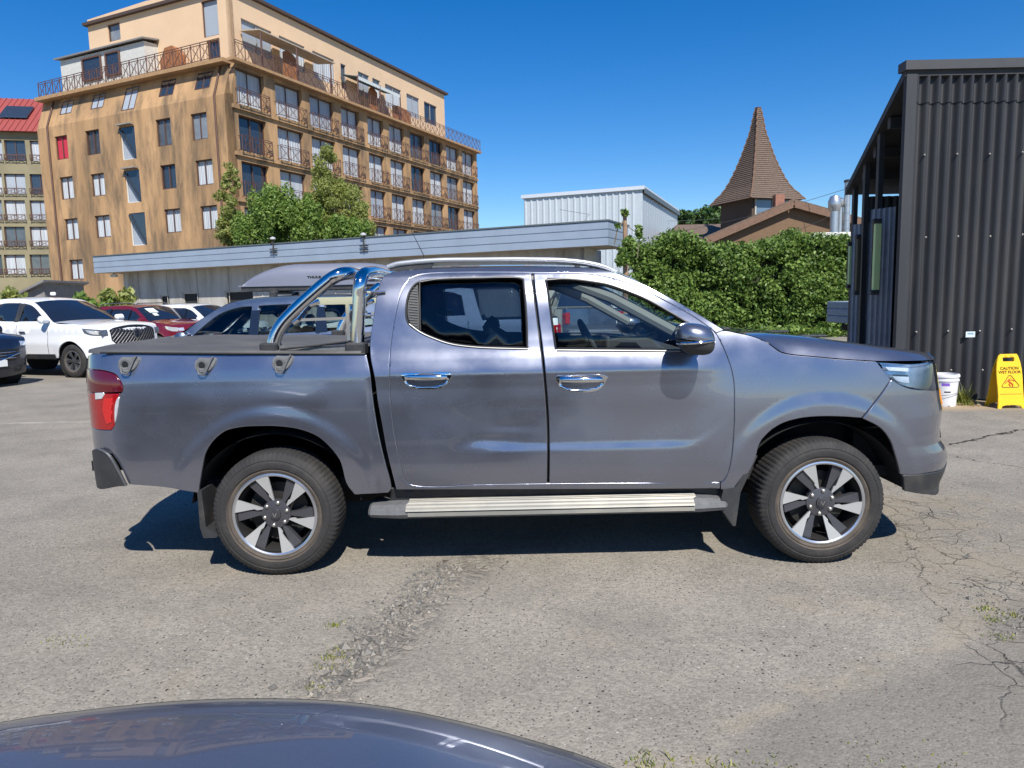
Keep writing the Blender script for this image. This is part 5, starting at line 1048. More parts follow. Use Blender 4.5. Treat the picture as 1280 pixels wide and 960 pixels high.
Fc = [(i*(ns+1)+k, i*(ns+1)+k+1, (i+1)*(ns+1)+k+1, (i+1)*(ns+1)+k) for i in range(25) for k in range(ns)]+[tuple(range(ns+1)), tuple(range(25*(ns+1), 26*(ns+1)))[::-1]]
obj('lid', V, Fc, mat('box_grey', (.185, .195, .245), .38, .1, var=.03), bx, smooth=True)
m_ = MB(); m_.prism([(xc-bl+.02, -.38), (xc+bl-.02, -.38), (xc+bl-.02, .38), (xc-bl+.02, .38)], lambda a, b: (a, Yb+b, 1.775), (0, 0, .06)); m_.build('base', plast, bx)
m_ = MB(); m_.prism([(xc-bl-.01, -.40), (xc+bl, -.405), (xc+bl, .405), (xc-bl-.01, .40)], lambda a, b: (a, Yb+b, 1.835), (0, 0, .018)); m_.build('rim_strip', mat('box_grey', (0, 0, 0)), bx)
def textmesh(name, txt, size, M, m, parent=None, bold=0, local=False, ext=.001):
    cu = bpy.data.curves.new('txt', 'FONT'); cu.body = txt; cu.size = size; cu.extrude = ext; cu.offset = bold; cu.align_x = 'CENTER'; cu.align_y = 'CENTER'; tmp = bpy.data.objects.new('t', cu); S.collection.objects.link(tmp)
    dg = bpy.context.evaluated_depsgraph_get(); me = bpy.data.meshes.new_from_object(tmp.evaluated_get(dg)); bpy.data.objects.remove(tmp)
    V = [M(v.co.x, v.co.y, v.co.z) for v in me.vertices]; return obj(name, V, [list(q.vertices) for q in me.polygons], m, parent, local=local)
p = AT(392, 346, Yb-.42); textmesh('lettering', 'THULE', .04, lambda a, b, c: (p[0]+a*1.6, Yb-.400-c-.002, 1.95+b), seal, bx, .002)
for dx in (-.6, .55):
    m_ = MB(); m_.tube([(xc+dx, Yb-.5, 1.75), (xc+dx, Yb+.5, 1.75)], .022, 8); o = root('roof_bar', 'silver crossbar under the %s of the roof box' % ('front' if dx < 0 else 'rear'), 'crossbar', (xc+dx, Yb, 1.8)); m_.build('bar', chromed, o, True)
    for s in (-1, 1): m_ = MB(); m_.box((xc+dx, Yb+s*.52, 1.69), (.10, .09, .15), bev=.02); m_.build('clamp', plast, o)
# ---- vehicles beyond, seen through the cab windows
hd = math.radians(176); c0 = AT(612, 400, 12.3); car('parked_pickup', 'white double-cab pickup beyond, seen through the tinted rear door glass', 'pickup truck', (c0[0]-1.4, 13.2, 0), math.pi, SP_PICK, P_white)
c1 = AT(732, 400, 21.); car('parked_pickup', 'silver pickup showing red tail lights through the front door glass', 'pickup truck', (c1[0], 23.8, 0), math.radians(96), dict(SP_PICK), P_silver)
# ================================================================ THE GREY PICKUP
CY = 4.97; TR = root('pickup_truck', 'slate grey double-cab pickup with a chrome roll bar, side step and dented rear door', 'pickup truck', (.2, CY, 0))
WR = (-1.395, .375); WF = (1.79, .375)
zc_ = [.40, .50, .60, .70, .95, 1.08, 1.165, 1.24, 1.31, 1.36, 1.70, 1.745, 1.78, 1.83]; wc_ = [.900, .925, .940, .944, .940, .943, .946, .925, .899, .884, .765, .735, .69, .60]
zb_ = [.40, .60, .85, 1.12, 1.17, 1.25, 1.33, 1.5]; wb_ = [.905, .932, .944, .948, .945, .924, .898, .83]
zf_ = [.40, .60, .85, 1.05, 1.2, 1.36, 1.5]; wf_ = [.905, .930, .936, .925, .902, .858, .79]
def pch(x, xs, ys):
    """smooth interpolation (Catmull-Rom in y over uneven knots)"""
    x = np.asarray(x, float); xs = np.array(xs); ys = np.array(ys); d = np.gradient(ys, xs); i = np.clip(np.searchsorted(xs, x)-1, 0, len(xs)-2); h = xs[i+1]-xs[i]; t = np.clip((x-xs[i])/h, 0, 1)
    return (2*t**3-3*t*t+1)*ys[i]+(t**3-2*t*t+t)*h*d[i]+(-2*t**3+3*t*t)*ys[i+1]+(t**3-t*t)*h*d[i+1]
XE = lambda z: np.interp(z, [.40, .48, .57, .62, .68, .74, .86, .93, 1.05, 1.15, 1.20, 1.27], [2.76, 2.79, 2.81, 2.79, 2.74, 2.735, 2.75, 2.73, 2.71, 2.695, 2.66, 2.57])
def bw(x, z):
    x = np.asarray(x, float); z = np.asarray(z, float)
    a = pch(z, zc_, wc_); b = pch(z, zb_, wb_); f = pch(z, zf_, wf_)
    # door feature: concave body side with a ledge low down, rising towards the front wheel
    zl = .735+.16*sstep(.95, 1.30, x)**1.5; amp = sstep(-.42, -.12, x)*(1-.75*sstep(.9, 1.3, x))
    sc = -.010*amp*sstep(zl-.03, zl+.03, z)*(1-sstep(zl+.06, zl+.42, z)); a = a+sc
    # a dent low in the rear door
    a = a-.004*np.exp(-(((x+.10)/.14)**2+((z-.785)/.024)**2))+.0025*np.exp(-(((x+.18)/.07)**2+((z-.75)/.02)**2))-.0025*np.exp(-(((x+.0)/.14)**2+((z-.86)/.03)**2))-.0015*np.exp(-(((x-.1)/.2)**2+((z-.98)/.02)**2))
    # shoulder crease on both doors
    a = a-.005*sstep(1.175, 1.135, z)*sstep(.98, 1.135, z)
    # bed: long scallop below the hooks
    b = b-.004*sstep(1.235, 1.18, z)*sstep(1.02, 1.16, z)*sstep(-2.1, -1.8, x)*sstep(-.98, -1.18, x)
    w_ = a+(b-a)*sstep(-.80, -.84, x)+(f-a)*sstep(.85, 1.35, x)*(x > .5)
    for cx_, cz_ in (WR, WF):
        r = np.hypot(x-cx_, (z-cz_)*1.0); r = np.where(z < cz_, np.abs(x-cx_), r); w_ = w_+.010*sstep(.655, .56, r)
    t = np.clip((x-1.85)/(XE(z)-1.85), 0, 1); w_ = w_*(1-t**4)**.4
    u = np.clip((-2.15-x)/(.45), 0, 1); w_ = w_*(1-u**3.2)**.28
    return w_
def tp(px, py):
    Y = 4.05
    for _ in range(12): q = AT(px, py, Y); Y = CY-float(bw(q[0], q[2]))
    return (q[0], q[2])
def tps(L): return [tp(*p) for p in L]
def SIDE(d=0): return lambda Q: np.stack([Q[:, 0], CY-(bw(Q[:, 0], Q[:, 1])+d), Q[:, 1]], 1)
kw = dict(step=.019, band=.0035, flange=.022, rnd=.003, estep=.018)
TOPL = [(664.5, 340.8), (640, 340.2), (600, 340), (560, 340.4), (544, 341), (532, 342), (520.5, 344.5), (511, 350), (504.5, 358), (499.5, 371), (494.5, 392), (490.5, 415), (487.5, 440), (486.6, 470), (488, 500), (491.3, 532), (496, 560), (501.5, 583), (505.5, 598), (509.5, 604.5), (516, 606.8)]
rear_door = TOPL+[(600, 606), (684, 604.8), (684.3, 560), (683.3, 520), (680.5, 480), (676.3, 440), (671.3, 400), (667.5, 370), (665, 348)]
FD_R = [(722, 341.4), (745, 343.3), (762, 346.4), (784, 353.5), (804, 361.8), (835, 377.5), (860, 391), (875, 400.5), (887.5, 409.5), (895, 416.5), (902.5, 430), (910, 447.5), (915, 463), (917.8, 480), (918.2, 505), (917.6, 537), (914.5, 572), (909, 594), (903.5, 602), (897, 603.2)]
front_door = [(667, 341)]+FD_R+[(800, 604), (686.5, 604.8), (686.8, 560), (685.8, 520), (683, 480), (678.8, 440), (673.8, 400), (670, 370), (667.5, 348)]
win_r = [(654, 349.3), (649, 347.6), (600, 347.8), (550, 349.3), (530, 351), (520, 354.5), (513, 363), (509, 375), (507.6, 388), (508.2, 398), (512, 406), (526, 415), (545, 423.5), (562, 428.8), (590, 432.8), (620, 434.2), (659, 434.8), (658.7, 410), (657, 380)]
win_f = [(682.5, 351), (684.5, 348.8), (710, 349), (741, 352.3), (760, 355.7), (782, 363), (806, 373), (835, 389), (858, 402.5), (878, 414.5), (889, 423), (893, 430), (880, 437), (800, 436.6), (694.5, 435.8), (691, 410), (687, 380)]
Hn = lambda L: tps(L)
RD, FD, WRh, WFh = tps(rear_door), tps(front_door), tps(win_r), tps(win_f)
def shrink(L, d=.0022): return [tuple(p) for p in offset(np.array(L), d)]
rd = panel('rear_door', shrink(RD), [WRh], SIDE(), (0, -1, 0), P_main, TR, mirror=CY, **kw); rd['label'] = 'rear door with a dent low down'
fd = panel('front_door', shrink(FD), [WFh], SIDE(), (0, -1, 0), P_main, TR, mirror=CY, **kw)
# cab frame round the doors
SIL = [(462.8, 440), (463.4, 420), (467.6, 393), (471, 370), (475.2, 353), (480, 345), (490, 340.5), (505, 337.8), (530, 335.8), (570, 334.3), (640, 333.2), (720, 333.8), (750, 336.3), (775, 343), (800, 353.3), (842, 374.8), (880, 397), (905, 412.3)]
cab = tps([(495.5, 607), (492.5, 598), (488.5, 582), (483.5, 560), (478.5, 532), (472.5, 500), (468.5, 470), (464.5, 452)]+SIL)+tps(FD_R[9:10])+[tuple(q) for q in FD[::-1][len(FD)-11:len(FD)]]
cab = tps([(495.5, 611.5), (492, 598), (488, 582), (483, 560), (478, 532), (472, 500), (468, 470), (464.2, 452)]+SIL)
inner = tps(FD_R[::-1][10:])+[FD[0]]+tps(TOPL)+[tp(600, 606), tp(684, 604.8), tp(800, 604), tp(897, 603.2)]
cab = cab+tps(FD_R[9:]) [::1]*0+tps([(896, 416.8)])+inner[:0]
# polygon: outer silhouette -> cowl -> back along the door outlines -> sill
cab_poly = tps([(495.5, 612), (492, 598), (488, 582), (483, 560), (478, 532), (472, 500), (468, 470), (464.2, 452)]+SIL+[(895.6, 416)])+tps(FD_R[:9][::-1])+[FD[0]]+tps(TOPL)+tps([(600, 606), (684, 604.8), (800, 604), (897, 603.2), (900, 603.2), (900, 611), (700, 611.5)])
panel('cab_frame', cab_poly, [], SIDE(), (0, -1, 0), P_main, TR, mirror=CY, **kw)
# bed side
xr = -2.562
arcR = [(443, 618), (434, 606), (425, 576), (412.5, 559), (397, 545.5), (375, 536.8), (350, 533), (325, 532.5), (300, 534), (281, 539), (265.6, 551.5), (256, 567), (251.6, 588), (247.5, 616)]
bedtop = [(126, 441.3), (200, 441.2), (300, 441.8), (458, 443.5)]
bed = [(xr, 1.300)]+tps(bedtop)+tps([(462, 465), (465.2, 495), (469.5, 525), (475.8, 557), (482, 582), (487, 600), (489, 611), (485, 616)])+tps(arcR)+tps([(205, 609), (161, 605.5), (149, 580), (140, 567)])+[(-2.50, .725), (xr, .73)]
tlight = tps([(128, 462.5), (134, 463.8), (144, 467.3), (150, 475), (153.8, 484), (153, 490), (148.5, 494), (145.8, 508), (144, 522), (143, 532), (139, 538), (132, 538)])
bx0 = bed[-1]; zt1 = tlight[0][1]; zt0 = tlight[-1][1]
bed = bed[:-1]+[(xr, .73), (xr, zt0)]+[(a, b) for a, b in tlight[::-1]]+[(xr, zt1)]
panel('bed_side', bed, [], SIDE(), (0, -1, 0), P_main, TR, mirror=CY, **kw)
# tail lamp, wraps round the corner
tl_o = [(xr-.005, zt1-.003)]+shrink(tlight, .003)[:]+[(xr-.005, zt0+.003)]; zmid = tp(150, 492)[1]
sp_z = zmid; up = [p for p in tl_o if p[1] >= sp_z]; lo = [p for p in tl_o if p[1] < sp_z]
tkw = dict(step=.02, band=.003, flange=.03, rnd=.004, estep=.02)
t1 = panel('tail_light', up[:]+[(xr-.005, sp_z+.002)] if True else up, [], SIDE(.008), (0, -1, 0), redd, TR, mirror=CY, **tkw)
panel('tail_light', [(up[-1][0]-.004, sp_z-.001)]+lo+[(xr-.005, sp_z-.001)], [], SIDE(.004), (0, -1, 0), redl, TR, mirror=CY, **tkw)
def sp_patch(nm, L, mm, d, par=TR, mir=True, **k):
    a = dict(step=.03, band=.002, flange=.008, rnd=.001, estep=.02); a.update(k); return panel(nm, L, [], SIDE(d), (0, -1, 0), mm, par, mirror=CY if mir else None, **a)
sp_patch('reversing_lens', tps([(119.5, 491), (130, 490.5), (131, 493), (128, 498), (120, 499)]), lampw, .009)
sp_patch('lamp_strip', tps([(131, 498), (141, 498), (140, 528), (134, 530), (129, 512)]), mat('lamp_bright_red', (.50, .008, .008), .1, coat=1), .0085)
sp_patch('lamp_side_strip', tps([(146.5, 499), (149.5, 496), (148, 508), (145.5, 522), (144, 529), (143.6, 522)]), lampw, .006)
# fender
arcF = [(1077, 522.5), (1052, 520.8), (1020.6, 520.8), (998.8, 523.2), (977, 529.8), (961, 540.6), (950, 554), (944, 574), (932, 597), (920, 612)]
hoodl = [(904.3, 413.2), (922, 416), (940, 420), (957.5, 427), (967, 434), (976, 440), (985, 442.5), (995, 443.8), (1020, 446), (1038.8, 447.8), (1065, 449.8), (1095, 451.6)]
fen = tps(hoodl+[(1097, 453.5), (1105, 463.5), (1113.5, 474.5), (1096, 499)])+tps(arcF)+tps([(906, 614), (901, 611.5), (901, 603.2)])+tps(FD_R[9:-1][::-1])
panel('front_fender', shrink(fen, .0015), [], SIDE(), (0, -1, 0), P_main, TR, mirror=CY, **kw)
fb = lambda z: 1.85+.979*(float(XE(z))-1.85)
arcB = [(1078.5, 523), (1101, 535), (1113.8, 551), (1121, 572), (1126, 593)]
headl = [(1114.8, 474.3), (1126, 481), (1138, 485.5)]
x2a, zb2a = tp(1128, 593.5); bmp = tps([(1097.5, 499)]+headl)+[(fb(.985)-.04, .985), (fb(.93), .965), (fb(.90), .90), (fb(.84), .84), (fb(.76), .76), (fb(.70), .70), (fb(.62), .62), (fb(.58)-.03, .565), (2.64, .515), (x2a+.20, zb2a-.008)]+tps([(1128, 593.5)])+tps(arcB[::-1])
panel('front_bumper', shrink(bmp, .0015), [], SIDE(), (0, -1, 0), P_main, TR, mirror=CY, **kw)
zb2 = tp(1128, 593.5)[1]; x2 = tp(1128, 593.5)[0]; x3 = tp(1128.5, 617)[0]
lowb_ = [(x2+.003, zb2-.003), (x2+.20, zb2-.012), (2.64, .510), (fb(.58)-.028, .560), (fb(.60), .605), (fb(.56), .55), (fb(.50), .47), (fb(.42)-.02, .40), (2.62, .345), (x2+.2, .375), (x3+.004, .42)]
panel('lower_bumper', lowb_, [], SIDE(.012), (0, -1, 0), plast, TR, mirror=CY, **kw)
hl = tps([(1099, 453.2), (1110, 453.8), (1125, 454.8), (1138, 455.6)])+[(fb(1.16)-.03, 1.165), (fb(1.10)-.01, 1.09), (fb(1.0)-.005, 1.0), (fb(.97)-.03, .99)]+tps([(1138, 484.5), (1126, 480), (1114.8, 473.3), (1106, 463.3)])
hk = dict(step=.025, band=.003, flange=.02, rnd=.003, estep=.02)
h0 = panel('headlight', hl, [], SIDE(-.035), (0, -1, 0), mat('lamp_body', (.50, .54, .60), .18, .75, var=.3, vscale=14), TR, mirror=CY, **dict(hk, flange=0))
panel('headlight_lens', shrink(hl, .001), [], SIDE(.001), (0, -1, 0), g_lens, h0, **hk)
lampb = mat('lamp_bowl', (.85, .86, .88), .3, .2, var=.1, vscale=60); sp_patch('lamp_reflector', tps([(1117, 470.5), (1137, 471.5), (1138, 479), (1129, 478.5), (1121, 475.5)]), lampb, -.008, h0, False); sp_patch('lamp_module', tps([(1108, 459), (1137, 460), (1137, 465), (1112, 463.5)]), lampb, -.010, h0, False); sp_patch('lamp_module', tps([(1117, 468), (1136, 469), (1136, 470.5), (1118, 469.6)]), seal, -.006, h0, False)
for z, rr in ((1.055, .035), (1.06, .02)): pass
# hood
def zhood(x): return np.interp(x, hx, hz)
hp = tps(hoodl); hx = np.array([p[0] for p in hp]+[2.45, 2.60, 2.68, 2.71]); hz = np.array([p[1] for p in hp]+[hp[-1][1]-.012, hp[-1][1]-.026, hp[-1][1]-.044, hp[-1][1]-.064]); x0h = hp[0][0]
ss = np.concatenate([-np.array([1, .985, .965, .94, .91, .87, .8, .7, .55, .4, .2]), [0], np.array([.2, .4, .55, .7, .8, .87, .91, .94, .965, .985, 1])])
cp = lambda s: np.interp(np.abs(s), [0, .4, .7, .82, .88, .94, .97, 1], [1.04, 1.03, 1.0, .98, .90, .62, .35, 0.0])
V = []; xs = np.concatenate([np.linspace(x0h+.002, 2.4, 34), np.linspace(2.43, 2.70, 18)])
for x in xs:
    z = float(zhood(x)); hw = float(bw(x, z))+.001; cr = max(.004, float(np.interp(x, [1.2, 1.25, 1.5, 1.75, 2.0, 2.2, 2.4, 2.55, 2.65, 2.71], [1.375, 1.37, 1.352, 1.325, 1.288, 1.255, 1.228, 1.204, 1.18, 1.155]))-z); rise = 0
    for s in ss: V.append((x, CY+s*hw, z+.003+float(cp(s))*cr+(rise*(1-abs(s)**6))-(.035*(abs(s)**10) if False else 0)))
ns = len(ss); Fc = [(i*ns+j, i*ns+j+1, (i+1)*ns+j+1, (i+1)*ns+j) for i in range(len(xs)-1) for j in range(ns-1)]
hd_ = obj('hood', V, Fc, P_main, TR, smooth=True)
m_ = MB()
for s in (-1, 1):
    m_ = MB(); m_.box((1.93, CY+s*.32, 1.305), (.24, .09, .014), bev=.006); m_.build('hood_vent', plast, hd_); m_ = MB(); m_.box((1.36, CY+s*.45, 1.37), (.05, .05, .02), bev=.008); m_.build('washer_jet', plast, hd_)
m_ = MB(); P_ = []
for s in np.linspace(-.9, .9, 11): P_ += [(1.13, CY+s*.86, 1.352), (1.32, CY+s*.86, 1.332)]
m_.add(P_, [(2*i, 2*i+2, 2*i+3, 2*i+1) for i in range(10)]); m_.build('cowl', plast, TR)
# front fascia between the corners
fxx = lambda y, z: 1.85+(XE(z)-1.85)*(1-np.clip(np.abs(y)/.95, 0, 1)**2.5)**(1/4.)
FP = lambda d: (lambda Q: np.stack([fxx(Q[:, 0], Q[:, 1])+d, CY+Q[:, 0], Q[:, 1]], 1))
gk = dict(step=.06, band=.003, flange=.02, rnd=.003)
gri = panel('grille', [(-.40, 1.17), (.40, 1.17), (.42, .78), (-.42, .78)], [], FP(-.01), (1, 0, 0), mat('grille_black', (0, 0, 0)), TR, **gk)
m_ = MB()
for z in np.linspace(.82, 1.13, 8): m_.tube([(float(fxx(y, z))+.005, CY+y, z) for y in np.linspace(-.40, .40, 11)], .008, 5)
m_.build('grille_bar', chrome, gri)
panel('front_skid', [(-.44, .77), (.44, .77), (.46, .44), (-.46, .44)], [], FP(.0), (1, 0, 0), plast, TR, **gk)
for s in (-1, 1):
    m_ = MB(); P_ = []
    for z in np.linspace(.86, 1.185, 12): P_.append((float(fxx(.47, z))+.004, CY+s*.47, z))
    m_.tube(P_, [.012]+[.020]*10+[.010], 8); m_.build('grille_surround', chrome, TR, True)
    m_ = MB(); m_.tube([(float(fxx(.6, z))-.004, CY+s*.6, z) for z in (.88, .91, .95, .975)], .013, 8); m_.build('indicator', amber, TR, True)
    m_ = MB(); m_.tube([(float(fxx(.56, z))+.0, CY+s*.56, z) for z in (.66, .74, .82, .85)], [.008, .014, .014, .008], 8); m_.build('corner_trim', plast, TR, True)
# roof and glass lofts following the cab silhouette
def loft(nm, L, mm, crown, seg=.05, ns=15, dn=0, par=TR, e=2.2):
    P_ = spline(tps(L) if isinstance(L[0][0], (int,)) or L[0][0] > 20 else L, seg, False); t = np.gradient(P_, axis=0); t /= np.linalg.norm(t, axis=1)[:, None]+1e-9; nr = np.stack([-t[:, 1], t[:, 0]], 1)
    if nr[:, 1].mean() < 0: nr = -nr
    V = []
    for (x, z), q in zip(P_, nr):
        hw = float(bw(x, z))+.002
        for s in np.linspace(-1, 1, ns): k = crown*(1-abs(s)**e)+dn; V.append((x+q[0]*k, CY+s*hw, z+q[1]*k))
    return obj(nm, V, [(i*ns+j, i*ns+j+1, (i+1)*ns+j+1, (i+1)*ns+j) for i in range(len(P_)-1) for j in range(ns-1)], mm, par, smooth=True)
loft('roof', SIL[6:13]+[(764, 339.7)], P_main, .035); loft('windshield', [(764., 339.7)]+SIL[13:], g_clear, .055); loft('rear_glass', SIL[1:7], g_dark, .02)
# window rubber, bright trim, glass
def ring(nm, L, mm, r, d, closed=True, par=TR, sgns=(1, -1), n=6):
    P_ = spline(tps(L), .02, closed); X = SIDE(d)(P_); X = np.vstack([X, X[:1]]) if closed else X
    for s in sgns:
        Y_ = X.copy()
        if s < 0: Y_[:, 1] = 2*CY-Y_[:, 1]
        m_ = MB(); m_.tube(Y_, r, n, cap=not closed); m_.build(nm, mm, par, True)
for L_, gm in ((win_r, g_dark), (win_f, g_clear)):
    ring('window_seal', L_, seal, .0075, -.002)
    G_ = [tuple(p) for p in offset(np.array(tps(L_)), -.006)]; o = panel('window', G_, [], SIDE(-.012), (0, -1, 0), gm, TR, mirror=CY, step=.08, band=0, flange=0, rnd=0)
ring('window_trim', [(511.5, 405), (526, 415.5), (545, 424), (562, 429.6), (590, 433.6), (620, 435.2), (660, 436.2)], chromed, .0045, .004, False)
ring('window_trim', [(696, 437.6), (760, 438.2), (850, 438.8)], chromed, .0055, .004, False); ring('window_trim', [(683, 350), (710, 348.3), (741, 351.6), (760, 355), (782, 362.3), (806, 372.3), (835, 388.3), (858, 402)], chromed, .003, .004, False); ring('window_trim', [(525, 352.5), (550, 348.5), (600, 346.8), (650, 346.6)], chromed, .003, .004, False)
vl = sp_patch('quarter_panel_cover', tps([(522, 355), (514.5, 364), (510.3, 376), (509, 388), (509.8, 397), (513.5, 405), (524, 412.5), (523.5, 380)]), plast, -.006)
m_ = MB()
for i in range(15):
    y0 = 360+i*3.3; xa = 513.5+max(0, (366-y0))*.9+max(0, y0-400)*.9-2; a = SIDE(-.003)(np.array([tp(max(511, xa), y0)])) [0]; b = SIDE(-.003)(np.array([tp(522, y0+1)]))[0]; m_.tube([a, b], .0028, 5)
m_.build('cover_rib', gplast, vl)
ring('window_divider', [(524.6, 353), (524.8, 380), (525.5, 413)], seal, .005, .0, False)
# mirror triangle in the front window
sp_patch('mirror_base', tps([(851, 436.5), (862, 417), (877, 414.5), (890, 424.5), (893, 430), (880, 437)]), plast, .001)
# sill, rocker, inner shell and floor
sp_patch('sill_strip', tps([(497, 612.5), (900, 611.6), (905, 614.5), (905, 628), (486, 628), (486, 612.5)]), plast, -.045, band=0)
INN = tps([(495, 610), (466, 452), (467, 440), (474, 362), (484, 346), (520, 338), (640, 336), (750, 339), (800, 356), (880, 400), (900, 414), (918, 500), (903, 610)])
panel('inner_frame', INN, [WRh, WFh], SIDE(-.035), (0, -1, 0), seal, TR, mirror=CY, step=.2, band=0, flange=.03, rnd=0)
m_ = MB(); m_.box((.2, CY, .50), (4.2, 1.46, .07)); m_.box((-2.2, CY, .64), (.7, 1.5, .06)); m_.box((2.35, CY, .62), (.5, 1.3, .26)); m_.box((-1.4, CY, .72), (2.1, 1.06, .5)); m_.box((1.80, CY, .80), (1.0, 1.02, .6)); m_.box((.1, CY, .36), (3.6, .9, .12)); m_.build('underbody', under, TR)
for (cx_, cz_) in (WR, WF):
    for s in (-1, 1):
        m_ = MB(); n = 26; V = []
        for i in range(n+1):
            a = math.pi*(.04+.92*i/n); V += [(cx_+.50*math.cos(a), CY+s*.905, cz_+.50*math.sin(a)*.93), (cx_+.50*math.cos(a), CY+s*.52, cz_+.50*math.sin(a)*.93)]
        m_.add(V, [(2*i, 2*i+2, 2*i+3, 2*i+1) for i in range(n)]); m_.add([(cx_-.50, CY+s*.53, .42), (cx_+.50, CY+s*.53, .42), (cx_+.52, CY+s*.53, .95), (cx_-.52, CY+s*.53, .95)], [(0, 1, 2, 3)]); m_.build('wheel_liner', under, TR)
    m_ = MB(); m_.tube([(cx_, CY-.72, cz_), (cx_, CY+.72, cz_)], .05, 10); m_.build('axle', under, TR)
for c_, ph in ((WR, -5), (WF, 0)):
    for s in (-1, 1): wheel(TR, (c_[0], CY+s*.955, .370), .372, .243, .27, s, 2, phase=ph)
# mud flaps
for s in (-1, 1):
    m_ = MB(); A_ = tp(247, 612); m_.prism([(A_[0]-.005, .52), (A_[0]+.02, .52), (A_[0]+.03, .30), (A_[0]+.105, .255), (A_[0]+.085, .235), (A_[0]+.01, .235), (A_[0]-.005, .30)], lambda a, b: (a, CY+s*.93, b), (0, -s*.30, 0)); m_.build('mud_flap', plast, TR)
    B_ = tp(912, 612); m_.prism; m_ = MB(); m_.prism([(B_[0]+.14, .66), (B_[0]+.155, .655), (B_[0]+.06, .44), (B_[0]+.035, .24), (B_[0]+.02, .24), (B_[0]-.06, .36), (B_[0]-.04, .46), (B_[0]+.03, .47)], lambda a, b: (a, CY+s*.935, b), (0, -s*.10, 0)); m_.build('mud_flap', plast, TR)
# side steps
for s in (-1, 1):
    sa = GR(0, 0)*0; xa = AT(459, 632, 3.99)[0]; xb = AT(911, 632, 3.99)[0]; zt_ = .405; V = []
    sec = lambda k: [(.70, .395), (.86, .418*k+.41*(1-k)), (.925, .41), (.965, .385), (.972, .36), (.955, .335), (.88, .325), (.70, .335)]
    st = [(xa-.005, .0), (xa+.01, .5), (xa+.16, 1), (xb-.16, 1), (xb-.01, .5), (xb+.005, 0)]
    m_ = MB(); rings = []
    for x, k in st:
        for d, z in sec(1): V.append((x, CY+s*(d-.03*(1-k)), .365+(z-.365)*(.65+.35*k)))
    n = 8; m_.add(V, [(i*n+j, i*n+(j+1) % n, (i+1)*n+(j+1) % n, (i+1)*n+j) for i in range(len(st)-1) for j in range(n)]+[list(range(n)), list(range(5*n, 6*n))]); o = m_.build('side_step', gplast, TR)
    m_ = MB(); ta = AT(509, 632, 3.99)[0]; tb = AT(869, 632, 3.99)[0]; prof = []
    for k in range(6):
        d0 = .84+k*.0235
        prof += [(d0, .0), (d0+.006, .006), (d0+.016, .006), (d0+.0215, .0)]
    V = []
    zf2 = lambda d: float(np.interp(d, [.70, .86, .925, .965, .985], [.398, .420, .412, .388, .372]))+.004
    for d, h in prof: V += [(ta-(.012 if d > .93 else 0)*1, CY+s*d, zf2(d)+h), (tb+(.02 if d < .93 else 0), CY+s*d, zf2(d)+h)]
    m_.add(V, [(2*i, 2*i+1, 2*i+3, 2*i+2) for i in range(len(prof)-1)]); m_.add([(ta, CY+s*.974, .372), (tb, CY+s*.974, .372), (tb, CY+s*.976, .350), (ta, CY+s*.976, .350)], [(0, 1, 2, 3)]); m_.build('step_tread', mat('tread_alloy', (.22, .215, .19), .5, .2, var=.08, vscale=5, dirt=(.36, .33, .27)), o)
    m_ = MB()
    for x in (xa+.3, .1, xb-.3): m_.bar((x, CY+s*.6, .42), (x, CY+s*.88, .36), .06, .03)
    m_.build('step_bracket', plast, o)
# rear bumper
rb = [(xr-.01, .715)]+tps([(124, 560.5), (132, 564.5), (140, 572)])+tps([(159, 606.5), (150, 607)])+[(-2.47, .525), (xr-.01, .54)]
panel('rear_bumper', rb, [], SIDE(.022), (0, -1, 0), plast, TR, mirror=CY, **kw)
ring('bumper_edge', [(126, 560.5), (133, 563.5), (140, 570), (148, 583), (160, 606)], chromed, .006, .022, False)
m_ = MB(); m_.box((-2.55, CY, .67), (.14, 1.2, .13), bev=.03); m_.build('rear_bumper', plast, TR)
def rearpt(y, z, d=0): return (-2.15-.45*(1-min(1, abs(y)/.945)**(1/.28))**(1/3.2)-d, CY+y, z)
m_ = MB(); V = []; ys_ = np.linspace(-.62, .62, 19); zz = np.linspace(.72, 1.31, 8)
for z in zz:
    for y in ys_: V.append(rearpt(y, z, .0))
m_.add(V, [(i*19+j, i*19+j+1, (i+1)*19+j+1, (i+1)*19+j) for i in range(7) for j in range(18)]); m_.build('tailgate', P_main, TR, True)
# tonneau cover
V = []; xs = np.concatenate([[-2.585, -2.58, -2.56, -2.5], np.linspace(-2.4, -.86, 16)]); ss2 = np.array([-1, -.99, -.97, -.9, -.7, -.4, 0, .4, .7, .9, .97, .99, 1])
for x in xs:
    ez = 1.322+.0*x; hw = min(float(bw(x, 1.30)), .92)-.004; 
    z0 = float(np.interp(x, [-2.585, -2.3, -.86], [tp(130, 441)[1], tp(200, 441.2)[1], tp(450, 443.4)[1]]))
    for s in ss2: k = float(np.interp(abs(s), [0, .7, .9, .97, .99, 1], [.030, .026, .020, .016, .012, -.004])); V.append((x, CY+s*hw, z0+.004+k*sstep(-2.60, -2.5, x)+.003*math.sin(x*9+s*4)))
n = len(ss2); obj('bed_cover', V, [(i*n+j, i*n+j+1, (i+1)*n+j+1, (i+1)*n+j) for i in range(len(xs)-1) for j in range(n-1)], mat('cover_vinyl', (.085, .083, .080), .62, var=.2, vscale=3, bump=.12, bscale=12, dirt=(.13, .125, .115), dscale=2.5), TR, smooth=True)
for s in (-1, 1):
    m_ = MB(); a = AT(126, 440.8, 4.07); b = AT(456, 442.6, 4.05); m_.tube([(a[0], CY+s*.905, a[2]), (-1.6, CY+s*.918, (a[2]+b[2])/2), (b[0], CY+s*.915, b[2])], .006, 6); m_.build('cover_edge', seal, TR)
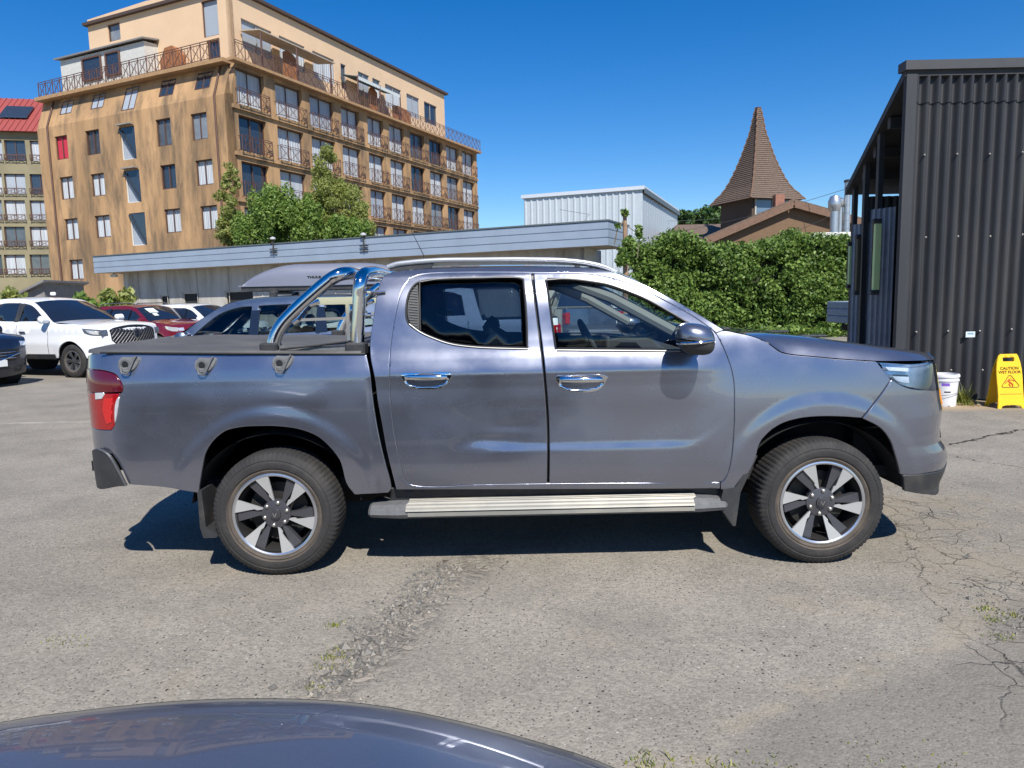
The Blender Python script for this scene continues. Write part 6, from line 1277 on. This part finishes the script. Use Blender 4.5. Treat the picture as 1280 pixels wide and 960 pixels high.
# roll bar
Yn = CY-.83; rt = .0385
def rb_pt(px, py, Y=Yn): return AT(px, py, Y)
dz = rb_pt(447, 432)[2]
for s in (-1, 1):
    f = (lambda p: p) if s < 0 else (lambda p: np.array([p[0], 2*CY-p[1], p[2]]))
    leg = [rb_pt(342, 432), rb_pt(344, 422), rb_pt(349, 411), rb_pt(358, 399), rb_pt(375, 382), rb_pt(395, 364), rb_pt(412, 350), rb_pt(424, 343.5), rb_pt(435, 341.5, Yn+.08), rb_pt(441, 342, Yn+.25)]
    P_ = np.array([f(p) for p in leg]); Q_ = []
    for a in range(3): Q_.append(spline(P_[:, [a, (a+1) % 3]], .03, False)[:, 0] if False else None)
    m_ = MB(); tt = np.linspace(0, 1, len(P_)); t2 = np.linspace(0, 1, 60); X = np.stack([pch(t2, tt, P_[:, k]) for k in range(3)], 1); m_.tube(X, rt, 18); m_.build('roll_bar_brace', steel, TR, True)
    m_ = MB(); b1 = f(rb_pt(337.5, 435, Yn)); m_.box((b1[0]+.005, b1[1], b1[2]), (.10, .11, .065), bev=.01); m_.build('roll_bar_base', plast, TR); m_ = MB(); b2 = f(rb_pt(446, 436, Yn)); m_.box((b2[0], b2[1], b2[2]), (.115, .11, .075), bev=.01); m_.build('roll_bar_base', plast, TR)
    m_ = MB(); m_.bar(b1+[.06, 0, -.005], b2-[.06, 0, .0], .04, .035); m_.build('bed_rail', gplast, TR)
    m_ = MB(); q1 = f(rb_pt(366, 391.5)); q2 = f(rb_pt(447, 392)); 
    zt_ = rb_pt(420, 376)[2]; zl_ = rb_pt(420, 398)[2]
    P_ = [(q1[0]+.04, zl_), (q1[0]+.115, zt_), (q2[0]-.03, zt_), (q2[0]-.03, zl_-.0)]; m_.bar((q1[0]+.07, q1[1], zt_), (q2[0], q1[1], zt_), .022, .042); m_.bar((q2[0]-.055, q1[1], zt_), (q2[0]-.055, q1[1], zl_-.16), .02, .03); m_.tube([(q1[0]-.0, q1[1], zl_-.02), (q1[0]+.03, q1[1], zl_+.0), (q1[0]+.10, q1[1], zt_-.02), (q1[0]+.16, q1[1], zt_)], .02, 8); m_.bar((q1[0]-.02, q1[1], zl_-.005), (q2[0]-.06, q1[1], zl_+.0), .018, .016); m_.build('roll_bar_bracket', steel, TR)
pts = [(rb_pt(447, 434)), rb_pt(447.5, 410), rb_pt(448.5, 385), rb_pt(449, 366), rb_pt(450, 355), rb_pt(452, 347.5, Yn+.03), rb_pt(455, 342.8, Yn+.09), rb_pt(459, 341.5, Yn+.17)]
P_ = np.array(pts); P_ = np.vstack([P_, [(P_[-1][0]+.0, CY, P_[-1][2]+.01)], [(q[0], 2*CY-q[1], q[2]) for q in P_[::-1]]]); d = np.concatenate([[0], np.cumsum(np.linalg.norm(np.diff(P_, axis=0), axis=1))]); t2 = np.linspace(0, d[-1], 110); X = np.stack([pch(t2, d, P_[:, k]) for k in range(3)], 1); m_ = MB(); m_.tube(X, rt, 20); m_.build('roll_bar_hoop', steel, TR, True)
P_ = np.array([rb_pt(440, 342, Yn+.22), (rb_pt(440, 342, Yn+.22)[0], CY, rb_pt(440, 342, Yn+.22)[2]), (0, 0, 0)])[:2]; P_ = np.vstack([P_, [(P_[0][0], 2*CY-P_[0][1], P_[0][2])]]); m_ = MB(); m_.tube(P_, rt*.95, 16); m_.build('roll_bar_crossbar', steel, TR, True)
m_ = MB(); 
for py in (365, 394): a = rb_pt(455, py); m_.tube([a, (a[0]+.12, a[1]+.02, a[2])], .008, 6); m_.lathe([(.001, 0), (.014, 0), (.014, .02), (.001, .02)], a+[.02, 0, 0], (1, 0, 0), 10)
m_.build('fixing_bolt', steel, TR)
m_ = MB(); m_.box(rb_pt(439, 400, Yn+.1), (.05, .05, .12), bev=.015); m_.build('roll_bar_lamp', chromed, TR)
m_ = MB(); m_.tube([rb_pt(350, 437, Yn-.04), rb_pt(370, 434.5, Yn-.04), rb_pt(400, 431.5, Yn-.03), rb_pt(436, 427, Yn-.04)], .006, 5); m_.build('strap', seal, TR)
# roof rails and aerial
for s in (-1, 1):
    f = (lambda p: p) if s < 0 else (lambda p: np.array([p[0], 2*CY-p[1], p[2]])); Yr = CY-.655
    P_ = np.array([f(AT(a, b, Yr)) for a, b in ((484.5, 334), (492, 331), (512, 328), (540, 325.7), (600, 324.6), (660, 324.4), (705, 325.5), (735, 328.8), (758, 334.5), (770, 340))]); d = np.concatenate([[0], np.cumsum(np.linalg.norm(np.diff(P_, axis=0), axis=1))]); t2 = np.linspace(0, d[-1], 50); X = np.stack([pch(t2, d, P_[:, k]) for k in range(3)], 1)
    m_ = MB(); m_.tube(X, .0145, 12); rr = m_.build('roof_rail', mat('rail_silver', (.46, .47, .48), .35, .5, var=.03), TR, True)
    for L_ in ([(488, 339), (486, 335), (500, 330.5), (543, 327), (538, 335)], [(713, 327.5), (740, 331), (766, 339.5), (752, 337.5), (738, 333.5), (727, 331.5), (722, 334.5)]):
        m_ = MB(); A_ = [f(AT(a, b, Yr)) for a, b in L_]; k = len(A_); B_ = [a+np.array([0, -s*.03, 0]) for a in A_]; m_.add(A_+B_, [list(range(k)), list(range(k, 2*k))[::-1]]+[(i, (i+1) % k, k+(i+1) % k, k+i) for i in range(k)]); m_.build('rail_foot', plast, rr)
    m_ = MB(); P2 = np.array([f(AT(a, b, Yr+.01)) for a, b in ((540, 336), (600, 334.6), (660, 334.2), (720, 335.2))]); m_.tube(P2, .012, 6); m_.build('roof_strip', seal, TR)
m_ = MB(); m_.tube([AT(531, 334, CY), AT(529, 318, CY), AT(514, 288, CY)], [.004, .003, .002], 5); m_.build('aerial', seal, TR)
# handles
for (x0, x1, y0, y1) in ((501, 566, 466, 485.5), (694, 760, 469, 489)):
    w_ = x1-x0; L_ = [(x0+2, y0), (x0+w_*.5, y0-.3), (x1-4, y0), (x1, y0+2.5), (x1-w_*.13, y1-4), (x1-w_*.25, y1), (x0+w_*.25, y1), (x0+6, y1-4), (x0, y0+4)]
    U = tps(L_); cu, cv = np.mean(U, 0)
    def PB(Q, cu=cu, cv=cv): 
        rr = np.clip(1-((Q[:, 0]-cu)/.125)**2-((Q[:, 1]-cv+.005)/.040)**2, 0, 1); return np.stack([Q[:, 0], CY-(bw(Q[:, 0], Q[:, 1])+.004-.026*rr), Q[:, 1]], 1)
    hb_ = panel('door_handle', U, [], PB, (0, -1, 0), chrome, TR, mirror=CY, step=.008, band=.002, flange=.006, rnd=.002, estep=.01)
    ym = y0+4.2; a = tp(x0+5, ym); b = tp(x1-7, ym); m_ = MB(); X = []
    for t in np.linspace(0, 1, 14): x = a[0]+(b[0]-a[0])*t; z = a[1]+(b[1]-a[1])*t; X.append((x, CY-float(bw(x, z))-.012-.020*math.sin(math.pi*t)**.5, z-.004))
    for s in (-1, 1):
        m_ = MB(); Y_ = [(x, y if s < 0 else 2*CY-y, z) for x, y, z in X]; V = []
        for i, (x, y, z) in enumerate(Y_):
            for k in range(8): an = 2*math.pi*k/8; V.append((x, y+.007*math.cos(an), z+.0145*math.sin(an)*(1 if 0 < i < 13 else .6)))
        m_.add(V, [(i*8+k, i*8+(k+1) % 8, (i+1)*8+(k+1) % 8, (i+1)*8+k) for i in range(13) for k in range(8)]+[tuple(range(8)), tuple(range(104, 112))]); m_.build('handle_bar', chrome, hb_, True)
# rope hooks on the bed side
for hx_, hy_ in ((161, 455), (256.5, 456), (353, 453.5)):
    u = lambda a, b: tp(hx_+a, hy_+b)
    o = sp_patch('rope_hook', tps([(hx_+a, hy_+b) for a, b in ((-12, 2), (-11, -5), (-6, -9.5), (4, -9), (14, -9.5), (14, -6), (8, 5), (3, 8.5), (-5, 9.5), (-10, 7))]), gplast, .016, flange=.016, rnd=.004, step=.012)
    for s in (-1, 1):
        c_ = u(-2.5, 1); yy = CY+s*(float(bw(*c_))+.018); m_ = MB(); m_.lathe([(.017, .0), (.023, .006), (.032, .006), (.034, 0)], (c_[0], yy, c_[1]), (0, s, 0), 20, close=True); q = m_.build('hook_ring', gplast, TR, True)
        m_ = MB(); m_.lathe([(.001, .002), (.018, .002)], (c_[0], yy, c_[1]), (0, s, 0), 16, close=True); m_.build('hook_hole', seal, q)
        m_ = MB(); b_ = [u(-7, 6), u(-6.5, 12), u(-5, 14), u(1, 14), u(3, 11), u(6, 4), u(9, -3), u(12, -8)]; m_.tube([(p[0], CY+s*(float(bw(*p))+.024), p[1]+.012) for p in b_], .0055, 6); m_.build('hook_loop', gplast, q, True)
# door mirror
for s in (-1, 1):
    c0 = AT(869.5, 424, 3.86); hwx, hz_ = AT(893, 424, 3.86)[0]-c0[0], (AT(869, 403, 3.86)[2]-AT(869, 443, 3.86)[2])/2; yc = 3.875; m_ = MB(); V = []; nu, nv = 22, 28
    def cap(z0, z1, nm, mm, gro=0, par=None):
        V = []; 
        for i in range(nu+1):
            ph = -math.pi/2+math.pi*i/nu
            for k in range(nv):
                th = 2*math.pi*k/nv; e = .75; c1 = math.copysign(abs(math.cos(ph))**e, math.cos(ph)); s1 = math.copysign(abs(math.sin(ph))**e, math.sin(ph)); a = math.cos(th); b = math.sin(th); a = math.copysign(abs(a)**.8, a); b = math.copysign(abs(b)**.8, b)
                x = (hwx+gro)*c1*a; y = (.115+gro)*c1*b; z = (hz_+gro)*s1; x += .012*z/hz_*(-.6)+(.02 if x > 0 else 0)*abs(s1)*0
                z = min(max(z, z0*hz_), z1*hz_); V.append((c0[0]+x, (yc+y) if s < 0 else 2*CY-(yc+y), c0[2]+z+.02*x/hwx*(-.6)))
        m_ = MB(); m_.add(V, [(i*nv+k, i*nv+(k+1) % nv, (i+1)*nv+(k+1) % nv, (i+1)*nv+k) for i in range(nu) for k in range(nv)]); return m_.build(nm, mm, par or TR, True)
    mc = cap(-.02, 1.0, 'mirror', P_main); cap(-1.0, -.12, 'mirror_lower', plast, -.002, mc)
    m_ = MB(); X = []
    for t in np.linspace(math.radians(188), math.radians(318), 18): X.append((c0[0]+hwx*1.0*math.cos(t)*.98, yc+.118*math.sin(t), c0[2]-.012-.012*math.cos(t)*(-.6)))
    if s > 0: X = [(x, 2*CY-y, z) for x, y, z in X]
    m_.tube(X, .009, 8); m_.build('mirror_indicator', chrome, mc, True)
    m_ = MB(); A_ = np.array([c0[0]+.02, yc+.05, c0[2]-.045]); B_ = np.array([c0[0]+.06, CY-.885, c0[2]-.075])
    if s > 0: A_[1] = 2*CY-A_[1]; B_[1] = 2*CY-B_[1]
    m_.tube([A_, (A_+B_)/2, B_], [.035, .028, .03], 10); m_.build('mirror_arm', plast, mc, True)
# cabin interior
m_ = MB(); m_.box((.2, CY, .62), (2.2, 1.45, .06)); m_.box((1.0, CY, .9), (.10, 1.5, .5)); m_.box((-.78, CY, 1.0), (.06, 1.4, .75)); m_.build('cabin_floor', seatm, TR)
for s in (-1, 1):
    m_ = MB(); m_.box((.24, CY+s*.38, .82), (.52, .52, .22), bev=.06); R_ = np.array([[math.cos(.2), 0, math.sin(-.2)], [0, 1, 0], [math.sin(.2), 0, math.cos(.2)]]); m_.box((-.06, CY+s*.38, 1.10), (.15, .50, .56), R_, .06); m_.box((-.13, CY+s*.38, 1.40), (.09, .25, .13), R_, .04); m_.build('seat', seatm, TR)
m_ = MB(); m_.box((-.5, CY, .8), (.45, 1.3, .2), bev=.05); m_.box((-.68, CY, 1.1), (.14, 1.3, .5), bev=.05); m_.build('rear_seat', seatm, TR)
m_ = MB(); m_.box((.92, CY, 1.13), (.42, 1.46, .26), bev=.07); m_.box((.74, CY-.37, 1.24), (.18, .42, .12), bev=.05); m_.box((.66, CY, 1.22), (.03, .28, .20), bev=.01); m_.build('dashboard', seatm, TR)
m_ = MB(); a = np.linspace(0, 2*math.pi, 33); cs_ = np.array([.52, CY-.37, 1.27]); m_.tube([(cs_[0]-.075*math.sin(t), cs_[1]+.185*math.cos(t), cs_[2]+.165*math.sin(t)) for t in a], .016, 8); m_.tube([cs_, cs_+[.18, 0, -.08]], .03, 8); m_.box(cs_, (.05, .16, .09), bev=.02)
for t in (0, math.pi, -math.pi/2): m_.tube([cs_, (cs_[0]-.075*math.sin(t), cs_[1]+.185*math.cos(t), cs_[2]+.165*math.sin(t))], .012, 6)
m_.build('steering_wheel', plast, TR, True)
m_ = MB(); 
for s in (-1, 1): m_.tube([(.95, CY+s*.80, 1.38), (.6, CY+s*.75, 1.58), (.35, CY+s*.71, 1.68), (-.1, CY+s*.69, 1.72)], .035, 8)
m_.build('pillar_lining', cream, TR, True)
m_ = MB(); m_.box((.60, CY, 1.62), (.03, .24, .07), bev=.015); m_.build('rear_view_mirror', plast, TR)
m_ = MB(); m_.box((-.05, CY, 1.735), (1.2, 1.2, .02)); m_.build('headliner', cream, TR)
# ================================================================ CAR IN THE FOREGROUND
def fgcar():
    r = root('foreground_car', 'glossy dark blue car bonnet in the immediate foreground reflecting the pickup', 'car', (-.9, .15, 0))
    # bonnet and wing as one dome: x along the car (nose right), y across
    yc = -.02; V = []; nx, ny = 90, 70; xa, xb = -2.1, .83
    EP = [GR(a, b, c) for a, b, c in ((-60, 961, .985), (0, 943, .983), (150, 918, .972), (330, 904, .955), (470, 910, .93), (600, 936, .90), (680, 958, .87), (735, 975, .845))]
    EP = [(-2.1, .84, .99), (-1.3, .90, .99)]+[tuple(p) for p in EP]+[(.45, .70, .80), (.62, .52, .755), (.74, .34, .72), (.81, .16, .70), (.83, .03, .69)]
    def edge(x):
        """far edge (y, z) of the wing"""
        P_ = EP
        return float(pch(x, [p[0] for p in P_], [p[1] for p in P_])), float(pch(x, [p[0] for p in P_], [p[2] for p in P_]))
    xs = xa+(xb-xa)*(1-(1-np.linspace(0, 1, nx))**1.6); rows = []
    for x in xs:
        ye, ze = edge(x); hw = max(ye-yc, .02); row = []
        ths = np.concatenate([np.linspace(-.42, 0, 9)[:-1], np.linspace(0, 1, ny//2)])
        half = []
        for t in ths:
            if t < 0: half.append((hw+.012*t/.42*0-.0+(-t)*.03, ze+t*1.15))       # wing side below the edge
            else:
                a = t**1.15*math.pi/2; half.append((hw*math.cos(a)**.55 if a < math.pi/2-1e-6 else 0, ze+.135*math.sin(a)**.8*(.35+.65*min(1, hw))))
        for d, z in half: row.append((x, yc+d, z))
        for d, z in half[::-1][1:]: row.append((x, yc-d, z))
        rows.append(row)
    n = len(rows[0]); V = [p for q in rows for p in q]; obj('bonnet', V, [(i*n+j, i*n+j+1, (i+1)*n+j+1, (i+1)*n+j) for i in range(nx-1) for j in range(n-1)], P_fg, r, smooth=True)
    jj = 8+int(ny//2*.30); m_ = MB(); m_.tube([(V[i*n+jj][0], V[i*n+jj][1], V[i*n+jj][2]+.0005) for i in range(4, nx-26)], .0035, 5); m_.build('shut_line', seal, r)
    m_ = MB(); V = []
    for x in np.linspace(-5.2, -2.1, 14):
        t = (x+5.2)/3.1
        for a in np.linspace(0, math.pi, 17): V.append((x, yc+(.86+.03*math.sin(t*3))*math.copysign(abs(math.cos(a))**.4, math.cos(a)), .52+(.47+.42*math.sin(min(1, max(0, (1-t)*1.25))*math.pi)**.7)*abs(math.sin(a))**.45))
    m_.add(V, [(i*17+j, i*17+j+1, (i+1)*17+j+1, (i+1)*17+j) for i in range(13) for j in range(16)]+[tuple(range(17))]); m_.build('cabin', P_fg, r, True)
    m_ = MB(); m_.box((-2.1, yc, .45), (4.8, 1.2, .3)); m_.build('underbody', under, r)
    for x in (.15, -4.2):
        for s in (-1, 1): wheel(r, (x, yc+s*.84, .33), .33, .21, .2, s, 1)
fgcar()
# ================================================================ SMALL THINGS BY THE SHED
def bucket():
    g = GR(1189, 509); r_ = .168; h = .44; x, y = g[0], g[1]+.17; r = root('bucket', 'white plastic paint bucket with a purple label by the shed wall', 'bucket', (x, y, 0)); wp = mat('bucket_white', (.68, .68, .69), .45, var=.06, vscale=9)
    m_ = MB(); m_.lathe([(.001, .005), (r_*.84, .0), (r_*.86, .02), (r_*.97, h*.78), (r_*1.03, h*.79), (r_*1.03, h*.83), (r_*.985, h*.84), (r_*.99, h*.90), (r_*1.05, h*.91), (r_*1.05, h*.97), (r_*1.0, h), (r_*.95, h), (r_*.82, .03), (.001, .03)], (x, y, 0), n=40); m_.build('pail', wp, r, True)
    m_ = MB(); V = []
    for i in range(9): a = -math.pi/2-.78+.62*i/8; rr = r_*.945; V += [(x+rr*1.01*math.cos(a), y+rr*1.01*math.sin(a), .285), (x+rr*1.02*math.cos(a), y+rr*1.02*math.sin(a), .325)]
    m_.add(V, [(2*i, 2*i+2, 2*i+3, 2*i+1) for i in range(8)]); m_.build('label', mat('purple_label', (.20, .10, .48), .5), r)
    m_ = MB(); V = []
    for i in range(9): a = -math.pi/2-.55+.5*i/8; rr = r_*.915; V += [(x+rr*1.015*math.cos(a), y+rr*1.015*math.sin(a), .195), (x+rr*1.02*math.cos(a), y+rr*1.02*math.sin(a), .212)]
    m_.add(V, [(2*i, 2*i+2, 2*i+3, 2*i+1) for i in range(8)]); m_.build('grip_mark', seal, r)
    m_ = MB(); P_ = [(x+r_*1.04, y, h*.80), (x+r_*1.16, y-.03, h*.70), (x+r_*1.05, y-.10, h*.55), (x+r_*.6, y-r_*.95, h*.47), (x, y-r_*1.1, h*.40), (x-r_*.6, y-r_*.9, h*.36), (x-r_*.98, y-.02, h*.40), (x-r_*1.05, y, h*.8)]; m_.tube(spline3(P_), .0035, 6); m_.build('handle', chromed, r, True)
def spline3(P_):
    P_ = np.array(P_); d = np.concatenate([[0], np.cumsum(np.linalg.norm(np.diff(P_, axis=0), axis=1))]); t = np.linspace(0, d[-1], 30); return np.stack([pch(t, d, P_[:, k]) for k in range(3)], 1)
bucket()
def wetsign():
    g = GR(1257, 509); x, y = g[0], g[1]+.02; r = root('floor_sign', 'yellow folding wet floor warning sign standing by the shed', 'sign', (x, y, 0)); ym = mat('sign_yellow', (.80, .50, .012), .45, var=.04); H = .70; tilt = .13
    f = lambda s: (lambda a, z: (x+a, y+s*(tilt*(1-z/H))-(0 if s < 0 else -.0), z)); 
    for s in (-1, 1):
        D_ = lambda Q, s=s: np.stack([x+Q[:, 0], y+s*(tilt*(1-Q[:, 1]/H)+.012), Q[:, 1]], 1)
        o = panel('sign_panel', [(-.185, .0), (-.175, .05), (-.128, H-.01), (-.12, H), (.12, H), (.128, H-.01), (.175, .05), (.185, 0), (.14, 0), (.12, .035), (.05, .045), (-.07, .045), (-.12, .035), (-.14, 0)], [[(-.078, H-.032), (.078, H-.032), (.078, H-.075), (.07, H-.085), (-.07, H-.085), (-.078, H-.075)]], D_, (0, s, 0), ym, r, step=.1, band=.002, flange=.02, rnd=.002)
        if s < 0:
            yy = lambda z, d=.0: y-(tilt*(1-z/H)+.012)-.002-d; brown = mat('sign_print', (.10, .03, .01), .6); redp = mat('sign_red', (.55, .08, .01), .6)
            textmesh('lettering', 'CAUTION', .052, lambda a, b, c: (x+a*1.05, yy(H-.175+b), H-.175+b), brown, o, .0015); textmesh('lettering', 'WET FLOOR', .050, lambda a, b, c: (x+a*1.05, yy(H-.225+b), H-.225+b), brown, o, .0015)
            m_ = MB(); T_ = [(-.115, H-.42), (.115, H-.42), (.0, H-.262)]
            X = spline([( -.10, H-.422), (.10, H-.422), (.116, H-.405), (.014, H-.268), (-.014, H-.268), (-.116, H-.405)], .02); m_.tube([(x+a, yy(b), b) for a, b in np.vstack([X, X[:1]])], .0042, 6); m_.build('triangle', brown, o)
            m_ = MB()
            for L_, rr in (([(-.01, -.315), (-.03, -.335), (.0, -.36), (.03, -.385), (.025, -.41)], .009), ([(0, -.36), (-.02, -.38), (.0, -.408)], .008), ([(-.01, -.33), (.03, -.325), (.055, -.345)], .006), ([(-.02, -.335), (-.05, -.345), (-.065, -.37)], .006), ([(.005, -.302), (.006, -.303)], .013)): m_.tube([(x+a, yy(H+b), H+b) for a, b in L_], rr, 6)
            m_.build('falling_figure', redp, o, True)
            m_ = MB(); m_.tube([(x-.15, yy(.19), .19), (x+.15, yy(.19), .19)], .0025, 5); m_.build('panel_groove', brown, o)
    m_ = MB(); m_.tube([(x-.115, y, H), (x+.115, y, H)], .014, 10); m_.build('hinge', ym, r)
    p = GR(1278, 505, .05); b = root('bottle', 'white plastic bottle lying behind the yellow sign', 'bottle', (p[0], p[1], 0)); m_ = MB(); m_.lathe([(.001, 0), (.04, .0), (.045, .02), (.045, .15), (.02, .19), (.018, .22), (.001, .22)], (p[0]-.06, p[1]+.1, .045), (1, .2, 0), 16); m_.build('body', mat('bucket_white', (0, 0, 0)), b, True)
wetsign()
# litter and weeds at the foot of the shed
litm = leafmat('dry_litter', (.16, .10, .05), (.42, .30, .18), 0)
P_ = np.stack([rng.uniform(5.2, 9, 420), rng.normal(9.72, .10, 420)], 1); stones('leaf_litter', P_, rng.gamma(2, .009, 420)+.005, litm, 'dry leaves and rubble along the foot of the shed wall', .35)
V = []
for px, py, n, h, s in ((1209, 505, 90, .24, .05), (1215, 508, 50, .10, .06), (1278, 480, 160, .45, .10), (1272, 500, 80, .15, .1)):
    g = GR(px, py); tuft_pts(V, g[0], g[1]+.1, n, h, s, .008)
tag(quickmesh('grass', V, 3, MT['weed']), 'green weeds growing at the foot of the dark shed', kind='stuff')
cl = [((AT(1280, 470, 9.6)[0]+rng.normal(.32, .10), 9.6+rng.normal(0, .1), rng.uniform(.1, .75)), (.09,)*3) for _ in range(16)]
bb = AT(1280, 470, 9.6); rs_ = root('weed_plant', 'tall thin weed growing beside the yellow sign at the right edge', 'plant', (bb[0], 9.6, 0)); o = quickmesh('leaves', clumps(cl, 260, .05, .7), 4, L_ivy, tuple(rs_.location)); o.parent = rs_; o.location = (0, 0, 0); m_ = MB()
for i in range(5): m_.tube([(bb[0]+.2+.03*i, 9.6, 0), (bb[0]+.22+.06*i, 9.6, .7)], [.006, .003], 5)
m_.build('stem', bark, rs_)
# small truck behind the shed
def minitruck():
    Y = 16.5; a = AT(1052, 377, Y); b = AT(1092, 410, Y); r = root('flatbed_truck', 'small flatbed truck with a grey dropside bed half hidden behind the shed', 'truck', (a[0]+1.75, Y+.7, 0)); a = a+np.array([.30, 0, 0]); gm = mat('bed_grey_blue', (.26, .32, .40), .5, .3, var=.08)
    z0, z1 = AT(1060, 405, Y)[2], a[2]; L = 2.6; m_ = MB()
    m_.box((a[0]+L/2, Y+.7, z0+.03), (L, 1.45, .06)); m_.build('bed_floor', gm, r)
    for yy in (Y, Y+1.4):
        m_ = MB(); hh = (z1-z0)/3
        for k in range(3): m_.box((a[0]+L/2, yy, z0+hh*(k+.5)), (L, .04, hh-.02), bev=.012)
        m_.box((a[0]+L/2, yy+.012, (z0+z1)/2), (L-.02, .02, z1-z0-.02)); m_.build('side_board', gm, r)
    m_ = MB(); hh = (z1-z0)/3
    for k in range(3): m_.box((a[0]+.0, Y+.7, z0+hh*(k+.5)), (.04, 1.4, hh-.02), bev=.012)
    m_.box((a[0]+.02, Y+.7, (z0+z1)/2), (.02, 1.36, z1-z0-.02)); m_.build('tailboard', gm, r)
    m_ = MB(); m_.box((a[0]+2.4, Y+.7, z0-.12), (4.4, .7, .14)); m_.build('chassis', under, r)
    for dx in (.75, 3.6):
        for s, yy in ((-1, Y+.08), (1, Y+1.32)): wheel(r, (a[0]+dx, yy, .29), .29, .17, .17, s, 1)
    m_ = MB(); m_.prism([(a[0]+L+.15, .35), (a[0]+L+1.7, .35), (a[0]+L+1.75, .9), (a[0]+L+1.35, 1.75), (a[0]+L+.15, 1.8)], lambda x, z: (x, Y+.02, z), (0, 1.36, 0)); m_.build('cab', P_white, r)
    for yy in (Y+.008, Y+1.392): obj('window', [(a[0]+L+.3, yy, 1.05), (a[0]+L+1.5, yy, 1.05), (a[0]+L+1.25, yy, 1.65), (a[0]+L+.3, yy, 1.65)], [(0, 1, 2, 3)], g_car, r)
    m_ = MB(); m_.box((a[0]+.55, Y-.02, .33), (.03, .02, .30), bev=.01); m_.box((a[0]+.1, Y+.1, z0-.1), (.05, .1, .08)); m_.build('mud_flap', mat('bucket_white', (0, 0, 0)), r)
minitruck()
